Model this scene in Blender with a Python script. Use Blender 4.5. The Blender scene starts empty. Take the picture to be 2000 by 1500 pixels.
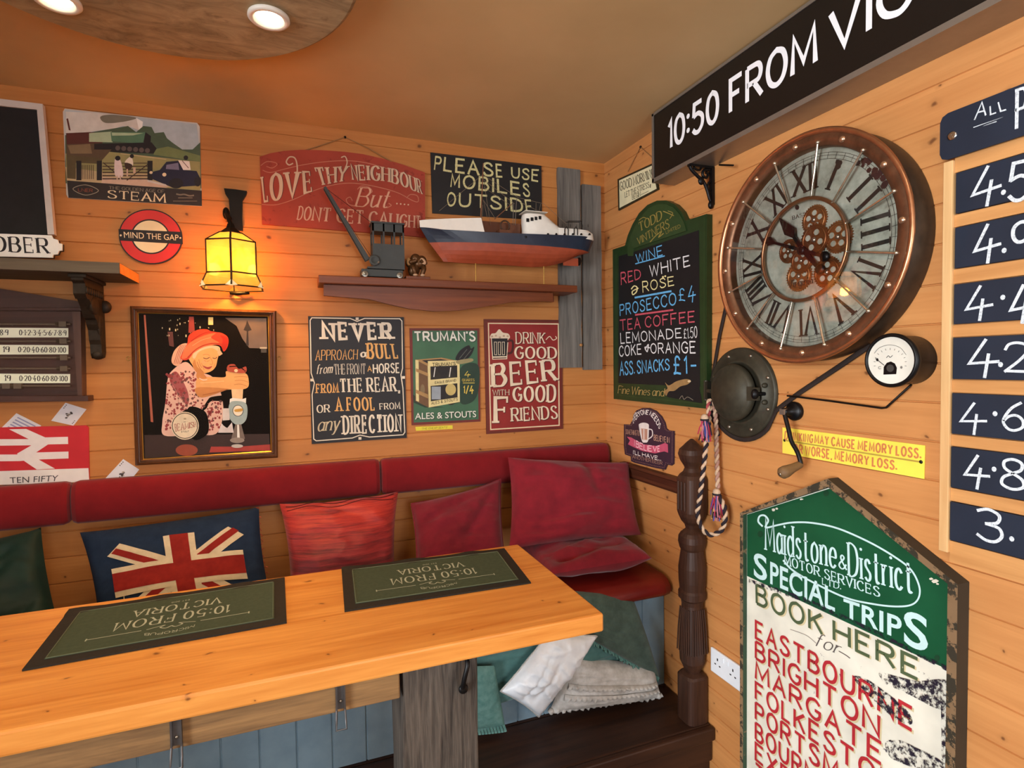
import bpy, bmesh, math, random
from math import sin, cos, pi, radians, sqrt, hypot, atan2
from mathutils import Vector, Matrix, noise
random.seed(7)
SC = bpy.context.scene
COL = SC.collection

# ---------------------------------------------------------------- camera
FPX, YAW, PIT, ROL = 1085.60128, 0.363564122, -0.0352441837, -0.0142489691
CAM = Vector((-1.35103, -2.3, 1.63275))
_fw = Vector((sin(YAW)*cos(PIT), cos(YAW)*cos(PIT), sin(PIT)))
_rt = Vector((cos(YAW), -sin(YAW), 0)); _up = _rt.cross(_fw)
_r2 = cos(ROL)*_rt + sin(ROL)*_up; _u2 = -sin(ROL)*_rt + cos(ROL)*_up
cd = bpy.data.cameras.new('camera'); cam = bpy.data.objects.new('camera', cd); COL.objects.link(cam)
cd.sensor_width = 36; cd.sensor_fit = 'HORIZONTAL'; cd.lens = FPX/2000*36; cd.clip_start = .02
cam.matrix_world = Matrix(((_r2.x,_u2.x,-_fw.x,CAM.x),(_r2.y,_u2.y,-_fw.y,CAM.y),(_r2.z,_u2.z,-_fw.z,CAM.z),(0,0,0,1)))
SC.camera = cam

# ---------------------------------------------------------------- light and exposure
SC.view_settings.view_transform = 'Standard'; SC.view_settings.look = 'None'
SC.view_settings.gamma = 1; SC.view_settings.exposure = 0.0
W = bpy.data.worlds.new('sky'); SC.world = W; W.use_nodes = True
W.node_tree.nodes['Background'].inputs[0].default_value = (.62, .78, 1, 1)
W.node_tree.nodes['Background'].inputs[1].default_value = 1.2
def light(name, kind, loc, energy, col, rot=None, **kw):
    l = bpy.data.lights.new(name, kind); l.energy = energy; l.color = col
    for k, v in kw.items(): setattr(l, k, v)
    o = bpy.data.objects.new(name, l); COL.objects.link(o); o.location = loc
    if rot is not None: o.rotation_euler = rot
    return o
CEIL = 2.563
XL, YF = -4.3, -4.6          # left wall and front wall behind the camera
# daylight through the windows behind the camera and in the left wall
DAY = (.88, .94, 1)
light('window_daylight', 'AREA', (-.80, YF-.06, 1.60), 68, DAY, (radians(90), 0, 0), shape='RECTANGLE', size=1.35, size_y=1.5)
light('window_daylight', 'AREA', (XL-.06, -3.30, 1.50), 330, DAY, (radians(90), 0, radians(-90)), shape='RECTANGLE', size=1.9, size_y=1.7)
WARM = (1, .80, .56)
LAMPS = [(-1.402, -.744), (-1.871, -.649), (-1.50, -1.20), (-1.92, -1.14)]
for (x, y) in LAMPS:
    light('disc_downlight_bulb', 'SPOT', (x, y, 2.515), 20, WARM, (0, 0, 0), spot_size=radians(150), spot_blend=.9, shadow_soft_size=.03)
REAR = [(-.75, -2.9), (-2.6, -2.5), (-1.0, -3.9), (-3.2, -3.6), (-3.5, -1.1), (-.55, -1.9)]  # unseen fill spots, added to lift the light in the room
for (x, y) in REAR:
    light('added_fill_spot', 'SPOT', (x, y, CEIL-.012), 9, (1, .88, .70), (0, 0, 0), spot_size=radians(160), spot_blend=.9, shadow_soft_size=.04)
light('wall_lamp_bulb', 'POINT', (-1.565, -.112, 2.0), 10, (1, .42, .08), shadow_soft_size=.022)

# ---------------------------------------------------------------- pixel rays on the real planes of the room
def ray(px, py): return _fw + (px-1000)/FPX*_r2 - (py-750)/FPX*_u2
def PB(px, py, y=0.):
    v = ray(px, py); return CAM + v*((y-CAM.y)/v.y)
def PR(px, py, x=0.):
    v = ray(px, py); return CAM + v*((x-CAM.x)/v.x)
def PZ(px, py, z):
    v = ray(px, py); return CAM + v*((z-CAM.z)/v.z)

# ---------------------------------------------------------------- materials
def lin(c): return tuple(((x/255+.055)/1.055)**2.4 if x/255 > .04045 else x/255/12.92 for x in c)
MATS = {}
class NT:
    def __init__(s, name):
        s.m = bpy.data.materials.new(name); s.m.use_nodes = True; s.t = s.m.node_tree
        s.b = s.t.nodes['Principled BSDF']; s.out = s.t.nodes['Material Output']
    def n(s, typ, **kw):
        nd = s.t.nodes.new(typ)
        for k, v in kw.items():
            if isinstance(k, str) and hasattr(nd, k) and k not in ('inputs',): setattr(nd, k, v)
        return nd
    def l(s, a, b): s.t.links.new(a, b)
    def math(s, op, a, b=None, c=None):
        nd = s.t.nodes.new('ShaderNodeMath'); nd.operation = op
        for i, v in enumerate((a, b, c)):
            if v is None: continue
            if hasattr(v, 'default_value') or hasattr(v, 'is_linked'): s.l(v, nd.inputs[i])
            else: nd.inputs[i].default_value = v
        return nd.outputs[0]
    def mix(s, f, a, b, mode='MIX'):
        nd = s.t.nodes.new('ShaderNodeMix'); nd.data_type = 'RGBA'; nd.blend_type = mode
        for i, v in ((0, f), (6, a), (7, b)):
            if hasattr(v, 'is_linked'): s.l(v, nd.inputs[i])
            elif i == 0: nd.inputs[0].default_value = v
            else: nd.inputs[i].default_value = (*v[:3], 1)
        return nd.outputs[2]
    def pos(s, scale=(1, 1, 1)):
        g = s.t.nodes.new('ShaderNodeNewGeometry'); mp = s.t.nodes.new('ShaderNodeMapping'); mp.inputs['Scale'].default_value = scale
        s.l(g.outputs['Position'], mp.inputs['Vector']); return mp.outputs[0]
    def noise(s, v, scale, detail=3, rough=.55, dist=0):
        nd = s.t.nodes.new('ShaderNodeTexNoise'); s.l(v, nd.inputs['Vector']); nd.inputs['Scale'].default_value = scale
        nd.inputs['Detail'].default_value = detail; nd.inputs['Roughness'].default_value = rough; nd.inputs['Distortion'].default_value = dist
        return nd.outputs['Fac']
    def ramp(s, f, *stops):
        nd = s.t.nodes.new('ShaderNodeValToRGB'); e = nd.color_ramp.elements
        while len(e) < len(stops): e.new(.5)
        for el, (p, c) in zip(e, stops): el.position = p; el.color = (*c[:3], 1) if not isinstance(c, (int, float)) else (c, c, c, 1)
        s.l(f, nd.inputs[0]); return nd.outputs[0]
    def bump(s, h, strength=.3, dist=.002):
        nd = s.t.nodes.new('ShaderNodeBump'); nd.inputs['Strength'].default_value = strength; nd.inputs['Distance'].default_value = dist
        s.l(h, nd.inputs['Height']); s.l(nd.outputs[0], s.b.inputs['Normal'])
    def fin(s, col=None, rough=.5, metal=0, spec=.5):
        if col is not None:
            if hasattr(col, 'is_linked'): s.l(col, s.b.inputs['Base Color'])
            else: s.b.inputs['Base Color'].default_value = (*col[:3], 1)
        if hasattr(rough, 'is_linked'): s.l(rough, s.b.inputs['Roughness'])
        else: s.b.inputs['Roughness'].default_value = rough
        s.b.inputs['Metallic'].default_value = metal
        s.b.inputs['Specular IOR Level'].default_value = spec
        return s.m

def paint(r, g, b, rough=.55, var=.10, metal=0, scale=30, spec=.35):
    """plain paint, enamel, plastic, metal: a colour with faint uneven wear"""
    k = ('p', r, g, b, rough, var, metal)
    if k in MATS: return MATS[k]
    t = NT('paint'); c = lin((r, g, b)); v = t.pos()
    f = t.noise(v, scale, 4, .6)
    c1 = tuple(max(0, x*(1-var)) for x in c); c2 = tuple(min(1, x*(1+var)) for x in c)
    MATS[k] = t.fin(t.ramp(f, (.3, c1), (.7, c2)), rough, metal, spec); return MATS[k]

def worn(r, g, b, wear, amount=.60, rough=.5, scale=28):
    """paint chipped and scuffed down to another colour"""
    k = ('w', r, g, b, wear, amount, rough, scale)
    if k in MATS: return MATS[k]
    t = NT('worn_paint'); c = lin((r, g, b)); v = t.pos()
    f = t.noise(v, scale, 8, .72); f2 = t.noise(v, 9, 3)
    chip = t.ramp(f, (amount, 0), (amount+.03, 1))
    base = t.ramp(f2, (.3, tuple(x*.86 for x in c)), (.7, tuple(min(1, x*1.1) for x in c)))
    MATS[k] = t.fin(t.mix(chip, base, lin(wear)), rough, 0, .35); return MATS[k]

def chalk(r, g, b):
    k = ('c', r, g, b)
    if k in MATS: return MATS[k]
    t = NT('chalk'); c = lin((r, g, b)); f = t.noise(t.pos(), 260, 3, .7)
    MATS[k] = t.fin(t.ramp(f, (.30, tuple(x*.55 for x in c)), (.52, c)), .95, 0, .05); return MATS[k]

def wood(name, c1, c2, axis='x', grain=1., knots=0., knotcol=(70, 38, 16), rough=.5, pitch=0., var=.12, bump=.15, spec=.35, kplane='xz'):
    if name in MATS: return MATS[name]
    t = NT(name); a, b = lin(c1), lin(c2)
    sc = {'x': (.9, 14, 14), 'y': (14, .9, 14), 'z': (14, 14, .9)}[axis]
    v = t.pos(sc); 
    if pitch:   # shift the figure from board to board
        g = t.n('ShaderNodeNewGeometry'); sp = t.n('ShaderNodeSeparateXYZ'); t.l(g.outputs['Position'], sp.inputs[0])
        fl = t.math('FLOOR', t.math('DIVIDE', sp.outputs['Z'], pitch))
        wn = t.n('ShaderNodeTexWhiteNoise'); wn.noise_dimensions = '1D'; t.l(fl, wn.inputs['W'])
        ad = t.n('ShaderNodeVectorMath'); ad.operation = 'ADD'; t.l(v, ad.inputs[0])
        mu = t.n('ShaderNodeVectorMath'); mu.operation = 'SCALE'; t.l(wn.outputs['Color'], mu.inputs[0]); mu.inputs['Scale'].default_value = 40
        t.l(mu.outputs[0], ad.inputs[1]); v = ad.outputs[0]
    f = t.noise(v, 1.6*grain, 5, .6, .8); f2 = t.noise(v, 7*grain, 3, .5, .3)
    ff = t.math('ADD', t.math('MULTIPLY', f, .7), t.math('MULTIPLY', f2, .3))
    col = t.ramp(ff, (.32, a), (.66, b))
    if pitch:
        h = t.math('MULTIPLY_ADD', wn.outputs['Value'], 2*var, 1-var)
        cb = t.n('ShaderNodeCombineXYZ'); [t.l(h, cb.inputs[i]) for i in range(3)]
        col = t.mix(1., col, cb.outputs[0], 'MULTIPLY')
    if knots:
        ks = {'x': (6.2, 8.5, 8.5), 'y': (8.5, 6.2, 8.5), 'z': (8.5, 8.5, 6.2)}[axis]
        vo = t.n('ShaderNodeTexVoronoi'); vo.inputs['Scale'].default_value = knots; vo.voronoi_dimensions = '2D'
        dv = t.n('ShaderNodeVectorMath'); dv.operation = 'ADD'
        nz = t.n('ShaderNodeTexNoise'); nz.inputs['Scale'].default_value = 22; t.l(t.pos(), nz.inputs['Vector'])
        m2 = t.n('ShaderNodeVectorMath'); m2.operation = 'SCALE'; m2.inputs['Scale'].default_value = .22; t.l(nz.outputs['Color'], m2.inputs[0])
        t.l(t.pos(ks), dv.inputs[0]); t.l(m2.outputs[0], dv.inputs[1]); sx_ = t.n('ShaderNodeSeparateXYZ'); cx_ = t.n('ShaderNodeCombineXYZ'); t.l(dv.outputs[0], sx_.inputs[0])
        for i_, q_ in enumerate(kplane): t.l(sx_.outputs[q_.upper()] if (kplane, q_) != ('xy', 'y') else t.math('SUBTRACT', sx_.outputs['Y'], sx_.outputs['Z']), cx_.inputs[i_])
        t.l(cx_.outputs[0], vo.inputs['Vector'])
        wn2 = t.n('ShaderNodeSeparateColor'); t.l(vo.outputs['Color'], wn2.inputs[0])
        pick = t.math('GREATER_THAN', wn2.outputs[0], .60)
        size = t.math('MULTIPLY_ADD', wn2.outputs[1], .06, .025)
        d = t.math('DIVIDE', vo.outputs['Distance'], size)
        kd = t.math('MULTIPLY', t.ramp(d, (.35, 1.), (1., 0.)), pick)
        halo = t.math('MULTIPLY', t.math('MULTIPLY', t.ramp(t.math('MULTIPLY', d, .4), (.2, 1.), (1., 0.)), pick), .35)
        col = t.mix(halo, col, tuple(x*.62 for x in a))
        col = t.mix(t.math('MULTIPLY', kd, .8), col, lin(knotcol))
    if bump: t.bump(ff, bump, .003)
    MATS[name] = t.fin(col, rough, 0, spec); return MATS[name]

def fabric(name, c1, c2, scale=60, rough=.9, weave=900, bump=.25, sheen=.0, axis=None):
    if name in MATS: return MATS[name]
    t = NT(name); v = t.pos(axis or (1, 1, 1)); f = t.noise(v, scale, 4, .65); w = t.noise(t.pos(), weave, 2)
    col = t.ramp(f, (.3, lin(c1)), (.7, lin(c2)))
    t.bump(w, bump, .001)
    m = t.fin(col, rough, 0, .25)
    t.b.inputs['Sheen Weight'].default_value = sheen
    MATS[name] = m; return m

# ---------------------------------------------------------------- mesh building
WL = {}
class M:
    def __init__(s): s.v = []; s.f = []; s.mi = []; s.sm = []; s.mats = []
    def mt(s, m):
        if m not in s.mats: s.mats.append(m)
        return s.mats.index(m)
    def add(s, vs, fs, mat, smooth=False):
        o = len(s.v); s.v += [Vector(p) for p in vs]; k = s.mt(mat)
        for f in fs: s.f.append([o+i for i in f]); s.mi.append(k); s.sm.append(smooth)
        return s
    def box(s, x0, x1, y0, y1, z0, z1, mat):
        vs = [(x, y, z) for z in (z0, z1) for y in (y0, y1) for x in (x0, x1)]
        return s.add(vs, [(0,2,3,1),(4,5,7,6),(0,1,5,4),(2,6,7,3),(0,4,6,2),(1,3,7,5)], mat)
    def prism(s, A, B, mat, smooth=False):
        n = len(A)
        s.add(list(A)+list(B), [list(range(n)), list(range(2*n-1, n-1, -1))], mat)
        return s.add(list(A)+list(B), [(i, (i+1) % n, n+(i+1) % n, n+i) for i in range(n)], mat, smooth)
    def ring(s, A, B, mat, closed=True, smooth=False):
        """strip between two outlines"""
        n = len(A); r = range(n if closed else n-1)
        return s.add(list(A)+list(B), [(i, (i+1) % n, n+(i+1) % n, n+i) for i in r], mat, smooth)
    def grid(s, fn, nu, nv, mat, cu=False, cv=False, smooth=True):
        vs = [fn(i/(nu if cu else nu-1), j/(nv if cv else nv-1)) for j in range(nv) for i in range(nu)]
        fs = []
        for j in range(nv if cv else nv-1):
            for i in range(nu if cu else nu-1):
                i2, j2 = (i+1) % nu, (j+1) % nv
                fs.append((j*nu+i, j*nu+i2, j2*nu+i2, j2*nu+i))
        return s.add(vs, fs, mat, smooth)
    def lathe(s, prof, o, ax, mat, n=32, smooth=True, cap=True):
        """prof: (radius, height along the axis)"""
        ax = Vector(ax).normalized(); t = Vector((0, 0, 1)) if abs(ax.z) < .9 else Vector((1, 0, 0))
        e1 = ax.cross(t).normalized(); e2 = ax.cross(e1); o = Vector(o)
        vs = [o+ax*h+(e1*cos(2*pi*k/n)+e2*sin(2*pi*k/n))*r for (r, h) in prof for k in range(n)]
        fs = [(j*n+k, j*n+(k+1) % n, (j+1)*n+(k+1) % n, (j+1)*n+k) for j in range(len(prof)-1) for k in range(n)]
        s.add(vs, fs, mat, smooth)
        if cap:
            for j in (0, len(prof)-1):
                if prof[j][0] > 1e-5: s.add(vs[j*n:j*n+n], [list(range(n))], mat)
        return s
    def tube(s, pts, r, mat, n=8, closed=False, flat=None):
        pts = [Vector(p) for p in pts]; L = len(pts)
        rr = r if isinstance(r, (list, tuple)) else [r]*L
        rings = []; prev = None
        for i, p in enumerate(pts):
            a = pts[i-1] if (i or closed) else p; b = pts[(i+1) % L] if (i < L-1 or closed) else p
            d = (b-a).normalized()
            if prev is None: prev = d.orthogonal() if flat is None else Vector(flat)
            e1 = (prev-d*prev.dot(d)).normalized() if flat is None else (Vector(flat)-d*Vector(flat).dot(d)).normalized()
            prev = e1; e2 = d.cross(e1)
            k = .25 if flat is not None else 1
            rings.append([p+(e1*cos(2*pi*q/n)*k+e2*sin(2*pi*q/n))*rr[i] for q in range(n)])
        vs = [q for g in rings for q in g]
        fs = [(j*n+k, j*n+(k+1) % n, ((j+1) % L)*n+(k+1) % n, ((j+1) % L)*n+k) for j in range(L if closed else L-1) for k in range(n)]
        s.add(vs, fs, mat, True)
        if not closed: s.add(rings[0]+rings[-1], [list(range(n)), list(range(2*n-1, n-1, -1))], mat)
        return s
    def ell(s, c, r, mat, rot=None, n=16):
        c = Vector(c); R = rot or Matrix.Identity(3)
        r = r if isinstance(r, (tuple, list)) else (r, r, r)
        return s.grid(lambda u, v: c+R@Vector((r[0]*sin(pi*v)*cos(2*pi*u), r[1]*sin(pi*v)*sin(2*pi*u), r[2]*cos(pi*v))), n, n//2+2, mat, cu=True)
    def build(s, name, parent=None, label=None, cat=None, group=None, kind=None, bevel=0, origin=None, sub=0):
        me = bpy.data.meshes.new(name)
        xs = [p.x for p in s.v]; ys = [p.y for p in s.v]; zs = [p.z for p in s.v]
        o = Vector(origin) if origin else Vector(((min(xs)+max(xs))/2, (min(ys)+max(ys))/2, min(zs)))
        me.from_pydata([p-o for p in s.v], [], s.f)
        for m in s.mats: me.materials.append(m)
        me.polygons.foreach_set('material_index', s.mi); me.polygons.foreach_set('use_smooth', s.sm)
        me.validate(); me.update()
        ob = bpy.data.objects.new(name, me); COL.objects.link(ob); place(ob, o, parent)
        if bevel:
            bv = ob.modifiers.new('bevel', 'BEVEL'); bv.width = bevel; bv.segments = 2; bv.limit_method = 'ANGLE'; bv.angle_limit = radians(50)
        if sub:
            sb = ob.modifiers.new('sub', 'SUBSURF'); sb.levels = sub; sb.render_levels = sub
        tag(ob, label, cat, group, kind); return ob
def place(ob, o, parent=None):
    WL[ob.name] = Vector(o)
    if parent is not None:
        ob.parent = parent; ob.location = Vector(o)-WL[parent.name]
    else: ob.location = o
def tag(ob, label=None, cat=None, group=None, kind=None):
    if label: ob['label'] = label
    if cat: ob['category'] = cat
    if group: ob['group'] = group
    if kind: ob['kind'] = kind
def thing(name, loc, label, cat, group=None):
    o = bpy.data.objects.new(name, None); COL.objects.link(o); o.empty_display_size = .05
    place(o, loc); tag(o, label, cat, group); return o
def copy_tree(o, parent, loc, label=None):
    """a thing with copies of its parts and sub-parts"""
    c = o.copy(); COL.objects.link(c)
    if parent is None: c.location = loc; WL[c.name] = Vector(loc)
    else: c.parent = parent
    if label: c['label'] = label
    for ch in [q for q in COL.objects if q.parent == o]: copy_tree(ch, c, None)
    return c

def cat_rom(pts, n=8, closed=False):
    P = [Vector(p) for p in pts]; L = len(P)
    if L < 3: return P
    out = []
    for i in range(L if closed else L-1):
        a, b, c, d = (P[(i+k) % L] if closed else P[min(max(i+k, 0), L-1)] for k in (-1, 0, 1, 2))
        for k in range(n):
            t = k/n
            out.append(.5*((2*b)+(c-a)*t+(2*a-5*b+4*c-d)*t*t+(3*b-a-3*c+d)*t**3))
    if not closed: out.append(P[-1])
    return out
# ---------------------------------------------------------------- stroke lettering (cap height 10)
G = {
'A':'0,0 3.5,10 7,0/1.3,3.7 5.7,3.7','B':'0,0 0,10/~0,10 2,10 4.4,9.8 5.6,7.7 4.2,5.5 2,5.4 0,5.4/~2,5.4 4.6,5.2 6.3,2.7 4.6,.2 2,0 0,0',
'C':'~6.6,8 5.4,9.5 3.8,10 1.2,8.6 0,5 1.2,1.4 3.8,0 5.4,.5 6.6,2','D':'0,0 0,10/~0,10 2.6,10 5.8,8.6 7,5 5.8,1.4 2.6,0 0,0',
'E':'5.5,10 0,10 0,0 5.5,0/0,5.2 4.5,5.2','F':'5.5,10 0,10 0,0/0,5.2 4.3,5.2','G':'~6.6,8.2 5.3,9.6 3.7,10 1.2,8.6 0,5 1.2,1.4 3.8,0 5.6,.5 6.8,2.2/6.8,2.2 6.8,4.6 4.2,4.6',
'H':'0,0 0,10/7,0 7,10/0,5.2 7,5.2','I':'0,0 0,10','J':'~4,10 4,6 4,2.6 3,.5 1.4,.1 0,2','K':'0,0 0,10/6,10 0,4.2/2.2,6 6.3,0','L':'0,10 0,0 5,0',
'M':'0,0 .5,10 4.25,2 8,10 8.5,0','N':'0,0 0,10 7,0 7,10','O':'~3.7,10 1.1,8.6 0,5 1.1,1.4 3.7,0 6.3,1.4 7.4,5 6.3,8.6 3.7,10',
'P':'0,0 0,10/~0,10 2.4,10 5.2,9.6 6.2,7.4 5.2,5.1 2.4,4.8 0,4.8','Q':'~3.7,10 1.1,8.6 0,5 1.1,1.4 3.7,0 6.3,1.4 7.4,5 6.3,8.6 3.7,10/4.6,2.2 7.4,-.8',
'R':'0,0 0,10/~0,10 2.4,10 5.2,9.6 6.2,7.4 5.2,5.2 2.4,4.9 0,4.9/3,4.9 6.6,0','S':'~5.6,8.2 4.6,9.6 2.9,10 .9,9.1 .5,7.3 2.2,5.8 4.3,4.7 5.9,2.9 5.2,.8 3,0 1.1,.4 0,2',
'T':'0,10 7,10/3.5,10 3.5,0','U':'~0,10 0,6 .1,3 1.2,.7 3.4,0 5.6,.7 6.7,3 6.8,6 6.8,10','V':'0,10 3.5,0 7,10','W':'0,10 2.4,0 5,9 7.6,0 10,10','X':'0,0 6.5,10/0,10 6.5,0',
'Y':'0,10 3.5,4.8 7,10/3.5,4.8 3.5,0','Z':'0,10 6,10 0,0 6,0',
'0':'~2.8,10 .8,8.6 0,5 .8,1.4 2.8,0 4.8,1.4 5.6,5 4.8,8.6 2.8,10','1':'0,8 1.6,10 1.6,0','2':'~0,7.8 .8,9.5 2.8,10 5,9 5.2,7 3.5,4 0,0/0,0 5.5,0','3':'~0,9 2.4,10 4.9,8.7 4.5,6.3 2,5.3/~2,5.3 4.9,4.7 5.6,2.4 4.2,.3 2,0 0,1.2',
'4':'3.4,10.5 0,3.2 6.4,3.9/4.2,6 3.4,-1','5':'5,10 .8,10 .4,5.7/~.4,5.7 3,6.3 5.4,4.6 5.3,1.8 3.4,0 1.4,.1 0,1.4','6':'~4.6,10 2.2,8 .5,5 0,2.6 1.3,.4 3.2,0 5.2,1.4 5.2,3.8 3.6,5.4 1.6,5 .2,3.4',
'7':'0,10 5.6,10 1.6,0','8':'~2.8,5.3 .8,6.8 .7,9 2.8,10 4.9,9 4.8,6.8 2.8,5.3 .5,3.6 .2,1.2 2.8,0 5.4,1.2 5.1,3.6 2.8,5.3','9':'~5.2,7.6 3.8,5 1.6,4.7 .2,6.4 .4,8.8 2.4,10 4.6,9.4 5.2,7.6 4.9,3.4 4.2,0',
'£':'~5.2,8.4 4.2,9.8 2.6,10 1.5,8.4 1.6,4 1.2,1.2 0,.2/0,.2 2.5,.6 5.4,0/.2,5 4.2,5','.':'0,0 .4,.4',',':'.6,.6 0,-1.6',':':'0,1.5 .3,1.8/0,6.5 .3,6.8',"'":'.3,10.4 0,8','-':'0,4.7 3.4,4.7','·':'0,4.8 .4,5.1',
'&':'~6.6,0 2.4,5.8 1.5,8.4 2.8,10 4.3,8.5 3,6.2 .6,3.8 .2,1.6 2.2,0 4.4,.9 6.2,4','~':'~0,4 1.4,5.4 3.4,4.2 5,5.4 4.2,6.4','/':'0,-1 4,11','+':'0,5 4,5/2,3 2,7','!':'0,10 0,3/0,0 .2,.3',
'a':'~4.2,5.4 2.3,6.5 .5,5.2 0,3.2 .6,.9 2.1,0 4.2,1.6/4.4,6.4 4.4,0','b':'0,10 0,0/~0,4.6 2.3,6.5 4.2,5.4 4.7,3.2 4,.9 2.2,0 0,1.4','c':'~4.2,5.2 2.4,6.5 .6,5.4 0,3.2 .6,1 2.4,0 4.2,1.2','d':'4.6,10 4.6,0/~4.6,4.8 2.4,6.5 .5,5.4 0,3.2 .6,.9 2.4,0 4.6,1.4',
'e':'~0,3.4 2.2,3.5 4.4,3.5 4,5.6 2.3,6.5 .6,5.4 0,3.2 .6,1 2.4,0 4.3,1.1','f':'~3.6,9.4 2.4,9.9 1.4,8.6 1.3,5 1.3,0/0,6.2 3,6.2','g':'~4.2,5.4 2.3,6.5 .5,5.2 0,3.2 .6,.9 2.1,0 4.2,1.6/~4.5,6.4 4.5,0 4,-2.6 2.2,-3.2 .4,-2.2','h':'0,10 0,0/~0,4.4 1.8,6.4 3.6,6 4.2,4.4 4.2,2 4.2,0',
'i':'0,6.4 0,0/0,8.6 .2,9','k':'0,10 0,0/3.8,6.4 0,2.6/1.4,3.8 4,0','l':'0,10 0,0','m':'0,6.4 0,0/~0,4.6 1.4,6.3 2.8,6 3.3,4.4 3.3,0/~3.3,4.6 4.6,6.3 6,6 6.5,4.4 6.5,0','n':'0,6.4 0,0/~0,4.4 1.8,6.4 3.6,6 4.2,4.4 4.2,2 4.2,0',
'o':'~2.4,6.5 .6,5.4 0,3.2 .6,1 2.4,0 4.2,1 4.8,3.2 4.2,5.4 2.4,6.5','p':'0,6.4 0,-3/~0,4.6 2.3,6.5 4.2,5.4 4.7,3.2 4,.9 2.2,0 0,1.4','r':'0,6.4 0,0/~0,4 1.2,6 3,6.2','s':'~3.6,5.3 2.2,6.5 .6,5.9 .5,4.5 2,3.4 3.6,2.3 3.6,.9 2,0 0,1','t':'~1.6,9 1.6,4 1.6,1.4 2.4,0 3.8,.5/0,6.3 3.4,6.3',
'u':'~0,6.4 0,3.4 .4,.8 1.8,0 4,1.6/4.2,6.4 4.2,0','v':'0,6.4 2.1,0 4.2,6.4','w':'0,6.4 1.6,0 3.2,6 4.8,0 6.4,6.4','y':'0,6.4 2.2,0/~4.4,6.4 2.2,0 1,-2.8 -.4,-3',
}
GL = {}
for k, d in G.items():
    st = []
    for q in d.split('/'):
        sm = q[0] == '~'; pts = [Vector((*map(float, p.split(',')), 0)) for p in q.lstrip('~').split()]
        st.append(cat_rom(pts, 5, False) if sm else pts)
        st[-1] = (sm, st[-1])
    GL[k] = (max(p.x for s in st for p in s[1]), st)

def layout(text, A, style, gap, space):
    """strokes of a line of text fitted to a width A: letters scale, the room taken by the stroke weight does not"""
    kind = style[0]; thick = style[1]; thin = style[2] if len(style) > 2 else thick
    clear = gap*.42 if kind != 'chalk' else gap*.8
    words = [c for c in text if c != ' ']; n = len(words)-1
    if n < 0: return [], thick, thin
    sw = sum(GL[c][0] for c in words); ns = text.count(' '); nat = max(.5, sw+n*clear+ns*space*.8)
    for _ in range(3):
        tp = thick*.95 if kind == 'sans' else thick*.65 if kind == 'chalk' else thick*.62+thin*(1.0 if kind == 'serif' else 1.1)
        k = max((A-n*tp)/nat, .2)
        if kind == 'chalk' or n == 0: break
        q = min(1, max(.5, k*1.15))
        thick, thin = style[1]*q, (style[2] if len(style) > 2 else style[1])*(q**.6 if kind != 'sans' else q)
    k = max((A-n*tp)/nat, .2)
    if n == 0 and sw < 1: k = 1
    x = 0; out = []
    for c in text:
        if c == ' ': x += space*.8*k; continue
        w, st = GL[c]
        for sm, q in st: out.append((c, sm, [Vector((p.x*k+x, p.y, 0)) for p in q]))
        x += w*k+tp+clear*k
    return out, thick, thin

def ribbon(pts, wf, cap):
    """polyline to quads, wf(direction) gives the width"""
    P = []
    for p in pts:
        if not P or (p-P[-1]).length > 1e-4: P.append(p)
    n = len(P)
    if n < 2: return []
    closed = (P[0]-P[-1]).length < 1e-3 and n > 3
    D = [(P[i+1]-P[i]).normalized() for i in range(n-1)]
    L, R = [], []
    for i in range(n):
        a = D[i-1] if i else (D[-1] if closed else D[0]); b = D[i] if i < n-1 else (D[0] if closed else D[-1])
        t = (a+b)
        t = t.normalized() if t.length > 1e-3 else b
        nn = Vector((-t.y, t.x, 0)); k = max(.55, t.dot(b)); w = (wf(a)+wf(b))/4/k
        p = P[i]
        if not closed and cap and i == 0: p = p-b*cap
        if not closed and cap and i == n-1: p = p+a*cap
        L.append(p+nn*w); R.append(p-nn*w)
    return [[L[i], L[i+1], R[i+1], R[i]] for i in range(n-1)]

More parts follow.
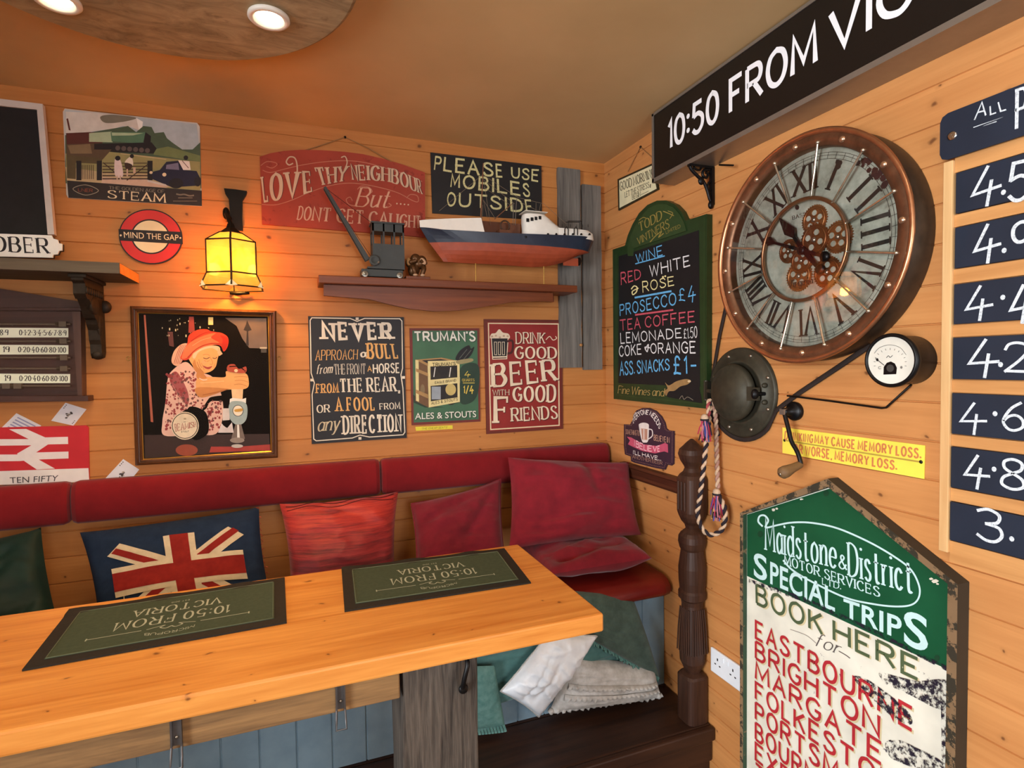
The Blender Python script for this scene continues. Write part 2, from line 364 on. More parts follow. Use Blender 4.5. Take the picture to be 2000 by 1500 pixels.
def glyph_polys(text, style, aspect, gap=2.4, space=4.6):
    """polygons in a box 0..aspect*10 wide, 10 high"""
    st, thick, thin = layout(text, aspect*10, style, gap, space); out = []
    kind = style[0]
    slant = style[3] if len(style) > 3 else 0
    for c, sm, s in st:
        if max((p-s[0]).length for p in s) < 1.0:      # full stops and dots
            c0, r_ = s[0], thick*.58; out.append([c0+Vector((r_*cos(a*pi/4+.39), r_*sin(a*pi/4+.39)+r_, 0)) for a in range(8)]); continue
        if kind in ('chalk', 'sans'):
            if kind == 'chalk': s = [p+Vector((random.uniform(-.18, .18), random.uniform(-.18, .18), 0)) for p in s] if not sm else s
            out += ribbon(s, lambda d: thick, thick*.38 if kind == 'chalk' else thick*.02 if not sm else 0)
        else:
            wf = lambda d: thin+(thick-thin)*min(1, abs(d.y)**1.6*1.15)
            out += ribbon(s, wf, 0)
            if c in '.,·:&£~-/': continue
            for p, q in ((s[0], s[1]), (s[-1], s[-2])):
                d = (q-p).normalized(); fl = 1.0 if kind == 'serif' else 1.45
                if sm and c not in 'UJBDPRhnmur': continue
                if abs(d.y) > .45 and (p.y < .2 or p.y > 9.8 or 6.1 < p.y < 6.6):
                    if c in 'BDPR' and sm: continue
                    y0, y1 = (p.y, p.y+thin) if d.y > 0 else (p.y-thin, p.y)
                    h = thick*.5+thin*.75*fl
                    if c in 'MNAVW' and 1 < p.x < 0: continue
                    out.append([Vector((p.x-h, y0, 0)), Vector((p.x+h, y0, 0)), Vector((p.x+h, y1, 0)), Vector((p.x-h, y1, 0))])
                elif abs(d.y) < .3 and c in 'EFLTZ2G' and not sm and abs(p.x-q.x) > 1:
                    t = thin*.9; e = 2.1
                    lo, hi = (p.y-e, p.y+thin*.5) if p.y > 8 else (p.y-thin*.5, p.y+e) if p.y < 2 else (p.y-1.1, p.y+1.1)
                    x0, x1 = (p.x, p.x+t) if d.x > 0 else (p.x-t, p.x)
                    out.append([Vector((x0, lo, 0)), Vector((x1, lo, 0)), Vector((x1, hi, 0)), Vector((x0, hi, 0))])
    if slant: out = [[Vector((p.x+slant*p.y, p.y, 0)) for p in q] for q in out]
    return out

_fc = {}
def font_polys(text, bold=0., slant=0.):
    """the built-in sans font as flat polygons"""
    k = (text, bold, slant)
    if k in _fc: return _fc[k]
    cu = bpy.data.curves.new('t', 'FONT'); cu.body = text; cu.size = 1; cu.offset = bold; cu.shear = slant; cu.resolution_u = 4; cu.fill_mode = 'FRONT'
    cu.space_character = 1+bold*2
    ob = bpy.data.objects.new('t', cu); COL.objects.link(ob)
    me = bpy.data.meshes.new_from_object(ob.evaluated_get(bpy.context.evaluated_depsgraph_get()))
    vs = [v.co.copy() for v in me.vertices]; fs = [list(p.vertices) for p in me.polygons]
    bpy.data.objects.remove(ob); bpy.data.curves.remove(cu); bpy.data.meshes.remove(me)
    _fc[k] = (vs, fs); return _fc[k]

class Dec(M):
    """flat printing on a plane of the room: 'B' the back wall, 'R' the right wall, 'Z' a level top; points are read in photograph pixels"""
    def __init__(s, kind, off, crop=(0, 0, 1)):
        super().__init__(); s.kind, s.off, s.crop, s.lay = kind, off, crop, .0006
        s.nrm = Vector({'B': (0, -1, 0), 'R': (-1, 0, 0), 'Z': (0, 0, 1)}[kind]); s.k = 0
    def add(s, vs, fs, mat, smooth=False):       # each stroke of paint lies a hair above the last
        s.k = (s.k+1) % 6; o = s.nrm*(s.k*1.3e-5)
        return super().add([Vector(p)+o for p in vs], fs, mat, smooth)
    def P(s, x, y, lay=None):
        cx, cy, k = s.crop; px, py = cx+x/k, cy+y/k; o = s.off+(s.lay if lay is None else lay)
        return PB(px, py, -o) if s.kind == 'B' else PR(px, py, -o) if s.kind == 'R' else PZ(px, py, o)
    def up(s, k=1): s.lay += .00025*k; return s
    def poly(s, pts, mat, smooth=False, n=6):
        if smooth: pts = [(p.x, p.y) for p in cat_rom([(x, y, 0) for x, y in pts], n, True)]
        if max(max(p[0] for p in pts)-min(p[0] for p in pts), max(p[1] for p in pts)-min(p[1] for p in pts)) > 9*s.crop[2]: s.lay += 1.3e-5; s.k = -1
        s.add([s.P(*p) for p in pts], [list(range(len(pts)))], mat); return s
    def ellipse(s, cx, cy, rx, ry, mat, rot=0, n=28, shear=0):
        a = radians(rot); pts = []
        for k in range(n):
            x, y = rx*cos(2*pi*k/n), ry*sin(2*pi*k/n)
            pts.append((cx+x*cos(a)-y*sin(a), cy+x*sin(a)+y*cos(a)+shear*x))
        return s.poly(pts, mat)
    def line(s, pts, w, mat, smooth=True, closed=False, n=6, taper=False):
        pts = [Vector((x, y, 0)) for x, y in pts]
        if closed and not smooth: pts = pts+[pts[0]]
        if smooth: pts = cat_rom(pts, n, closed)
        if closed and smooth: pts.append(pts[0])
        for q in ribbon(pts, lambda d: w, 0 if closed else w*.3):
            s.add([s.P(p.x, p.y) for p in q], [(0, 1, 2, 3)], mat)
        return s
    def rect(s, x0, y0, x1, y1, mat): return s.poly([(x0, y0), (x1, y0), (x1, y1), (x0, y1)], mat)
    def T(s, text, bot, top, mat, style=('chalk', 1.3), gap=2.4, space=4.6):
        """lettering between a lower and an upper line (two or more pixel points each)"""
        Bc = [s.P(*p) for p in bot]; Tc = [s.P(*p) for p in top]
        if len(Bc) > 2: Bc = cat_rom(Bc, 8)
        if len(Tc) > 2: Tc = cat_rom(Tc, 8)
        def at(c, u):
            u = u*(len(c)-1); i = max(0, min(int(u), len(c)-2)); return c[i].lerp(c[i+1], u-i)
        wd = sum((Bc[i+1]-Bc[i]).length for i in range(len(Bc)-1)); hm = (at(Bc, .5)-at(Tc, .5)).length
        asp = wd/hm
        if style[0] == 'font':
            vs, fs = font_polys(text, *style[1:])
            x0, x1 = min(v.x for v in vs), max(v.x for v in vs); h = .729
            vs = [Vector(((v.x-x0)/(x1-x0), v.y/h)) for v in vs]
            pt = [at(Bc, v.x)*(1-v.y)+at(Tc, v.x)*v.y for v in vs]
            for f in fs: s.add([pt[i] for i in f], [list(range(len(f)))], mat)
            return s
        for q in glyph_polys(text, style, asp, gap, space):
            s.add([at(Bc, p.x/asp/10)*(1-p.y/10)+at(Tc, p.x/asp/10)*(p.y/10) for p in q], [list(range(len(q)))], mat)
        return s
    def row(s, text, x0, y0, x1, y1, h0, h1, mat, style=('chalk', 1.3), gap=2.4, space=4.6):
        return s.T(text, [(x0, y0), (x1, y1)], [(x0, y0-h0), (x1, y1-h1)], mat, style, gap, space)

def panel(kind, off, pts, mat, back=.001, crop=(0, 0, 1), edge=None, smooth=False):
    """a board cut to an outline given in pixels, its face 'off' in front of the wall"""
    d = Dec(kind, off, crop); d.lay = 0
    if smooth: pts = [(p.x, p.y) for p in cat_rom([(x, y, 0) for x, y in pts], 6, True)]
    A = [d.P(*p) for p in pts]
    ax = 1 if kind == 'B' else 0
    Bk = []
    for p in A:
        q = p.copy(); q[ax] = -back; Bk.append(q)
    m = M(); n = len(A)
    m.add(A, [list(range(n))], mat); m.add(Bk, [list(range(n))], edge or mat)
    m.ring(A, Bk, edge or mat); return m
# ---------------------------------------------------------------- materials of the place
PINE = wood('pine_boards', (178, 112, 54), (196, 130, 68), 'x', 1.0, 1.15, (84, 44, 18), .55, .0893, .05)
PINE_R = wood('pine_boards_side', (184, 122, 68), (202, 140, 82), 'y', 1.0, 1.15, (96, 52, 24), .55, .0893, .05, kplane='yz')
TABLE = wood('honey_pine', (192, 114, 42), (226, 156, 76), 'x', 1.1, 1.5, (100, 52, 20), .42, 0, .1, .12, kplane='xy')
ROUGH = wood('sawn_timber', (88, 64, 40), (148, 112, 70), 'x', 1.8, 0, rough=.8, bump=.4)
OLD = wood('weathered_beam', (26, 21, 18), (98, 88, 78), 'z', 2.6, 0, rough=.9, bump=1.0)
GREYW = wood('grey_barn_wood', (74, 70, 66), (128, 122, 114), 'z', 1.2, .5, (46, 42, 40), .85, bump=.5)
DARK = wood('dark_stain', (36, 20, 13), (62, 36, 22), 'x', 1.0, rough=.5)
DARKZ = wood('dark_stain_post', (40, 23, 16), (74, 46, 32), 'z', 1.0, rough=.5)
MAHO = wood('mahogany', (88, 40, 16), (124, 62, 28), 'x', 1.0, rough=.4)
FRAMEW = wood('frame_wood', (66, 36, 18), (104, 62, 32), 'z', 1.0, rough=.35)
BATTEN = wood('pale_batten', (196, 148, 94), (222, 180, 126), 'z', 1.0, rough=.6)
RAILW = wood('rail_pine', (178, 122, 68), (208, 152, 92), 'y', 1.0, rough=.6)
IRON = paint(30, 26, 22, .45, .25, .6)
BLACKI = paint(18, 17, 18, .4, .2, .4)
BRASS = paint(190, 150, 80, .3, .1, 1)
CHROME = paint(205, 205, 208, .18, .05, 1)
SCREW = paint(150, 140, 125, .35, .1, .9)
WHITE = paint(236, 234, 228, .5, .04)
BLACK = paint(16, 15, 16, .5, .1)

# ---------------------------------------------------------------- room
def boards(lines_at, pitch, top):
    zs = [0.0]; z = lines_at - math.floor(lines_at/pitch)*pitch
    prof = [(0, 0.0)]
    while z < top-.004:
        prof += [(0, z-.0026), (.004, z-.0008), (.004, z+.0008), (0, z+.0026)]; z += pitch
    return prof+[(0, top)]
PR_ = boards(2.157, .0893, CEIL)
m = M(); A = [(XL-.02, d, z) for d, z in PR_]; B_ = [(0.0, d, z) for d, z in PR_]
m.ring(A, B_, PINE, closed=False); m.box(XL, .12, .006, .1, 0, CEIL, PINE)
m.build('wall_back', kind='structure')
m = M(); A = [(d, .004, z) for d, z in PR_]; B_ = [(d, YF-.02, z) for d, z in PR_]
m.ring(A, B_, PINE_R, closed=False); m.box(.006, .1, YF, .005, 0, CEIL, PINE_R)
m.build('wall_right', kind='structure')
PLAINW = paint(206, 184, 152, .7, .05)
WZ0, WZ1 = .85, 2.35
LY0, LY1, LZ0, LZ1 = -4.27, -2.33, .63, 2.37
m = M(); m.box(XL-.1, XL, YF, LY0, 0, CEIL, PLAINW); m.box(XL-.1, XL, LY1, 0, 0, CEIL, PLAINW); m.box(XL-.1, XL, LY0, LY1, 0, LZ0, PLAINW); m.box(XL-.1, XL, LY0, LY1, LZ1, CEIL, PLAINW)
m.build('wall_left', kind='structure')
m = M(); m.box(XL-.1, .1, YF-.1, YF, 0, WZ0, PLAINW); m.box(XL-.1, .1, YF-.1, YF, WZ1, CEIL, PLAINW)
m.box(XL-.1, -1.5, YF-.1, YF, WZ0, WZ1, PLAINW); m.box(-.10, .1, YF-.1, YF, WZ0, WZ1, PLAINW)
m.build('wall_front', kind='structure')
t = NT('glass'); tr = t.n('ShaderNodeBsdfTransparent'); gl = t.n('ShaderNodeBsdfGlossy'); gl.inputs['Roughness'].default_value = .0
fr = t.n('ShaderNodeFresnel'); fr.inputs['IOR'].default_value = 1.5; mx = t.n('ShaderNodeMixShader')
t.l(fr.outputs[0], mx.inputs[0]); t.l(tr.outputs[0], mx.inputs[1]); t.l(gl.outputs[0], mx.inputs[2]); t.l(mx.outputs[0], t.out.inputs[0]); GLASS = t.m
def window(nm, P, u0, u1, z0, z1):
    """P maps (u, depth range, z range) to a box in the wall"""
    m = M(); mid = (u0+u1)/2
    for (a, b, c, d) in ((u0, u0+.06, z0, z1), (u1-.06, u1, z0, z1), (u0+.06, u1-.06, z0, z0+.06), (u0+.06, u1-.06, z1-.06, z1), (mid-.03, mid+.03, z0+.06, z1-.06)): P(m, a, b, .01, .05, c, d, WHITE)
    w = m.build(nm, kind='structure')
    m = M(); P(m, u0+.06, mid-.03, .028, .032, z0+.06, z1-.06, GLASS); P(m, mid+.03, u1-.06, .028, .032, z0+.06, z1-.06, GLASS); m.build('pane', w)
window('window_1', lambda m, a, b, d0, d1, c, d, mt: m.box(a, b, YF-d1, YF-d0, c, d, mt), -1.5, -.10, WZ0, WZ1)
window('window_2', lambda m, a, b, d0, d1, c, d, mt: m.box(XL-d1, XL-d0, a, b, c, d, mt), LY0, LY1, LZ0, LZ1)
t = NT('ceiling_paint'); f = t.noise(t.pos(), 2.2, 4); f2 = t.noise(t.pos((8, 1.2, 1)), 5, 3)
t.bump(f2, .08, .002)
CEILM = t.fin(t.ramp(f, (.3, lin((190, 158, 110))), (.7, lin((206, 172, 122)))), .62, 0, .3)
m = M(); m.box(XL-.1, .1, YF-.1, .1, CEIL, CEIL+.08, CEILM); m.build('ceiling', kind='structure')
FLOORM = wood('floor_boards', (60, 40, 26), (92, 64, 42), 'y', 1, rough=.6)
m = M(); m.box(XL-.1, .1, YF-.1, .1, -.08, 0, FLOORM); m.build('floor', kind='structure')

# round board on the ceiling with its downlights
t = NT('mottled_board'); v = t.pos((1, 2.6, 1)); f = t.noise(v, 7, 7, .68, 1.2); f2 = t.noise(t.pos(), 26, 4)
DISC = t.fin(t.mix(t.ramp(f2, (.60, 0), (.75, .5)), t.ramp(f, (.25, lin((104, 92, 68))), (.5, lin((152, 136, 104))), (.75, lin((186, 168, 130)))), lin((84, 70, 50))), .6, 0, .3)
DC = (-1.672, -.93); DR = .475
disc = M().lathe([(DR-.012, CEIL-.001), (DR, CEIL-.006), (DR, CEIL-.038), (DR-.008, CEIL-.043)], (DC[0], DC[1], 0), (0, 0, 1), DISC, 96, smooth=False).build(
    'ceiling_board', label='round mottled brown board fixed to the ceiling with recessed downlights', cat='ceiling panel')
EMIT = bpy.data.materials.new('lit_lens'); EMIT.use_nodes = True
_b = EMIT.node_tree.nodes['Principled BSDF']; _b.inputs['Emission Color'].default_value = (1, .86, .6, 1); _b.inputs['Emission Strength'].default_value = 22
RINGW = paint(225, 218, 205, .35, .03)
def downlight(x, y, z, label, group=None):
    q = thing('ceiling_downlight', (x, y, z), label, 'ceiling light', group)
    M().lathe([(.049, z), (.050, z-.006), (.046, z-.010), (.037, z-.009), (.033, z-.002), (.030, z-.001)], (x, y, 0), (0, 0, 1), RINGW, 40, cap=False).build('trim_ring', q)
    M().lathe([(.031, z-.002), (.022, z-.0035), (.0, z-.004)], (x, y, 0), (0, 0, 1), EMIT, 32, cap=False).build('lens', q)
for (x, y), lb in zip(LAMPS, ('lit white ringed downlight nearest the front edge of the round ceiling board', 'lit downlight at the left side of the round ceiling board, cut by the frame',
                            'lit downlight at the rear of the round ceiling board, out of the picture', 'lit downlight at the far left rear of the round ceiling board, out of the picture')):
    downlight(x, y, CEIL-.0435, lb)
for (x, y) in REAR: downlight(x, y, CEIL-.0005, 'added fill downlight set straight into the ceiling, out of view', 'added fill downlights')  # added fixtures out of view, one for each fill spot

# ---------------------------------------------------------------- bench, step, pads
t = NT('blue_panel_paint'); f = t.noise(t.pos(), 12, 4)
BLUE = t.fin(t.ramp(f, (.3, lin((104, 126, 140))), (.7, lin((122, 144, 156)))), .55, 0, .3)
t = NT('red_leather'); f = t.noise(t.pos(), 300, 3); f2 = t.noise(t.pos(), 6, 3); t.bump(f, .25, .001)
LEATH = t.fin(t.ramp(f2, (.3, lin((96, 20, 16))), (.7, lin((120, 30, 22)))), .32, 0, .5)
STEPZ, BX0 = .331, -3.4
bench = thing('bench', (-1.7, -.25, STEPZ), 'built-in bench along the back wall with red leather seat over blue boarded front', 'bench')
m = M(); x = -.004
prof = []
while x > BX0:   # upright tongue and groove boards
    prof += [(x, 0), (x-.004, 0), (x-.100, 0), (x-.1025, .004), (x-.1045, .004)]; x -= .107
A = [(px, -.447+d, STEPZ) for px, d in prof]; B_ = [(px, -.447+d, .70) for px, d in prof]
m.ring(A, B_, BLUE, closed=False); m.box(BX0, -.003, -.442, -.42, STEPZ, .70, BLUE); m.build('front_panel', bench)
m = M(); m.box(BX0, -.003, -.452, -.006, .70, .718, BLUE); m.build('seat_board', bench)
m = M(); nx = 2
pr = [(-.02, .719), (-.49, .719), (-.518, .727), (-.527, .745), (-.522, .764), (-.505, .782), (-.48, .790), (-.3, .796), (-.04, .794), (-.008, .785), (-.008, .725)]
def seat_sec(x, k): return [(x, -.26+(y+.26)*k, .757+(z-.757)*k) for y, z in pr]
secs = [seat_sec(BX0, .9), seat_sec(BX0+.02, 1), seat_sec(-.05, 1), seat_sec(-.022, .97), seat_sec(-.010, .86)]
for a, b in zip(secs, secs[1:]): m.ring(a, b, LEATH, smooth=True)
m.add(secs[-1], [list(range(len(pr)))], LEATH); m.add(secs[0], [list(range(len(pr)))], LEATH); m.build('seat_pad', bench)

m = M(); m.box(-3.6, -.003, -.72, -.458, .285, STEPZ-.001, DARK); m.box(-3.6, -.003, -.745, -.72, .283, STEPZ-.001, DARK)
m.box(-3.6, -.003, -.730, -.715, .20, .283, DARK)
st = m.build('step', label='dark stained wooden step along the foot of the bench', cat='step', bevel=.006)
m = M(); m.box(-3.6, -.003, -.712, -.458, .001, .284, DARK); m.build('riser', st)
# plinth of the bench sits behind the step
m = M(); m.box(BX0, -.003, -.456, -.43, .001, STEPZ-.001, DARK); m.build('plinth', bench)

REDF = fabric('red_pad_cloth', (110, 10, 18), (130, 16, 24), 8, .9, 700, .25, .15)
def pad(x0, x1, z0b, z1t, lb):
    m = M(); n = 14
    def sec(x, k):
        o = []
        for y, z in ((-.004, z0b+.004), (-.045, z0b+.0), (-.058, z0b+.012), (-.062, z0b+.05), (-.062, (z0b+z1t)/2), (-.060, z1t-.04), (-.052, z1t-.014), (-.036, z1t), (-.004, z1t)):
            o.append((x, -.004+(y+.004)*k, (z0b+z1t)/2+(z-(z0b+z1t)/2)*(.5+.5*k if k < 1 else 1)))
        return o
    xs = [(x0+.001, .62), (x0+.006, .86), (x0+.02, 1), ((x0+x1)/2, 1.04), (x1-.02, 1), (x1-.006, .86), (x1-.001, .62)]
    S_ = [sec(x, k) for x, k in xs]
    for a, b in zip(S_, S_[1:]): m.ring(a, b, REDF, smooth=True)
    m.add(S_[0], [list(range(9))], REDF); m.add(S_[-1], [list(range(9))], REDF)
    m.build('backrest_pad', label=lb, cat='backrest pad')
pxa, pxb, pxe = PB(133, 985, -.06).x, PB(745, 930, -.06).x, PB(1193, 895, -.05).x
PZ0, PZ1 = 1.118, 1.258
pad(-3.3, pxa, PZ0, PZ1, 'red upholstered backrest pad above the dark green cushion, left end')
pad(pxa, pxb, PZ0, PZ1, 'long red upholstered backrest pad under the framed photo, above the flag cushion')
pad(pxb, -.008, PZ0, PZ1, 'red upholstered backrest pad ending in the right corner of the room')

# ---------------------------------------------------------------- table
TX1, TY0, TY1, TZ = -.705, -1.182, -.637, 1.05
table = thing('table', (-1.5, -.9, 0), 'tall pine bar table with thick top on weathered beam legs', 'table')
m = M(); m.box(-2.75, TX1, TY0, TY1, TZ-.043, TZ, TABLE); m.build('tabletop', table, bevel=.005)
def beam(x0, x1, y0, y1):
    m = M(); n = 14
    rg = []
    for j in range(n+1):
        z = (TZ-.044)*j/n; ring_ = []
        for (a, b) in [(x0, y0), ((x0*2+x1)/3, y0), ((x0+2*x1)/3, y0), (x1, y0), (x1, (y0+y1)/2), (x1, y1), ((x0+x1)/2, y1), (x0, y1), (x0, (y0+y1)/2)]:
            q = noise.noise(Vector((a*9, b*9, z*5)))*.006
            ring_.append((a+q, b+q*.7, z))
        rg.append(ring_)
    for a, b in zip(rg, rg[1:]): m.ring(a, b, OLD)
    m.add(rg[-1], [list(range(9))], OLD); m.add(rg[0], [list(range(9))], OLD)
    return m
LX0, LX1, LY = -1.166, -.997, -1.125
leg = beam(LX0, LX1, LY, LY+.15).build('leg', table, bevel=.004)
beam(-2.66, -2.49, LY, LY+.15).build('leg', table, bevel=.004)
hx = LX1-.028
m = M(); m.tube(cat_rom([(hx-.004, LY-.004, .998), (hx-.002, LY-.028, .985), (hx-.010, LY-.03, .955), (hx-.012, LY-.022, .93), (hx-.006, LY-.004, .918)], 5), .0055, BLACKI)
m.ell((hx-.004, LY-.004, 1.0), (.012, .006, .012), BLACKI); m.ell((hx-.006, LY-.004, .915), (.011, .006, .011), BLACKI); m.build('handle', leg, label='black iron pull handle')
m = M(); m.box(-2.48, LX0-.004, -1.128, -1.10, .925, TZ-.044, ROUGH); apron = m.build('apron', table, bevel=.003)
m = M(); m.box(-2.48, LX0-.004, -.73, -.70, .925, TZ-.044, ROUGH); m.build('apron', table, bevel=.003)
HOOKM = paint(96, 93, 92, .4, .2, .7)
def hook(x):
    y = -1.129; z = TZ-.048; m = M()
    m.box(x-.008, x+.008, y-.003, y, z-.068, z, HOOKM); m.box(x-.0095, x-.006, y-.008, y, z-.068, z, HOOKM); m.box(x+.006, x+.0095, y-.008, y, z-.068, z, HOOKM)
    for dz in (.016, .052): m.ell((x, y-.003, z-dz), (.0035, .0025, .0035), SCREW)
    p = [(x-.008, y-.004, z-.062), (x-.009, y-.010, z-.085), (x-.010, y-.016, z-.104), (x+.010, y-.016, z-.104), (x+.009, y-.010, z-.085), (x+.008, y-.004, z-.062)]
    m.tube(p, .0022, HOOKM, 6); m.build('bag_hook', apron, label='black metal bag hook with wire loop')
hook(PB(345, 1430, -1.13).x); hook(PB(665, 1370, -1.13).x); hook(-2.3)

GREENM = fabric('bar_mat_cloth', (58, 68, 50), (68, 78, 58), 90, .9, 1400, .15)
MATE = fabric('bar_mat_rubber', (34, 32, 26), (42, 38, 32), 120, .7, 900, .15)
MATT = paint(166, 170, 148, .8, .08)
def bar_mat(corners, lb):
    """far left, far right, near right, near left, as it lies on the table"""
    c = [PZ(*p, TZ) for p in corners]
    def at(u, v): return c[0].lerp(c[1], u).lerp(c[3].lerp(c[2], u), v)
    q = thing('bar_mat', (sum((p.x for p in c))/4, sum((p.y for p in c))/4, TZ), lb, 'bar mat')
    def wave(u, v): return Vector((0, 0, .0042+(.0035*max(0, sin(u*17+1)) if v < .12 else 0)))
    m = M(); m.grid(lambda u, v: at(u, v)+wave(u, v), 40, 16, MATE, smooth=True)
    edge = [(0, i/20) for i in range(20)]+[(i/20, 1) for i in range(20)]+[(1, 1-i/20) for i in range(20)]+[(1-i/20, 0) for i in range(20)]
    m.ring([at(u, v)+wave(u, v) for u, v in edge], [at(u, v)+Vector((0, 0, .0004)) for u, v in edge], MATE); m.build('border', q)
    m = M(); m.grid(lambda u, v: at(.055+u*.89, .09+v*.81)+Vector((0, 0, .0052)), 12, 8, GREENM)
    e2 = [(0, 0), (1, 0), (1, 1), (0, 1)]
    m.ring([at(.055+u*.89, .09+v*.81)+Vector((0, 0, .0052)) for u, v in e2], [at(.055+u*.89, .09+v*.81)+Vector((0, 0, .003)) for u, v in e2], GREENM); m.build('cloth', q)
    m = M(); rim_ = [at(.060+a*.88, .095+b*.80)+Vector((0, 0, .0056)) for a, b in edge]; m.tube(rim_, .0011, paint(92, 98, 74, .8), 5, closed=True); m.build('raised_rim', q)
    # lettering reads from the bench side
    m = M(); zz = Vector((0, 0, .0056))
    def put(text, u0, u1, v0, v1, st, sag=0):
        wd = (at(1, .5)-at(0, .5)).length*(u1-u0); hh = (at(.5, 1)-at(.5, 0)).length*(v1-v0); asp = wd/hh
        for g in glyph_polys(text, st, asp, 3.4, 5):
            m.add([at(u1-(u1-u0)*p.x/asp/10, v0+(v1-v0)*p.y/10+sag*(1-(p.x/asp/5-1)**2))+zz*(1+.004*(len(m.f) % 12)) for p in g], [list(range(len(g)))], MATT)
    put('10:50 FROM', .26, .74, .47, .62, ('serif', 1.3, .6)); put('VICTORIA', .31, .69, .27, .40, ('serif', 1.3, .7))
    put('EST 2015', .46, .54, .20, .225, ('sans', 1.3)); put('MICROPUB', .40, .60, .76, .80, ('sans', 1.3), .035)
    def ln(pts, w):
        for g in ribbon([Vector((x, y, 0)) for x, y in pts], lambda d: w, 0): m.add([at(p.x, p.y)+zz for p in g], [(0, 1, 2, 3)], MATT)
    ln([(.17, .70), (.38, .70)], .008); ln([(.62, .70), (.83, .70)], .008); ln([(.17, .68), (.17, .72)], .006); ln([(.83, .68), (.83, .72)], .006)
    for s in (-1, 1):
        ln([(p.x, p.y) for p in cat_rom([(.5, .70, 0), (.5+s*.02, .73, 0), (.5+s*.045, .70, 0), (.5+s*.03, .67, 0), (.5+s*.06, .68, 0), (.5+s*.10, .70, 0)], 5)], .007)
    m.build('lettering', q)
bar_mat([(135, 1195), (556, 1130), (560, 1218), (43, 1312)], 'green bar mat with dark border at the left, in front of the flag cushion')
bar_mat([(667, 1112), (985, 1073), (1037, 1140), (673, 1196)], 'green bar mat with dark border nearer the right end of the table')
# ---------------------------------------------------------------- cushions
def at_z(px, y, z):
    a, b = PB(px, 1000, y), PB(px, 1300, y); return a.lerp(b, (z-a.z)/(b.z-a.z))
def pillow_fn(c, T, pinch=.07, wr=.006, seed=0, front=.6, folds=()):
    TL, TR, BR, BL = c
    nrm = ((TR-TL).cross(TL-BL)).normalized()
    if nrm.dot(CAM-(TL+BR)/2) < 0: nrm = -nrm
    size = ((TR-TL).length+(TL-BL).length)/2
    def f(u, v, side, lift=0.):
        a, b = 2*u-1, 2*v-1
        u2 = .5+(u-.5)*(1-pinch*(1-b*b)); v2 = .5+(v-.5)*(1-pinch*(1-a*a))
        p = TL.lerp(TR, u2).lerp(BL.lerp(BR, u2), v2)
        e = max(0, (1-a*a)*(1-b*b)); th = T*e**.42
        q = Vector((u*size*5+seed*3.1, v*size*5+seed*7.7, side*4+seed))
        w = noise.noise(q*1.3)*wr*1.4+noise.noise(q*3.1)*wr*.6
        w += (1-abs(noise.noise(Vector((u*2.2+seed, v*6.5+seed, 3)))*2.4))**3*wr*.5 if noise.noise(Vector((u*2.2+seed, v*6.5+seed, 3))) < .42 else 0
        for (fu, fv, du, dv, amp, wid) in folds:   # a crease as a line through (fu,fv) along (du,dv)
            dd = abs((u-fu)*dv-(v-fv)*du)/hypot(du, dv); al = ((u-fu)*du+(v-fv)*dv)/hypot(du, dv)
            w -= amp*math.exp(-(dd/wid)**2)*max(0, 1-(al/.45)**2)
        k = front if side > 0 else -(1-front)
        return p+nrm*(th*k+w*min(1, e*3)*side+lift)
    return f
def pillow(name, c, T, mat, label, cat='cushion', group=None, n=44, back=None, piping=None, **kw):
    f = pillow_fn(c, T, **kw); m = M()
    m.grid(lambda u, v: f(u, v, 1), n, n, mat); m.grid(lambda u, v: f(u, v, -1), n, n, back or mat)
    ob = m.build(name, label=label, cat=cat, group=group)
    e = [(i/30, 0) for i in range(30)]+[(1, i/30) for i in range(30)]+[(1-i/30, 1) for i in range(30)]+[(0, 1-i/30) for i in range(30)]
    if piping: 
        m = M(); m.tube([f(u, v, 1) for u, v in e], .0035, piping, 6, closed=True); m.build('piping', ob)
    return ob, f
DGREEN = fabric('dark_green_velvet', (3, 30, 25), (8, 44, 37), 10, .6, 500, .2, .04)
pillow('cushion', [PB(-170, 1085, -.12), PB(80, 1030, -.12), at_z(135, -.36, .80), at_z(-140, -.36, .80)], .13, DGREEN,
       'dark green velvet cushion at the left end of the bench', wr=.014, seed=3, folds=((.7, .75, 1, -.8, .012, .03), (.5, .5, 1, -.9, .010, .03), (.6, .25, 1, -.6, .008, .03)))
FBLUE = fabric('flag_blue', (18, 34, 58), (28, 46, 70), 30, .9, 800, .25)
FRED = fabric('flag_red', (120, 24, 20), (140, 34, 26), 30, .9, 800, .25)
FCREAM = fabric('flag_cream', (186, 172, 142), (208, 192, 162), 30, .9, 800, .25)
FBACK = fabric('flag_reverse', (150, 62, 44), (176, 84, 62), 20, .9, 800, .25)
fl, ff = pillow('cushion', [PB(156, 1040, -.10), PB(506, 990, -.10), at_z(540, -.33, .80), at_z(196, -.33, .80)], .12, FBLUE,
                'blue cushion with a red and cream union flag on the front', wr=.007, seed=5, back=FBACK, pinch=.05)
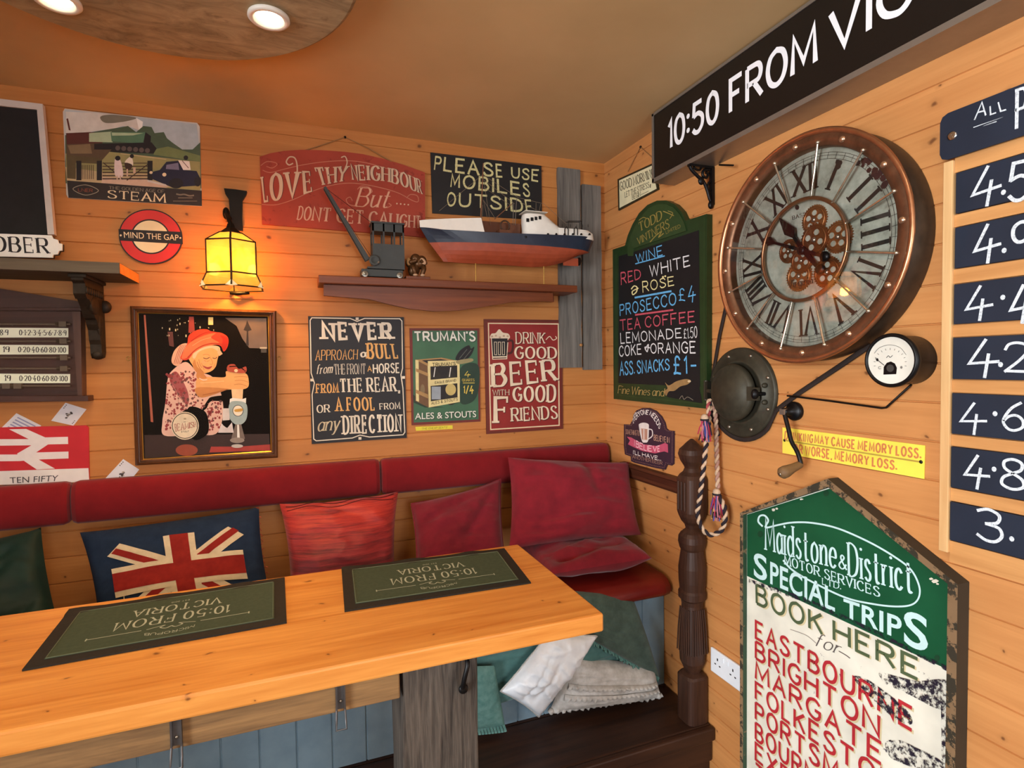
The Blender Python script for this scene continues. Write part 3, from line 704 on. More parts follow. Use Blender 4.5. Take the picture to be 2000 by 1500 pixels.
# flag print: polygons in the cushion's own square, cut into a fine net so that they follow the surface
def drape(name, f, parts, parent, lift=.0022, cells=44):
    m = M()
    for q_, (pts, mat, lay) in enumerate(parts):
        lay += q_*.05
        bm = bmesh.new(); fc = bm.faces.new([bm.verts.new((x, y, 0)) for x, y in pts])
        for k in range(1, cells):
            for co, no in (((k/cells, 0, 0), (1, 0, 0)), ((0, k/cells, 0), (0, 1, 0))):
                bmesh.ops.bisect_plane(bm, geom=bm.verts[:]+bm.edges[:]+bm.faces[:], plane_co=co, plane_no=no)
        bm.verts.index_update()
        m.add([f(v.co.x, v.co.y, 1, lift*(1+lay)) for v in bm.verts], [[v.index for v in q.verts] for q in bm.faces], mat, True); bm.free()
    return m.build(name, parent)
cu, cv, fx0, fx1, fy0, fy1 = .53, .545, .13, .89, .20, .90
def cross(hw, hh): return [[(cu-hw, fy0), (cu+hw, fy0), (cu+hw, fy1), (cu-hw, fy1)], [(fx0, cv-hh), (fx1, cv-hh), (fx1, cv+hh), (fx0, cv+hh)]]
parts = []
def diag(x0, y0, x1, y1, w): 
    d = Vector((x1-x0, y1-y0)).normalized(); n_ = Vector((-d.y, d.x))*w
    return [(x0+n_.x, y0+n_.y), (x1+n_.x, y1+n_.y), (x1-n_.x, y1-n_.y), (x0-n_.x, y0-n_.y)]
for sx, sy in ((fx0+.03, fy0+.05), (fx1-.03, fy0+.03), (fx1-.03, fy1-.03), (fx0+.03, fy1-.03)):
    parts.append((diag(sx, sy, cu, cv, .065), FCREAM, 0)); k = .012 if (sx < cu) == (sy < cv) else -.012
    parts.append((diag(sx, sy+k, cu+(sx-cu)*.30, cv+(sy-cv)*.30+k, .026), FRED, .4))
for q in cross(.088, .125): parts.append((q, FCREAM, .7))
for q in cross(.052, .080): parts.append((q, FRED, 1.1))
drape('flag_print', ff, parts, fl)
m = M(); m.tube([ff(.17+.004*k*k*.2, .80-.045*k, 1, .003) for k in range(6)], .0011, FCREAM, 5); m.tube([ff(.66+.03*k, .60+.02*sin(k*1.3), 1, .003) for k in range(5)], .0009, FCREAM, 5); m.build('loose_thread', fl)
m = M()
for k in range(16): 
    p = ff(1, .1+k*.05, 1); q = p+Vector((random.uniform(.004, .014), random.uniform(-.006, .004), random.uniform(-.012, .006))); m.tube([p, (p+q)/2+Vector((0, 0, .003)), q], .0012, FBACK, 5)
m.build('frayed_edge', fl)

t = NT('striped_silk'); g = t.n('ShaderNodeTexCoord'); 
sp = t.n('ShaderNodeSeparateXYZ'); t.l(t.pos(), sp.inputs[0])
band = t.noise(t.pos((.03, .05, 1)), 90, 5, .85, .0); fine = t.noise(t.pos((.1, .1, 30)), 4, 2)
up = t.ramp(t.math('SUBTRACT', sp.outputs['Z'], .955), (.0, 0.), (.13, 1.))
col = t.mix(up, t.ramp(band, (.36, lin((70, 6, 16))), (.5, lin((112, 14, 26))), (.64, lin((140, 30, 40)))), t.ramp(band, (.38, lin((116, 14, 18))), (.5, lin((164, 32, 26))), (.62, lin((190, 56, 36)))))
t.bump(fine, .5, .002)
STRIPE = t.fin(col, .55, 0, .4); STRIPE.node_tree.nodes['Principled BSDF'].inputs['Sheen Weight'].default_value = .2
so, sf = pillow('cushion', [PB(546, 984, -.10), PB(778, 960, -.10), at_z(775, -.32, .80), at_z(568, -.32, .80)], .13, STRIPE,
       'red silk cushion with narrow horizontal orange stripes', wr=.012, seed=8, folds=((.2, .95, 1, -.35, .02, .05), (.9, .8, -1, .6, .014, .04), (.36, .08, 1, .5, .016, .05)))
m = M(); m.tube([sf(k/24, .035+.02*sin(k*.7), 1, .0015) for k in range(1, 24)], .0014, paint(70, 10, 16), 5); m.tube([sf(k/24, .075+.018*sin(k*.6+1), 1, .0015) for k in range(1, 24)], .0012, paint(70, 10, 16), 5); m.build('seam', so)
WINE = fabric('wine_cotton', (100, 10, 26), (122, 18, 36), 14, .85, 700, .25, .2)
WINE2 = fabric('wine_cotton_light', (108, 13, 28), (132, 21, 36), 14, .85, 700, .25, .2)
pillow('cushion', [PB(803, 984, -.10), PB(978, 936, -.10), at_z(992, -.30, .80), at_z(812, -.30, .80)], .12, WINE,
       'small wine red cushion tilted against the wall, between striped and large red cushions', wr=.014, seed=12, piping=WINE, folds=((.35, .2, 1, -.35, .014, .05), (.5, .55, 1, -.7, .010, .05), (.75, .3, .8, -1, .010, .04)))
pillow('cushion', [PB(992, 893, -.12), PB(1228, 903, -.225), at_z(1252, -.33, .91), at_z(994, -.28, .91)], .14, WINE2,
       'large wine red cushion standing upright in the corner of the bench', wr=.017, seed=15, pinch=.05, folds=((.62, .12, .25, 1, .020, .05), (.3, .72, 1, -.1, .016, .04), (.8, .3, 1, -.9, .012, .05), (.15, .85, 1, .2, .012, .04)))
pillow('cushion', [Vector((-.50, -.12, .865)), Vector((-.055, -.10, .865)), Vector((-.075, -.47, .862)), Vector((-.52, -.47, .862))], .13, WINE2,
       'large wine red cushion lying flat on the seat in the corner', wr=.016, seed=18, pinch=.03, front=.5, folds=((.5, .8, 1, -.1, .014, .05),))

# cushions stored on the step below the table
SILV = fabric('silver_satin', (160, 156, 150), (200, 198, 194), 30, .35, 400, .15)
WHITS = fabric('white_satin', (212, 218, 224), (232, 236, 240), 12, .32, 400, .1)
TEAL = fabric('teal_velvet', (58, 98, 96), (84, 124, 120), 18, .8, 500, .25, .2)
TEALF = fabric('teal_fleece', (76, 118, 112), (104, 142, 134), 40, .95, 300, .5)
MOSS = fabric('moss_velvet', (50, 66, 58), (72, 90, 80), 24, .9, 500, .35, .2)
S0 = STEPZ
mo, mf = pillow('cushion', [PB(1075, 1150, -.51), PB(1236, 1168, -.51), at_z(1288, -.53, S0+.085), PB(1118, 1228, -.525)], .07, MOSS,
       'dark moss green cushion with a fluffy edge, rearmost of the pile on the step', wr=.008, seed=21, pinch=-.03, front=.55)
m = M()
for k in range(90):
    p = mf(k/90, 1, 1); e = p+Vector((random.uniform(-.006, .006), random.uniform(-.012, -.002), random.uniform(-.016, -.006))); m.tube([p, (p+e)/2+Vector((random.uniform(-.002, .002), -.002, 0)), e], .0028, TEALF, 5)
m.build('fringe', mo)
o, f = pillow('cushion', [PB(1112, 1280, -.495), at_z(1276, -.51, S0+.13), PZ(1292, 1360, S0+.035), PZ(1072, 1392, S0+.035)], .065, SILV,
       'silver satin cushion with gathered ruffles lying on the step', wr=.009, seed=24, pinch=.02, front=.75)
m = M()
for vv in (.42, .62):
    m.grid(lambda u, w: f(.04+u*.92, vv+w*.10+.012*sin(u*70)*w, 1, .004+.010*abs(sin(u*62+vv*9))*w+.006*sin(pi*w)), 150, 5, SILV)
m.build('ruffle', o)
m = M(); m.tube([f(k/70, 1, 1)+Vector((0, -.004, .002+.006*abs(sin(k*1.1)))) for k in range(71)], [.010+.004*sin(k*1.7) for k in range(71)], SILV, 7); m.build('trim', o, label='gathered silver edging')
o, f = pillow('cushion', [PB(1078, 1228, -.555), PB(1166, 1242, -.565), PZ(1052, 1400, S0+.04), PB(978, 1350, -.55)], .10, WHITS,
       'shiny white satin cushion with stitched edge leaning on the pile', wr=.018, seed=27, pinch=.05, piping=SILV, folds=((.5, .5, .2, 1, .008, .05), (.3, .6, .3, 1, .008, .04)))
pillow('cushion', [PB(880, 1262, -.485), PB(1215, 1200, -.485), PB(1215, 1300, -.485), at_z(925, -.485, S0+.10)], .045, TEAL,
       'teal cushion at the back of the pile, half under the tabletop', wr=.012, seed=30, pinch=.02, folds=((.4, .5, 1, -.6, .012, .05),))
pa = [PB(905, 1302, -.535), PB(966, 1300, -.53), PZ(986, 1416, S0+.035), PZ(885, 1424, S0+.035)]
o, f = pillow('cushion', pa, .05, TEALF, 'pale teal fleece cushion with fringed hem beside the table leg', wr=.004, seed=33, pinch=.0)
m = M()
for k in range(16):
    a, b = k/16+.006, (k+1)/16-.006; p, q = f(a, .995, 1), f(b, .995, 1); d = Vector((0, -.022, -.010))
    m.prism([p, q, q+d, p+d], [x+Vector((0, .002, .004)) for x in (p, q, q+d, p+d)], TEALF)
m.build('fringe', o)
# ---------------------------------------------------------------- back wall
CREAM = paint(226, 206, 168, .6, .06); CREAMW = worn(226, 210, 176, (120, 96, 70), .66)
STRING = paint(150, 112, 70, .9, .1)
def board(kind, off, pts, mat, name, label, cat, crop=(0, 0, 1), edge=None, smooth=False, group=None, bevel=0):
    return panel(kind, off, pts, mat, crop=crop, edge=edge, smooth=smooth).build(name, label=label, cat=cat, group=group, bevel=bevel)
def border(root, kind, off, crop, pts, w, mat, name='border', smooth=False):
    d = Dec(kind, off, crop); d.line(pts, w, mat, smooth=smooth, closed=True); return d.build(name, root)

# steam railway tin sign
cA = (0, 100, 5.0)
o = board('B', .004, [(632, 560), (1925, 700), (1950, 735), (1972, 1515), (665, 1432), (648, 1400), (614, 590)], worn(196, 190, 180, (120, 110, 100), .7), 'tin_sign',
          'rectangular steam railway picture sign with a dark title band, high on the left', 'sign', cA)
d = Dec('B', .004, cA)
SKY = paint(172, 182, 186); CLOUD = paint(206, 200, 190); TREE = paint(74, 92, 70); TREE2 = paint(84, 100, 70); FIELD = paint(150, 142, 92); FIELD2 = paint(112, 124, 78)
ENG = paint(84, 120, 92); ENGL = paint(168, 186, 150); DK = paint(34, 30, 32); MAR = paint(84, 40, 32); TANP = paint(190, 166, 124); FENCE = paint(66, 46, 36); PINK = paint(206, 174, 150); NAVY = paint(34, 34, 56)
d.poly([(632, 572), (1920, 712), (1955, 1000), (640, 1000)], SKY)
d.up().poly([(640, 590), (900, 600), (1300, 640), (1385, 700), (1380, 780), (1290, 745), (1200, 730), (1100, 760), (1000, 770), (800, 800), (640, 800)], CLOUD)
d.poly([(980, 640), (1100, 620), (1330, 650), (1200, 690), (1030, 700)], paint(120, 116, 100), True); d.poly([(1330, 650), (1395, 690), (1385, 790), (1360, 785)], WHITE)
d.poly([(636, 820), (900, 790), (1250, 730), (1330, 790), (1400, 730), (1480, 740), (1510, 800), (1600, 790), (1630, 850), (1680, 890), (1780, 960), (1950, 960), (1958, 1350), (640, 1290)], TREE)
d.poly([(1880, 960), (1955, 890), (1966, 1340), (1900, 1330)], TREE)
d.up().poly([(1500, 960), (1640, 930), (1955, 1020), (1958, 1080), (1500, 1010)], FIELD2); d.poly([(640, 1000), (1050, 980), (1955, 1080), (1958, 1360), (655, 1300)], FIELD)
d.poly([(640, 1130), (1000, 1180), (1500, 1200), (1700, 1330), (655, 1290)], TANP); d.poly([(1000, 1230), (1430, 1250), (1640, 1335), (990, 1290)], PINK)
d.up().poly([(645, 800), (880, 790), (1010, 800), (1000, 900), (650, 910)], MAR); d.poly([(870, 800), (1090, 785), (1100, 890), (870, 885)], ENGL)
d.poly([(1080, 790), (1420, 790), (1475, 830), (1465, 910), (1090, 880)], ENG); d.poly([(1090, 795), (1400, 800), (1300, 822), (1095, 825)], ENGL); d.poly([(1420, 790), (1475, 830), (1470, 900), (1400, 890)], DK)
d.up().poly([(920, 905), (1480, 890), (1530, 950), (1500, 1000), (1100, 985), (920, 960)], DK)
for k in range(6): d.ellipse(1150+k*58, 945+k*5, 24, 24, paint(92, 80, 76))
d.up().poly([(650, 910), (920, 900), (920, 960), (1090, 960), (1000, 1060), (650, 1060)], paint(88, 70, 50)); d.poly([(660, 920), (880, 905), (900, 1000), (690, 1000)], paint(126, 104, 74))
d.poly([(650, 1010), (1000, 1050), (990, 1100), (740, 1090), (740, 1250), (655, 1240)], paint(86, 74, 46))
for k in range(6): d.rect(1000, 1090+k*30, 1460, 1097+k*31, FENCE)
d.line([(1010, 1090), (1200, 1250)], 9, FENCE, False); d.line([(1450, 1100), (1240, 1260)], 9, FENCE, False)
for x in (745, 945, 1440): d.rect(x, 1070, x+50, 1260, DK)
for k in range(7): d.rect(800+k*18, 1110, 806+k*18, 1250, FENCE)
d.line([(1180, 1000), (1620, 1055)], 8, TANP, False)
d.up().poly([(1120, 1065), (1150, 1040), (1185, 1090), (1200, 1220), (1125, 1215)], paint(220, 200, 196), True); d.ellipse(1150, 1045, 26, 24, DK); d.rect(1138, 1215, 1150, 1280, PINK); d.rect(1170, 1215, 1182, 1280, PINK)
d.poly([(1220, 1080), (1280, 1030), (1300, 1110), (1250, 1130)], paint(226, 214, 196), True); d.ellipse(1288, 1025, 20, 20, DK); d.poly([(1220, 1090), (1290, 1110), (1270, 1160), (1230, 1150)], FENCE, True); d.rect(1235, 1150, 1250, 1220, PINK); d.rect(1300, 1135, 1325, 1190, PINK)
d.poly([(1480, 1180), (1560, 1160), (1625, 1080), (1740, 1070), (1790, 1160), (1920, 1170), (1955, 1240), (1955, 1310), (1680, 1330), (1490, 1250)], NAVY)
d.up().poly([(1625, 1110), (1740, 1090), (1750, 1160), (1620, 1150)], paint(120, 116, 140)); d.ellipse(1605, 1205, 20, 18, CREAM); d.ellipse(1475, 1185, 16, 14, CREAM); d.ellipse(1720, 1290, 70, 50, DK); d.ellipse(1930, 1270, 34, 50, DK)
d.poly([(1440, 1255), (1620, 1300), (1640, 1325), (1440, 1275)], paint(200, 190, 180))
d.poly([(1740, 1065), (1850, 1075), (1862, 1160), (1790, 1160)], paint(226, 214, 206)); d.ellipse(1815, 1040, 22, 22, DK); d.line([(1780, 1070), (1840, 1140)], 6, MAR, False)
d.poly([(648, 660), (664, 655), (690, 775), (672, 770)], paint(90, 40, 30))
d.build('picture', o)
d = Dec('B', .0045, cA); d.lay = .0016
d.poly([(655, 1262), (1970, 1362), (1972, 1512), (668, 1430)], paint(44, 38, 36))
d.up().row('STEAM', 1055, 1432, 1612, 1480, 74, 82, CREAM, ('serif', 1.9, .7)); d.row('THE GOLDEN AGE OF', 1065, 1345, 1602, 1385, 28, 32, paint(150, 138, 120), ('serif', 1.3, .6))
lens = [(712, 1345), (835, 1305), (962, 1362), (835, 1405)]
d.line(lens, 6, paint(160, 150, 130), True, True); d.row('LNER', 765, 1368, 905, 1376, 30, 30, paint(140, 70, 50), ('sans', 1.4))
d.line([(1725, 1395), (1760, 1402), (1800, 1398), (1850, 1412), (1890, 1408)], 14, paint(120, 112, 98)); d.rect(1740, 1428, 1880, 1436, paint(120, 112, 98)); d.rect(1690, 1462, 1925, 1466, paint(140, 130, 112))
d.build('lettering', o)

# round red and cream sign
c1 = (0, 150, 3.5714)
RC = (1050, 1115); RX, RY = 222, 192
def roundel(rx, ry, n=48): return [(RC[0]+rx*cos(2*pi*k/n), RC[1]+ry*sin(2*pi*k/n)+.05*rx*cos(2*pi*k/n)) for k in range(n)]
DKB = worn(30, 26, 30, (120, 80, 50), .72); REDE = worn(196, 44, 44, (70, 40, 30), .72); CRE = worn(222, 208, 168, (110, 70, 40), .72)
o = board('B', .008, roundel(RX, RY), DKB, 'round_sign', 'round red and cream enamel sign with a dark bar reading MIND THE GAP', 'sign', c1, smooth=False)
d = Dec('B', .008, c1); d.poly(roundel(RX-8, RY-8), REDE); d.up().poly(roundel(136, 122), DKB); d.up().poly(roundel(126, 112), CRE)
d.up().poly([(RC[0]-RX-2, 1062), (RC[0]+RX-3, 1082), (RC[0]+RX+4, 1168), (RC[0]-RX+4, 1142)], DKB)
d.build('rings', o)
d = Dec('B', .008, c1); d.lay = .0022; d.T('MIND THE GAP', [(866, 1122), (1245, 1142)], [(862, 1078), (1245, 1100)], CREAM, ('font', 0.)); d.ellipse(842, 1106, 7, 7, CREAM); d.ellipse(1258, 1124, 6, 6, CREAM)
d.build('lettering', o)

# big blackboard standing on the grey shelf, with a white frame, and its month plate
SHZ, SHD = 1.969, .225
BBY = -.05
BLKB = paint(26, 25, 26, .75, .15); WPAINT = paint(196, 188, 182, .55, .05)
def rect3(pts, y0, y1, mat, m):
    A = [PB(px, py, y0) for px, py in pts]; B_ = [Vector((p.x, y1, p.z)) for p in A]; m.prism(A, B_, mat); return m
bb = thing('blackboard', (PB(-120, 400, BBY).x, BBY, SHZ), 'black noticeboard in a white frame standing on the grey shelf, top left', 'blackboard')
OUT = [(-330, 152), (83, 203), (106, 458), (-330, 470)]; INN = [(-310, 172), (72, 214), (93, 458), (-310, 470)]
m = rect3(INN, BBY+.006, BBY+.016, BLKB, M()); m.build('board_face', bb)
m = M()
for a, b, c, e in ((0, 1, 1, 0), (1, 2, 2, 1)):
    rect3([OUT[a], OUT[b], INN[c], INN[e]], BBY, BBY+.02, WPAINT, m)
m.build('frame', bb)
cM = (0, 440, 4.1682)
MY = .075
pl = thing('month_plate', (PB(0, 500, -MY).x, -MY, SHZ+.001), 'white enamel month plate with dark lettering leaning on the blackboard', 'sign')
out = [(-900, 40), (420, 82), (432, 108), (470, 118), (478, 146), (505, 150), (505, 205), (480, 208), (468, 236), (432, 240), (428, 264), (-900, 232)]
A = [PB(x/cM[2], 440+y/cM[2], -MY) for x, y in out]
M().prism(A, [Vector((p.x, -MY+.006, p.z)) for p in A], WHITE).build('plate', pl)
A2 = [PB((x+(10 if x > 0 else 0))/cM[2], 440+(y+6)/cM[2], -MY+.008) for x, y in out]
M().prism(A2, [Vector((p.x, -MY+.016, p.z)) for p in A2], BLACK).build('backing', pl)
d = Dec('B', MY, cM); d.T('OCTOBER', [(-455, 195), (395, 228)], [(-455, 70), (380, 108)], paint(36, 34, 38), ('serif', 1.7, .55), gap=3.2); d.build('lettering', pl)

# grey shelf with its iron bracket
SX1 = -1.872
GREYS = wood('grey_shelf', (70, 60, 48), (98, 86, 70), 'x', 1, rough=.65)
sh = thing('wall_shelf', (-2.6, -.11, 1.94), 'grey painted plank shelf on an iron bracket, upper left', 'shelf')
m = M(); m.box(-3.5, SX1, -SHD, -.001, SHZ-.034, SHZ-.0005, GREYS); m.add([(SX1+.0006, -SHD+.002, SHZ-.033), (SX1+.0006, -.002, SHZ-.033), (SX1+.0006, -.002, SHZ-.002), (SX1+.0006, -SHD+.002, SHZ-.002)], [(0, 1, 2, 3)], TABLE)
m.build('plank', sh)
CIRON = paint(52, 44, 34, .6, .35, .4, 60)
def corbel(x, z1):
    pr = [(-.003, z1), (-.195, z1), (-.195, z1-.02), (-.180, z1-.028), (-.182, z1-.06), (-.165, z1-.075), (-.15, z1-.074), (-.128, z1-.095), (-.10, z1-.13), (-.085, z1-.136), (-.078, z1-.15), (-.062, z1-.168), (-.058, z1-.20), (-.05, z1-.215), (-.048, z1-.245), (-.036, z1-.262), (-.014, z1-.258), (-.003, z1-.24)]
    m = M(); A = [(x-.016, y, z) for y, z in pr]; B_ = [(x+.016, y, z) for y, z in pr]; m.prism(A, B_, CIRON)
    for k in range(8): m.ell((x+.017, -.175+k*.021, z1-.048), (.006, .006, .012), CIRON)
    m.box(x-.024, x+.024, -.198, -.003, z1-.012, z1-.0005, CIRON)
    m.ell((x+.014, -.10, z1-.09), (.010, .035, .03), CIRON); m.ell((x+.014, -.05, z1-.15), (.008, .018, .04), CIRON); m.ell((x, -.03, z1-.248), (.02, .022, .018), CIRON); m.ell((x+.02, -.014, z1-.085), (.02, .013, .022), CIRON)
    m.build('bracket', sh, bevel=.003, label='ornate dark iron bracket')
corbel(-1.992, SHZ-.0345); corbel(-3.1, SHZ-.0345)

# snooker scoreboard
cS = (0, 440, 4.1682)
SB = wood('scoreboard_wood', (52, 30, 24), (74, 46, 38), 'x', 1, rough=.4)
sb = thing('snooker_scoreboard', (PB(-30, 780, -.03).x, -.03, PB(-30, 785, -.03).z), 'dark wooden snooker scoreboard with white number strips below the grey shelf', 'scoreboard')
def bpan(pts, off, mat, name, lab=None, bevel=0, parent=None):
    return panel('B', off, pts, mat, crop=cS).build(name, parent or sb, label=lab, bevel=bevel)
bpan([(-900, 690), (655, 700), (670, 1420), (-900, 1420)], .03, SB, 'backboard')
bpan([(-900, 395), (-30, 510), (655, 622), (672, 650), (662, 695), (-900, 690)], .045, SB, 'pediment')
m = panel('B', .05, [(-900, 640), (668, 640), (672, 668), (-900, 668)], SB, crop=cS); m.build('moulding', sb)
bpan([(585, 700), (655, 700), (668, 1390), (632, 1390)], .045, wood('scoreboard_stile', (70, 46, 40), (92, 66, 58), 'z', 1, rough=.35), 'stile')
bpan([(-900, 1395), (715, 1388), (718, 1432), (-900, 1450)], .055, SB, 'ledge')
STR = worn(238, 244, 224, (150, 150, 130), .72); NUM = paint(46, 40, 38)
for (y0, y1, l, r, xr, lx, rx0, rx1) in ((833, 912, '8·9', '0·1·2·3·4·5·6·7·8·9', 555, (0, 65), 158, 538), (972, 1050, '19', '0·20·40·60·80·100', 556, (25, 75), 150, 535), (1207, 1284, '19', '0·20·40·60·80·100', 570, (38, 85), 160, 548)):
    s_ = bpan([(-900, y0-4), (xr, y0+4), (xr, y1), (-900, y1+6)], .032, STR, 'number_strip')
    d = Dec('B', .0322, cS); d.row(l, lx[0], y1-18, lx[1], y1-18, 44, 44, NUM, ('serif', 1.7, .6), 1.6); d.row(r, rx0, y1-18, rx1, y1-14, 42, 42, NUM, ('serif', 1.8, .7), 1.5); d.build('numbers', s_)
for (y, xs) in ((806, (515,)), (945, (520,)), (1080, (525,)), (1168, (525,)), (1310, (58, 150))):
    def Q(x, yy, o=.044): return PB(x/cS[2], 440+yy/cS[2], -o)
    m = M(); m.tube([Q(-900, y-4), Q(575, y)], .0035, paint(96, 84, 74, .3), 8); rl = m.build('rail', sb)
    for x in xs:
        p = Q(x, y); m = M(); m.lathe([(.0075, -.020), (.0075, .004), (.006, .006)], p-Vector((0, 0, 0)), (1, 0, 0), paint(70, 60, 50, .4), 6, smooth=False); m.box(p.x-.010, p.x+.010, p.y-.008, p.y+.008, p.z-.008, p.z+.009, paint(92, 80, 66, .4)); m.build('slider', rl)
    for x in (100,): m = M(); m.ell(Q(x, y, .034), .004, SCREW); m.build('rail_stud', rl)

# playing cards
PC = paint(224, 224, 232, .4, .03)
def card(pts, lab, crop, marks=True, off=.0015):
    o = panel('B', off, pts, PC, crop=crop).build('playing_card', label=lab, cat='playing card')
    d = Dec('B', off, crop); c = [d.P(*p) for p in pts]
    d2 = Dec('B', off); n_ = Vector((0, -.0004, 0))
    def q(u, v): return c[0].lerp(c[1], u).lerp(c[3].lerp(c[2], u), v)+n_
    ink = paint(70, 62, 62); g = paint(186, 176, 166)
    if marks:
        for k in range(18):
            a = random.uniform(0, 2*pi); r = random.uniform(0, .16); cx, cy = .5+r*cos(a)*.9, .5+r*sin(a)*1.25; s_ = random.uniform(.03, .06)
            d2.add([q(cx+s_*cos(t_), cy+s_*.8*sin(t_)) for t_ in (0, 1.3, 2.4, 3.6, 5)], [(0, 1, 2, 3, 4)], ink if k % 3 else g)
        for (u, v) in ((.10, .10), (.10, .18), (.10, .26), (.90, .90), (.90, .82), (.90, .74)): d2.add([q(u-.025, v-.02), q(u+.025, v-.02), q(u+.025, v+.02), q(u-.025, v+.02)], [(0, 1, 2, 3)], ink)
    else:
        for k in range(7): d2.add([q(.14, .1+k*.12), q(.86, .1+k*.12), q(.86, .15+k*.12), q(.14, .15+k*.12)], [(0, 1, 2, 3)], paint(150, 152, 190))
    d2.build('card_print', o)
card([(400, 958), (528, 998), (448, 1098), (312, 1068)], 'white playing card tucked above the right part of the double arrow sign', (0, 480, 3.125))
card([(100, 1022), (252, 1098), (130, 1215), (-20, 1140)], 'white playing card showing its blue back, half behind the double arrow sign', (0, 480, 3.125), False)
card([(752, 1302), (850, 1366), (740, 1500), (638, 1425)], 'white playing card tucked behind the red pad below the framed photo', (0, 480, 3.125))

# double arrow railway sign
cR = (0, 480, 3.125)
RSR = worn(196, 30, 42, (120, 40, 36), .74); RSW = worn(228, 224, 222, (110, 60, 40), .74)
o = board('B', .006, [(-560, 1122), (525, 1097), (540, 1110), (546, 1440), (-560, 1482)], RSR, 'railway_sign', 'red and white railway sign with a double arrow over the words TEN FIFTY', 'sign', cR)
d = Dec('B', .006, cR)
d.poly([(-560, 1395), (540, 1357), (545, 1440), (-560, 1480)], RSW)
WH = paint(230, 222, 222, .45, .04)
d.up().poly([(-560, 1182), (195, 1180), (262, 1170), (415, 1166), (416, 1210), (310, 1212), (200, 1218), (-560, 1226)], WH); d.poly([(-560, 1276), (110, 1274), (200, 1262), (418, 1256), (418, 1298), (250, 1304), (120, 1314), (-560, 1322)], WH)
d.poly([(55, 1120), (160, 1118), (310, 1185), (250, 1205), (215, 1200)], WH); d.poly([(312, 1200), (200, 1275), (110, 1285), (105, 1268), (240, 1190)], WH); d.poly([(105, 1285), (210, 1290), (335, 1360), (225, 1366)], WH)
d.build('emblem', o)
d = Dec('B', .006, cR); d.lay = .0018; d.T('TEN FIFTY', [(62, 1450), (350, 1436)], [(58, 1412), (358, 1398)], paint(60, 60, 66), ('font', .0)); d.build('lettering', o)
# wall lamp: iron bracket and a six sided leaded glass lantern, lit
LPX, LPY = -1.565, -.112
def zl(py): return PB(456, py, LPY).z
lamp = thing('wall_lamp', (LPX, -.05, zl(566)), 'lit amber leaded glass lantern on a dark iron bracket above the framed photo', 'wall lamp')
cL = (380, 350, 6.0)
m = panel('B', .016, [(343, 105), (480, 118), (615, 138), (605, 180), (560, 250), (556, 440), (566, 600), (425, 600), (415, 400), (400, 230), (360, 170)], IRON, crop=cL)
m.build('back_plate', lamp, bevel=.003)
tz = zl(457); hz = tz
m = M(); m.tube(cat_rom([(LPX-.012, -.012, tz+.075), (LPX-.02, -.05, tz+.083), (LPX-.01, -.09, tz+.06), (LPX, LPY, tz+.03), (LPX, LPY, tz)], 6), .008, IRON, 8); m.ell((LPX-.02, -.05, tz+.085), (.012, .016, .022), IRON)
m.lathe([(.012, tz+.034), (.016, tz+.02), (.030, tz+.008), (.040, tz), (.0, tz-.002)], (LPX, LPY, 0), (0, 0, 1), IRON, 6, smooth=False)
m.build('arm', lamp, label='dark iron arm and gallery')
tiers = [(.040, zl(457)), (.088, zl(475)), (.088, zl(537)), (.110, zl(563))]
def hexp(r, z, k): a = radians(60*k-90+3); return Vector((LPX+r*cos(a), LPY+r*sin(a)*.92, z))
t = NT('amber_glass'); f = t.noise(t.pos((1, 1, 1)), 22, 4, .6, .6)
col = t.ramp(f, (.3, (1.0, .50, .06)), (.7, (1.0, .66, .16)))
trl = t.n('ShaderNodeBsdfTranslucent'); t.l(t.mix(1., col, (.17, .17, .17), 'MULTIPLY'), trl.inputs[0])
em = t.n('ShaderNodeEmission'); t.l(col, em.inputs[0]); em.inputs[1].default_value = .6
ad = t.n('ShaderNodeAddShader'); t.l(trl.outputs[0], ad.inputs[0]); t.l(em.outputs[0], ad.inputs[1])
tp_ = t.n('ShaderNodeBsdfTransparent'); tp_.inputs[0].default_value = (1, .62, .2, 1); m0 = t.n('ShaderNodeMixShader'); m0.inputs[0].default_value = .40
t.l(ad.outputs[0], m0.inputs[1]); t.l(tp_.outputs[0], m0.inputs[2])
gs = t.n('ShaderNodeBsdfGlossy'); gs.inputs['Roughness'].default_value = .15; mx = t.n('ShaderNodeMixShader'); mx.inputs[0].default_value = .04
t.l(m0.outputs[0], mx.inputs[1]); t.l(gs.outputs[0], mx.inputs[2]); t.l(mx.outputs[0], t.out.inputs[0]); AMBER = t.m
PALEG = paint(236, 226, 186, .3, .03)
m = M()
for (r0, z0), (r1, z1) in zip(tiers, tiers[1:]):
    for k in range(6): m.add([hexp(r0, z0, k), hexp(r0, z0, k+1), hexp(r1, z1, k+1), hexp(r1, z1, k)], [(0, 1, 2, 3)], AMBER)
shd = m.build('lamp_shade', lamp)
LEAD = paint(52, 38, 20, .5, .2, .5)
m = M()
for r, z in tiers:
    m.tube([hexp(r+.0008, z, k) for k in range(6)], .0026, LEAD, 6, closed=True)
for k in range(6): m.tube([hexp(r+.0008, z, k) for r, z in tiers], .0034 if k % 6 == 0 else .0026, LEAD, 6)
m.build('leading', shd)
m = M()
for k in range(6):
    a, b = hexp(tiers[3][0]+.002, tiers[3][1], k), hexp(tiers[2][0], tiers[2][1], k); L_, R_ = hexp(tiers[3][0], tiers[3][1], k-1), hexp(tiers[3][0], tiers[3][1], k+1); o_ = Vector((a.x-LPX, a.y-LPY, 0)).normalized()*.003
    m.add([a+o_+Vector((0, 0, -.004)), a.lerp(R_, .2)+o_, a.lerp(b, .42)+o_, a.lerp(L_, .2)+o_], [(0, 1, 2, 3)], PALEG)
m.build('corner_glass', shd, label='pale glass corner pieces')
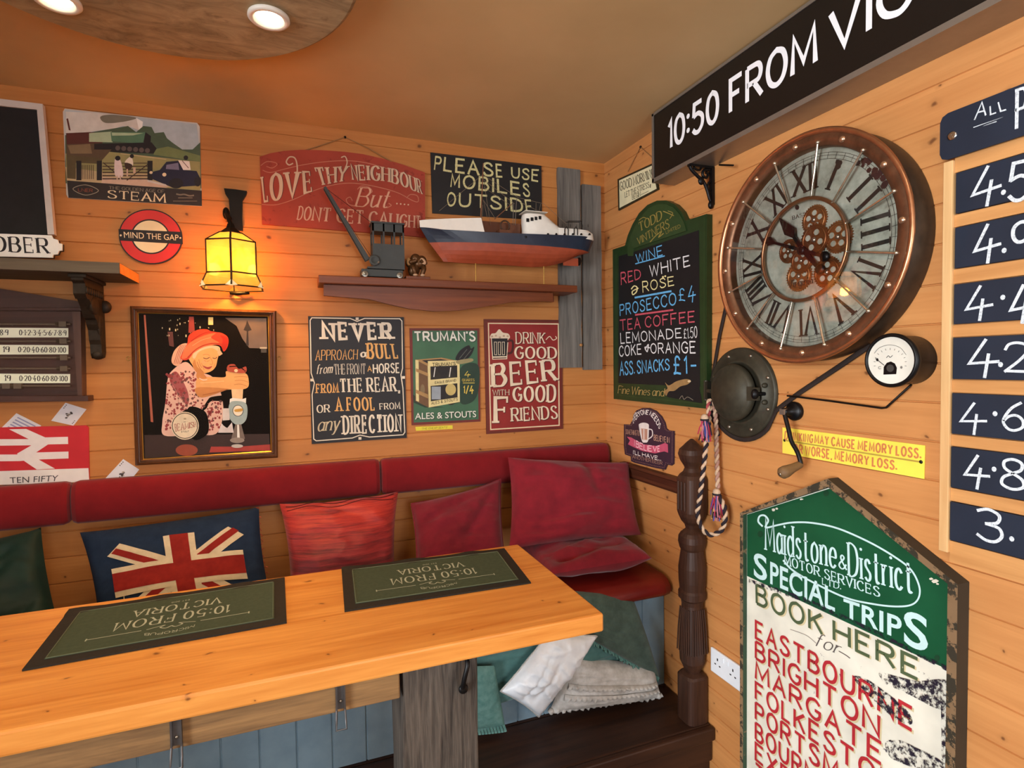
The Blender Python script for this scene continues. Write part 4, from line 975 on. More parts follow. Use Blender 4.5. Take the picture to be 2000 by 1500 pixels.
m = M(); z = zl(575); m.tube([PB(450, 572, -.02), PB(462, 573, -.03), PB(487, 572, -.02)], [.006, .008, .006], IRON, 8); m.build('lower_fitting', lamp)

# framed photograph
cP = (240, 580, 4.4125)
fr = thing('framed_photo', (PB(400, 900, -.02).x, -.02, PB(400, 900, -.02).z), 'framed photo of a person in a red hat pulling a pint, below the lamp', 'framed picture')
o4 = [(62, 78), (1322, 118), (1336, 1385), (107, 1452)]; i4 = [(135, 140), (1248, 170), (1274, 1325), (182, 1395)]
def lerp4(k): return [(a[0]+(b[0]-a[0])*k, a[1]+(b[1]-a[1])*k) for a, b in zip(o4, i4)]
prof = [(0, .002), (0, .018), (.18, .026), (.36, .027), (.42, .020), (.55, .019), (.62, .022), (.78, .020), (.86, .014)]
m = M()
for (k0, h0), (k1, h1) in zip(prof, prof[1:]):
    A = [PB(240+x/cP[2], 580+y/cP[2], -h0) for x, y in lerp4(k0)]; B_ = [PB(240+x/cP[2], 580+y/cP[2], -h1) for x, y in lerp4(k1)]
    m.ring(A, B_, FRAMEW)
m.build('frame', fr)
GOLD = paint(214, 170, 84, .3, .1, .8)
A = [PB(240+x/cP[2], 580+y/cP[2], -.0142) for x, y in lerp4(.86)]; B_ = [PB(240+x/cP[2], 580+y/cP[2], -.011) for x, y in lerp4(1.0)]
M().ring(A, B_, GOLD).build('gilt_slip', fr)
d = Dec('B', .008, cP); d.lay = 0
NB = paint(14, 9, 11, .9, .1, 0, 31, .1)
d.poly(lerp4(.98), NB)
HAT = paint(214, 66, 44, .85, .12); HATL = paint(228, 118, 78, .85, .1); SKIN = paint(232, 172, 110, .85, .06); SKIND = paint(204, 136, 80, .85, .08); BLO = paint(226, 184, 168, .85, .05); FLO = paint(150, 62, 66, .85, .1); FLO2 = paint(110, 70, 70, .85, .1)
d.up().poly([(880, 180), (1236, 184), (1245, 445), (1090, 440), (1030, 360), (980, 250)], paint(112, 96, 88)); d.poly([(1070, 200), (1085, 235), (1110, 285), (1080, 295), (1085, 420), (1062, 420), (1068, 295), (1040, 285), (1062, 235)], paint(44, 36, 36))
d.poly([(180, 155), (195, 155), (262, 1080), (240, 1075)], paint(170, 86, 62)); d.poly([(570, 170), (610, 170), (620, 300), (565, 310)], paint(150, 52, 40)); d.poly([(385, 300), (430, 300), (440, 430), (400, 420)], paint(90, 42, 34)); d.rect(736, 175, 778, 240, paint(222, 200, 130))
for k in range(34): x = random.uniform(335, 780); y = random.uniform(165, 360); s_ = random.uniform(4, 13); d.rect(x, y, x+s_*.8, y+s_*1.6, paint(206, 196, 160))
d.rect(1180, 432, 1240, 446, paint(190, 180, 160)); d.rect(1190, 447, 1238, 480, paint(70, 66, 62))
d.poly([(186, 1190), (1262, 1180), (1268, 1320), (190, 1390)], paint(50, 26, 20)); d.poly([(745, 1340), (760, 1290), (1000, 1290), (1268, 1270), (1270, 1322)], paint(168, 56, 46)); d.ellipse(550, 1320, 95, 50, paint(150, 66, 40))
d.up().poly([(420, 640), (540, 560), (640, 640), (760, 680), (820, 760), (860, 900), (860, 1040), (800, 1180), (600, 1185), (360, 1195), (340, 1080), (365, 920), (385, 720)], BLO, True)
def flowers(n, inside):
    for k in range(n):
        while True:
            x, y = random.uniform(350, 860), random.uniform(580, 1180)
            if inside(x, y): break
        s_ = random.uniform(6, 19); a0 = random.uniform(0, 3)
        d.poly([(x+s_*cos(a0+j*1.26)*random.uniform(.5, 1), y+s_*.8*sin(a0+j*1.26)) for j in range(5)], FLO if k % 3 else FLO2)
d.poly([(405, 680), (470, 650), (560, 820), (560, 930), (500, 880), (420, 770)], paint(160, 80, 82), True)
d.up(); flowers(300, lambda x, y: (370 < x < 630 and 640 < y < 1150) or (720 < x < 850 and 890 < y < 1150) or (560 < x < 700 and 840 < y < 960))
d.poly([(660, 960), (720, 870), (860, 880), (700, 1000)], NB) if False else d.poly([(680, 980), (730, 890), (770, 860), (900, 850), (930, 900), (870, 900), (760, 900), (720, 960)], NB, True)
d.up().poly([(640, 700), (760, 690), (880, 690), (890, 640), (960, 640), (1060, 660), (1084, 720), (1075, 780), (1000, 800), (900, 800), (790, 840), (690, 862), (640, 840)], SKIN, True)
d.poly([(640, 780), (900, 790), (880, 806), (700, 866), (640, 845)], SKIND, True)
for (a, b) in (((960, 690), (1078, 690)), ((965, 722), (1082, 735)), ((960, 755), (1070, 770))): d.up(.3).line([a, ((a[0]+b[0])/2, a[1]-4), b], 5, SKIND)
d.up().poly([(560, 500), (640, 430), (800, 420), (830, 470), (815, 540), (800, 600), (760, 640), (690, 660), (640, 650), (600, 590)], SKIN, True)
d.poly([(640, 650), (690, 660), (720, 700), (640, 700)], SKIND, True)
d.up().poly([(600, 590), (640, 655), (700, 665), (690, 640), (640, 600), (620, 540)], SKIND, True)
d.line([(695, 525), (720, 532), (745, 522)], 7, paint(110, 66, 46)); d.line([(775, 525), (795, 530), (812, 520)], 6, paint(110, 66, 46)); d.line([(690, 500), (720, 494), (748, 504)], 5, SKIND); d.line([(750, 515), (772, 560), (770, 580), (748, 580)], 5, SKIND)
d.poly([(690, 592), (730, 604), (770, 596), (745, 622), (712, 616)], paint(170, 66, 56), True); d.line([(676, 570), (690, 600), (700, 630)], 4, SKIND); d.line([(790, 575), (784, 610)], 4, SKIND)
d.poly([(600, 510), (640, 450), (760, 420), (830, 430), (830, 470), (760, 440), (660, 470), (620, 530)], paint(222, 200, 160), True); d.poly([(820, 430), (860, 490), (830, 510), (815, 480)], paint(222, 180, 140))
d.up().poly([(420, 560), (440, 470), (500, 410), (560, 405), (570, 480), (520, 540), (470, 595)], paint(224, 170, 140), True)
for k in range(5): d.up(.2).line([(500+k*14, 415), (470+k*14, 480), (440+k*16, 575)], 4, FLO)
d.poly([(555, 400), (570, 330), (640, 285), (720, 278), (770, 300), (850, 310), (905, 350), (905, 420), (870, 470), (840, 420), (760, 415), (640, 450), (560, 540), (495, 530), (520, 470)], HAT, True)
d.up().poly([(560, 410), (680, 340), (800, 310), (760, 350), (830, 400), (700, 430), (600, 490), (540, 530), (505, 520)], HATL, True)
d.up(.3).line([(590, 380), (660, 330), (740, 300), (800, 305)], 8, paint(178, 50, 36, .85)); d.line([(560, 520), (640, 445), (740, 405), (840, 405), (880, 440)], 9, paint(176, 58, 40, .85)); d.poly([(840, 330), (900, 355), (900, 420), (872, 462), (850, 420), (860, 370)], paint(186, 44, 34, .85), True)
d.line([(600, 420), (680, 372), (760, 350)], 5, paint(244, 160, 116, .85)); d.line([(640, 560), (660, 610), (690, 645)], 6, paint(190, 120, 72, .85)); d.line([(700, 545), (720, 556), (746, 548)], 4, paint(190, 120, 72, .85)); d.line([(655, 540), (664, 580), (680, 610)], 4, paint(190, 120, 72, .85)); d.ellipse(700, 560, 22, 18, paint(240, 168, 116, .85)); d.line([(670, 740), (760, 735), (870, 725)], 7, paint(244, 196, 138, .85)); d.line([(690, 845), (800, 822), (900, 796)], 8, paint(180, 112, 66, .85)); d.line([(660, 700), (690, 715), (725, 712)], 5, WHITE)
for q in range(3): d.line([(430+q*60, 760+q*90), (470+q*55, 840+q*80), (480+q*50, 940+q*60)], 4, paint(196, 140, 130, .85))
d.up().poly([(905, 590), (960, 580), (1000, 620), (1060, 600), (1050, 655), (910, 640)], paint(176, 70, 44), True); d.ellipse(975, 635, 16, 14, CREAM); d.line([(920, 600), (1000, 600), (1055, 640)], 9, NB)
d.poly([(935, 795), (1036, 795), (1030, 900), (945, 900)], paint(232, 196, 150)); d.poly([(922, 880), (945, 870), (1030, 880), (1062, 870), (1060, 915), (920, 915)], WHITE)
d.up().poly([(940, 900), (1040, 905), (1072, 950), (1065, 1050), (1020, 1098), (965, 1095), (918, 1040), (912, 950)], paint(160, 178, 178), True); d.up().ellipse(992, 980, 47, 50, paint(40, 40, 50)); d.up(.5).ellipse(992, 980, 42, 45, paint(236, 226, 204)); d.up(.5).poly([(965, 970), (1030, 962), (1025, 985), (970, 990)], paint(200, 150, 60), True)
d.poly([(970, 1098), (1020, 1098), (1052, 1220), (1000, 1260), (935, 1215)], paint(120, 104, 96)); d.poly([(985, 1100), (1000, 1100), (1010, 1250), (985, 1250)], WHITE); d.ellipse(985, 1235, 62, 24, paint(150, 136, 126)); d.ellipse(985, 1285, 50, 16, paint(200, 190, 180))
d.poly([(860, 960), (915, 960), (920, 1060), (860, 1065)], paint(220, 210, 206)); d.poly([(820, 1170), (850, 1090), (900, 1130), (940, 1080), (955, 1170)], paint(216, 206, 206)); d.line([(865, 1100), (890, 1120), (930, 1080)], 10, NB, False)
d.up().ellipse(600, 1090, 135, 132, NB); d.poly([(560, 960), (700, 980), (740, 1090), (720, 1190), (600, 1220)], NB, True)
d.up().ellipse(535, 1110, 120, 120, paint(226, 210, 184)); d.up(.4).ellipse(535, 1110, 112, 112, NB); d.up(.4).ellipse(535, 1110, 106, 106, paint(226, 210, 184))
d.up().T('BEAMISH', [(455, 1160), (540, 1140), (632, 1118)], [(445, 1095), (540, 1085), (625, 1075)], paint(150, 60, 50), ('serif', 1.6, .6), 1.8); d.row('STOUT', 502, 1168, 570, 1164, 12, 12, NB, ('sans', 1.8)); d.row('·+·', 505, 1085, 560, 1082, 14, 14, NB, ('sans', 1.8)); d.ellipse(535, 1050, 12, 7, paint(170, 150, 120))
d.build('photograph', fr)
t = NT('photo_glass'); tr = t.n('ShaderNodeBsdfTransparent'); gl_ = t.n('ShaderNodeBsdfGlossy'); gl_.inputs['Roughness'].default_value = .02
fz = t.n('ShaderNodeFresnel'); fz.inputs['IOR'].default_value = 1.22; mx = t.n('ShaderNodeMixShader'); t.l(fz.outputs[0], mx.inputs[0]); t.l(tr.outputs[0], mx.inputs[1]); t.l(gl_.outputs[0], mx.inputs[2]); t.l(mx.outputs[0], t.out.inputs[0]); PGLASS = t.m
d = Dec('B', .0135, cP); d.lay = 0; d.poly(lerp4(.97), PGLASS); d.build('glass', fr)
for (x, y) in ((48, 530), (1350, 530)):
    m = M(); c = PB(240+x/cP[2], 580+y/cP[2], -.004); m.tube([c+Vector((.006*cos(a/12*2*pi), 0, .007*sin(a/12*2*pi))) for a in range(12)], .0014, BRASS, 6, closed=True); m.build('hanging_ring', fr)

# NEVER APPROACH A BULL
cD = (600, 540, 3.125)
BLK2 = worn(28, 26, 30, (120, 116, 112), .70); IV = worn(226, 216, 196, (150, 140, 124), .74); AMB = worn(222, 168, 96, (150, 110, 70), .74)
o = board('B', .005, [(5, 242), (590, 248), (608, 985), (28, 1023)], BLK2, 'tin_sign', 'black tin sign beginning NEVER approach a bull, right of the framed photo', 'sign', cD)
d = Dec('B', .005, cD)
bd = [(28, 252), (262, 256), (305, 274), (350, 256), (565, 258), (578, 272), (582, 560), (572, 600), (584, 680), (596, 950), (585, 966), (380, 980), (322, 968), (275, 986), (55, 1003), (40, 992), (30, 720), (44, 650), (24, 590), (18, 268)]
d.line(bd, 6, IV, False, True); 
for (x, y) in ((305, 258), (322, 988), (28, 632), (588, 616)): d.rect(x-9, y-8, x+9, y+8, IV)
d.build('border', o)
d = Dec('B', .005, cD); d.lay = .0009
SL = ('slab', 2.6, 1.2); SE = ('serif', 1.9, .7)
d.T('NEVER', [(102, 382), (512, 380)], [(96, 284), (505, 286)], IV, ('slab', 2.7, 1.3), 1.9)
d.T('APPROACH', [(52, 512), (305, 505)], [(55, 450), (308, 446)], AMB, ('serif', 1.2, .6)); d.T('a', [(330, 492), (355, 490)], [(328, 448), (355, 446)], IV, SL); d.T('BULL', [(372, 500), (556, 497)], [(368, 408), (540, 412)], AMB, ('slab', 2.4, 1.0))
d.T('from', [(56, 596), (150, 588)], [(50, 540), (146, 532)], IV, ('serif', 1.3, .5, .25), 1.6); d.T('THE FRONT', [(168, 598), (355, 594)], [(164, 536), (355, 532)], IV, ('serif', 1.2, .5), 1.6); d.T('A', [(370, 580), (393, 579)], [(368, 548), (392, 547)], AMB, ('sans', 1.6)); d.T('HORSE', [(405, 590), (563, 586)], [(403, 536), (560, 530)], IV, ('sans', 2.0), 2.6)
d.T('FROM', [(58, 712), (188, 708)], [(56, 658), (186, 652)], AMB, ('slab', 2.3, 1.2), 1.8); d.T('THE REAR,', [(204, 706), (562, 700)], [(200, 626), (556, 614)], IV, ('serif', 2.2, .8), 2.0)
d.T('OR', [(62, 832), (136, 828)], [(60, 786), (135, 782)], IV, ('serif', 1.7, .7)); d.T('A FOOL', [(180, 822), (412, 815)], [(176, 742), (405, 738)], AMB, ('slab', 2.3, 1.0), 2.2, 5); d.T('FROM', [(445, 812), (566, 808)], [(442, 776), (564, 768)], IV, ('serif', 1.7, .7))
d.T('any', [(64, 945), (190, 935)], [(62, 862), (188, 850)], paint(196, 182, 150), ('serif', 1.1, .45, .22), 1.4); d.T('DIRECTION', [(224, 962), (572, 944)], [(220, 852), (568, 842)], IV, ('slab', 2.3, 1.1), 1.6)
d.build('lettering', o)

# green brewery crate sign
GRN = worn(62, 104, 76, (40, 70, 52), .72); MARB = worn(110, 40, 34, (60, 26, 22), .68)
o = board('B', .005, [(625, 316), (1050, 316), (1057, 885), (638, 908)], MARB, 'tin_sign', 'green brewery tin sign picturing a crate of bottles, between the bull and beer signs', 'sign', cD)
d = Dec('B', .005, cD); d.poly([(642, 330), (1038, 330), (1046, 872), (650, 892)], GRN); d.up().poly([(935, 560), (1042, 540), (1044, 700), (1000, 770), (930, 760)], paint(38, 62, 50), True); d.poly([(645, 720), (760, 790), (840, 800), (720, 800), (650, 770)], paint(40, 60, 48))
CW = paint(222, 208, 150); CW2 = paint(168, 132, 84); CW3 = paint(110, 80, 54)
d.up().poly([(662, 510), (740, 550), (742, 800), (660, 760)], CW3); d.poly([(740, 545), (920, 515), (930, 770), (745, 795)], DK); d.poly([(660, 508), (820, 495), (922, 516), (738, 548)], CW2); d.poly([(700, 512), (815, 504), (880, 517), (745, 536)], DK)
d.up()
for x in (755, 850): d.poly([(x, 610), (x+15, 580), (x+22, 540), (x+32, 540), (x+42, 580), (x+58, 610), (x+60, 760), (x, 770)], paint(44, 40, 34), True); d.line([(x+18, 612), (x+26, 556)], 5, WHITE)
d.up(.5); d.rect(760, 672, 815, 750, paint(150, 160, 170)); d.ellipse(876, 690, 32, 36, paint(196, 176, 110)); d.ellipse(704, 692, 14, 34, paint(130, 110, 80))
d.up(); 
for pts in ([(736, 516), (930, 512), (930, 542), (738, 550)], [(738, 632), (932, 614), (932, 650), (738, 670)], [(742, 764), (930, 736), (930, 766), (742, 800)], [(735, 545), (752, 545), (755, 795), (742, 798)], [(915, 520), (930, 518), (932, 766), (918, 768)], [(660, 508), (680, 512), (682, 765), (664, 758)]): d.poly(pts, CW)
d.poly([(664, 560), (738, 590), (738, 610), (664, 580)], CW2); d.poly([(664, 690), (738, 720), (738, 745), (664, 712)], CW2)
d.up().poly([(905, 500), (935, 450), (985, 420), (1000, 440), (1020, 430), (1000, 480), (960, 512), (925, 515)], paint(30, 30, 34), True); d.line([(930, 500), (975, 445)], 4, paint(90, 96, 90)); d.line([(955, 505), (1000, 450)], 4, paint(90, 96, 90)); d.poly([(910, 515), (1000, 500), (1008, 518), (930, 535)], paint(150, 140, 100), True)
d.build('picture', o)
d = Dec('B', .005, cD); d.lay = .0022; INK = paint(56, 46, 30); YEL = paint(214, 190, 84)
for off_, mt_ in ((3, paint(24, 30, 28)), (0, paint(226, 226, 214))):
    d.T("TRUMAN'S", [(658+off_, 394+off_), (1024+off_, 392+off_)], [(654+off_, 340+off_), (1020+off_, 338+off_)], mt_, ('sans', 2.0)); d.T('ALES & STOUTS', [(658+off_, 872+off_), (1032+off_, 858+off_)], [(658+off_, 832+off_), (1030+off_, 818+off_)], mt_, ('font', .010)); d.up()
d.T("TRUMAN'S", [(765, 549), (905, 540)], [(764, 529), (904, 522)], INK, ('sans', 1.8)); d.T('EAGLE BRAND', [(780, 656), (908, 640)], [(780, 642), (908, 626)], INK, ('sans', 1.5)); d.T('ALES & STOUTS', [(758, 782), (918, 756)], [(758, 766), (918, 742)], INK, ('sans', 1.6))
d.T('4', [(962, 612), (996, 612)], [(962, 580), (996, 580)], YEL, ('sans', 1.5)); d.T('QUARTS', [(946, 640), (1020, 640)], [(946, 624), (1020, 624)], YEL, ('serif', 1.4, .6)); d.rect(950, 648, 1022, 652, YEL); d.T('1/4', [(955, 712), (1016, 712)], [(955, 670), (1016, 668)], YEL, ('sans', 1.6))
d.build('lettering', o)
TAPE = paint(226, 212, 60, .5, .04)
o = board('B', .0012, [(660, 918), (888, 908), (888, 930), (664, 942)], TAPE, 'label_strip', 'thin yellow label strip stuck below the green brewery sign', 'label', cD)
d = Dec('B', .0012, cD); d.T("'THE CHEAP SEATS'", [(696, 934), (856, 926)], [(696, 924), (856, 915)], paint(130, 110, 40), ('sans', 1.2, 1.2, .2)); d.build('lettering', o)

# DRINK GOOD BEER
REDS = worn(142, 38, 34, (100, 26, 24), .68); EDGE = worn(106, 42, 30, (60, 30, 24), .62)
o = board('B', .005, [(1078, 260), (1556, 265), (1562, 930), (1094, 962)], EDGE, 'tin_sign', 'red tin sign about good beer and good friends with a beer mug', 'sign', cD)
d = Dec('B', .005, cD); d.poly([(1098, 278), (1540, 282), (1546, 916), (1112, 944)], REDS); d.up().line([(1106, 286), (1533, 290), (1538, 908), (1120, 934)], 7, CREAM, False, True); d.build('border', o)
d = Dec('B', .005, cD); d.lay = .0012; CR2 = worn(230, 212, 184, (170, 140, 116), .74); SHW = paint(84, 22, 22)
d.poly([(1116, 376), (1125, 350), (1150, 345), (1172, 322), (1195, 342), (1228, 350), (1236, 376), (1200, 386), (1150, 382)], CR2, True); d.poly([(1126, 378), (1224, 378), (1218, 498), (1132, 500)], DK); d.line([(1124, 378), (1132, 505), (1218, 502), (1226, 378)], 5, CR2, False); d.line([(1224, 395), (1250, 392), (1256, 420), (1248, 462), (1222, 470)], 13, paint(70, 24, 22)); d.line([(1132, 492), (1218, 490)], 8, CR2, False)
d.up()
for x in (1142, 1166, 1190): d.line([(x, 400), (x+14, 400), (x+15, 478), (x+2, 478)], 3, CR2, False, True)
for k in range(9): d.ellipse(1128+k*12, 366+6*sin(k*2), 7, 6, CR2 if k % 2 else paint(190, 160, 134))
for o_, mt_ in ((4, SHW), (0, CR2)):
    d.up()
    def TT(s_, a, b, c, e, st=('serif', 1.8, .9), g=2.2): d.T(s_, [(a[0]+o_, a[1]+o_), (b[0]+o_, b[1]+o_)], [(c[0]+o_, c[1]+o_), (e[0]+o_, e[1]+o_)], mt_, st, g)
    TT('DRINK', (1276, 410), (1448, 408), (1274, 340), (1450, 344), ('serif', 1.3, .7)); TT('GOOD', (1270, 500), (1520, 500), (1270, 428), (1518, 432), ('serif', 2.0, .8))
    TT('BEER', (1136, 672), (1520, 632), (1132, 536), (1504, 508), ('serif', 2.0, .8)); TT('WITH', (1134, 726), (1232, 724), (1132, 692), (1232, 690), ('serif', 1.1, .6)); TT('GOOD', (1262, 760), (1512, 766), (1258, 680), (1514, 658), ('serif', 2.0, .8))
    TT('F', (1150, 894), (1222, 892), (1148, 740), (1226, 738), ('serif', 1.9, .8)); TT('RIENDS', (1250, 884), (1526, 866), (1248, 804), (1520, 790), ('serif', 1.7, .8))
d.line([(1458, 385), (1480, 366), (1500, 388), (1522, 378), (1516, 366)], 5, CR2)
d.build('lettering', o)

# LOVE THY NEIGHBOUR with its string
cV = (480, 240, 2.7027); cV2 = (400, 180, 5.0)
REDL = worn(158, 62, 44, (136, 50, 36), .6, .7)
love = board('B', .012, [(74, 178), (130, 160), (200, 148), (290, 142), (400, 144), (520, 152), (620, 165), (720, 188), (830, 220), (946, 262), (948, 604), (820, 592), (86, 534)], REDL, 'hanging_sign',
             'arched red wooden sign LOVE THY NEIGHBOUR hanging by a string beside the lamp', 'sign', cV, bevel=.002)
d = Dec('B', .012, cV); CRL = worn(206, 176, 146, (170, 130, 100), .72); SCR = paint(190, 122, 96); DKS = paint(70, 30, 24)
d.line([(560, 195), (520, 200), (210, 240)][::-1], 3, SCR) if False else None
d.line([(80, 225), (110, 205), (150, 208), (165, 220), (140, 238), (110, 230)], 3.5, SCR); d.line([(90, 250), (130, 262), (200, 245), (300, 222), (420, 205), (540, 200), (640, 212), (760, 245), (880, 285), (930, 310)], 3.5, SCR)
d.line([(86, 430), (160, 432), (250, 405), (340, 365), (450, 330), (560, 318), (680, 335), (800, 368), (880, 410), (910, 415), (905, 385), (870, 378), (850, 395)], 3.5, SCR)
for o_, mt_ in ((3, DKS), (0, CRL)):
    d.up(); d.T('LOVE', [(98+o_, 415), (200+o_, 400), (350+o_, 360)], [(84+o_, 285), (200+o_, 262), (338+o_, 258)], mt_, ('serif', 2.3, .8), 1.4); d.T('THY', [(395+o_, 330), (520+o_, 306)], [(362+o_, 238), (538+o_, 228)], mt_, ('serif', 2.1, .8), 1.4)
    d.T('NEIGHBOUR', [(566+o_, 300), (760+o_, 312), (930+o_, 375)], [(556+o_, 222), (760+o_, 238), (918+o_, 300)], mt_, ('serif', 2.1, .7), 1.5)
d.line([(258, 330), (272, 250), (262, 190), (232, 180), (214, 205), (228, 222), (248, 214)], 7, CRL); d.line([(520, 250), (535, 210), (525, 178), (505, 182)], 6, CRL)
d.T('But', [(580, 440), (745, 448)], [(590, 340), (760, 352)], paint(210, 160, 130), ('serif', 1.0, .4, .2), 2.0); d.line([(580, 440), (545, 430), (530, 405), (550, 392), (562, 410)], 4, SCR); d.line([(590, 350), (610, 334), (650, 340), (668, 362), (650, 372)], 4, SCR); d.line([(745, 448), (768, 436), (755, 425)], 4, SCR)
for k in range(4): d.ellipse(798+k*20, 426+k*2, 4, 4, CRL)
d.T("DON'T GET CAUGHT".replace("'", ''), [(272, 510), (600, 532), (920, 556)], [(282, 440), (600, 462), (918, 492)], paint(204, 156, 128), ('serif', 1.7, .7, .06), 1.8)
d.build('lettering', love)
apex = PB(674, 268, -.004); m = M(); m.tube([PB(592, 295, -.008), PB(630, 283, -.006), apex, PB(720, 290, -.008), PB(765, 316, -.011)], .0022, STRING, 6); m.ell(apex, .005, IRON); m.build('string', love, label='brown hanging string on a nail')

# PLEASE USE MOBILES OUTSIDE
cE = (800, 220, 4.0)
CHY = chalk(214, 206, 150)
o = board('B', .006, [(163, 310), (1030, 415), (1035, 840), (178, 785)], worn(30, 29, 30, (60, 58, 56), .7), 'chalkboard', 'small black chalkboard PLEASE USE MOBILES OUTSIDE, above the model ship', 'chalkboard', cE)
d = Dec('B', .006, cE); ck = ('chalk', 1.6)
d.T('PLEASE', [(195, 440), (450, 475), (722, 502)], [(205, 345), (450, 372), (715, 410)], CHY, ck, 3.0); d.T('USE', [(800, 505), (1000, 535)], [(798, 430), (1005, 450)], CHY, ck, 3)
d.T('MOBILES', [(322, 575), (620, 610), (938, 655)], [(330, 482), (620, 512), (928, 560)], CHY, ck, 3); d.T('OUTSIDE', [(295, 725), (620, 745), (960, 785)], [(300, 625), (620, 650), (945, 688)], CHY, ck, 3)
d.build('lettering', o)

# two weathered planks in the corner
def plank(pts, lab, off):
    d = Dec('B', off); d.lay = 0; A = [d.P(*p) for p in pts]; m = M()
    (x0, x1) = (A[0].x+A[3].x)/2, (A[1].x+A[2].x)/2; z0, z1 = (A[2].z+A[3].z)/2, (A[0].z+A[1].z)/2; n = 30
    L_ = [(x0+noise.noise(Vector((k*.4, lab.__len__(), 0)))*.004, -off, z0+(z1-z0)*k/n) for k in range(n+1)]; R_ = [(x1+noise.noise(Vector((k*.4, 5, lab.__len__())))*.004, -off, z0+(z1-z0)*k/n) for k in range(n+1)]
    pts_ = L_+R_[::-1]; m.prism(pts_, [(x, -.001, z) for x, y, z in pts_], GREYW); return m.build('plank', label=lab, cat='plank', group=None)
q = plank([(1089, 327), (1128, 330), (1142, 718), (1096, 718)], 'taller weathered grey plank on the wall behind the end of the ship', .018)
q2 = plank([(1134, 360), (1170, 362), (1180, 722), (1145, 722)], 'shorter weathered grey plank fixed next to the corner of the room', .02)
m = M(); m.lathe([(.007, 0), (.0075, .006), (.004, .010), (0, .0105)], PB(1134, 674, -.018), (0, -1, 0), paint(170, 120, 70), 12); m.build('knob', q2)

# wooden shelf with a curved apron
SZ, SD = 1.968, .155
ws = thing('wall_shelf', (-.75, -.07, 1.85), 'dark brown wooden shelf with a curved apron carrying the crane and the ship', 'shelf')
x0, x1 = PB(622, 545, -SD).x, PB(1128, 570, -SD).x
m = M(); m.box(x0, x1, -SD, -.021, SZ-.030, SZ, MAHO); m.box(x0, x1, -SD+.002, -SD+.03, SZ-.006, SZ+.0, MAHO); m.build('shelf_board', ws, bevel=.004)
ap = [(632, 552), (632, 577), (668, 580), (720, 584), (760, 594), (800, 603), (850, 608), (900, 606), (945, 599), (1000, 590), (1050, 588), (1080, 589), (1080, 560)]
pts = []
for px, py in ap: pts.append(PB(px, py, -SD+.03))
zt = SZ-.031
A = [Vector((p.x, -SD+.03, min(p.z, zt) if i not in (0, len(pts)-1) else zt)) for i, p in enumerate(pts)]
M().prism(A, [Vector((p.x, -SD+.05, p.z)) for p in A], MAHO).build('apron', ws, bevel=.002)
m = M(); m.box(x0+.05, x1-.06, -.045, -.021, SZ-.06, SZ-.031, MAHO); m.build('wall_rail', ws)

# toy crane
CRN = worn(62, 66, 66, (96, 92, 84), .66, .55); WHL = paint(150, 148, 140, .3, .15, .8)
CY0, CY1 = -.135, -.055
def XZ(px, py, y): p = PB(px, py, y); return p.x, p.z
zs = SZ+.0008
cr = thing('toy_crane', (-1.04, -.095, SZ), 'dark grey metal toy crane with a long jib on the wooden shelf', 'toy crane')
xa = PB(704, 530, CY0).x; xb = PB(790, 530, CY0).x; wr_ = .0125
m = M(); m.box(xa+.005, xb-.004, CY0+.008, CY1-.008, zs+.006, zs+.034, CRN); m.build('chassis', cr, bevel=.002)
for y in (CY0, CY1-.008):
    for x in (PB(713, 525, y).x, PB(781, 528, y).x):
        m = M(); m.lathe([(.0125, 0), (.0125, .006), (.010, .008), (.006, .0065), (.004, .009), (0, .0095)], (x, y+.008, zs+.0126), (0, -1, 0), WHL, 24); m.build('wheel', cr)
ca, cb = PB(728, 470, CY0).x, PB(790, 470, CY0).x; zb, zt2 = zs+.036, PB(750, 433, CY0).z
m = M()
m.box(PB(718, 510, CY0).x, cb, CY0+.004, CY1-.004, zb, zb+.006, CRN)
h = zt2-zb
m.box(ca, cb, CY0+.006, CY1-.006, zb+.006, zb+.006+h*.50, CRN)
for xx in (ca, ca+(cb-ca)*.33, ca+(cb-ca)*.66, cb-.006):
    for y in (CY0+.006, CY1-.012): m.box(xx, xx+.006, y, y+.006, zb+.006+h*.5, zt2-.006, CRN)
m.box(ca, cb, CY0+.006, CY1-.006, zt2-h*.20, zt2-.006, CRN)
m.box(ca-.004, cb+.002, CY0, CY1, zt2-.006, zt2, CRN); m.build('cab', cr)
m = M(); m.lathe([(.021, 0), (.021, .004), (.014, .006), (.012, .004), (.0, .004)], (ca+.006, CY0+.005, zb+.03), (0, -1, 0), CRN, 20); m.lathe([(.004, 0), (.004, .012), (0, .013)], (ca+.02, CY0+.004, zb+.022), (0, -1, 0), WHL, 10); m.build('winch_drum', cr)
jb = PB(634, 366, -.10); ja = PB(718, 508, -.10); ja.z = max(ja.z, zb+.004); m = M(); d_ = (jb-ja).normalized(); s_ = Vector((d_.z, 0, -d_.x))
for y in (-.108, -.084): m.prism([ja+s_*.009+Vector((0, y+.1, 0)), ja-s_*.009+Vector((0, y+.1, 0)), jb-s_*.005+Vector((0, y+.1, 0)), jb+s_*.005+Vector((0, y+.1, 0))], [p+Vector((0, y+.104, 0)) for p in (ja+s_*.009, ja-s_*.009, jb-s_*.005, jb+s_*.005)], CRN)
for k in range(1, 12): p = ja.lerp(jb, k/12); m.tube([p+Vector((0, -.006, 0)), p+Vector((0, .018, 0))], .0022, CRN, 6)
m.prism([ja+s_*.006, ja-s_*.006, jb-s_*.004, jb+s_*.004], [p+Vector((0, .003, 0)) for p in (ja+s_*.006, ja-s_*.006, jb-s_*.004, jb+s_*.004)], CRN)
m.build('jib', cr)
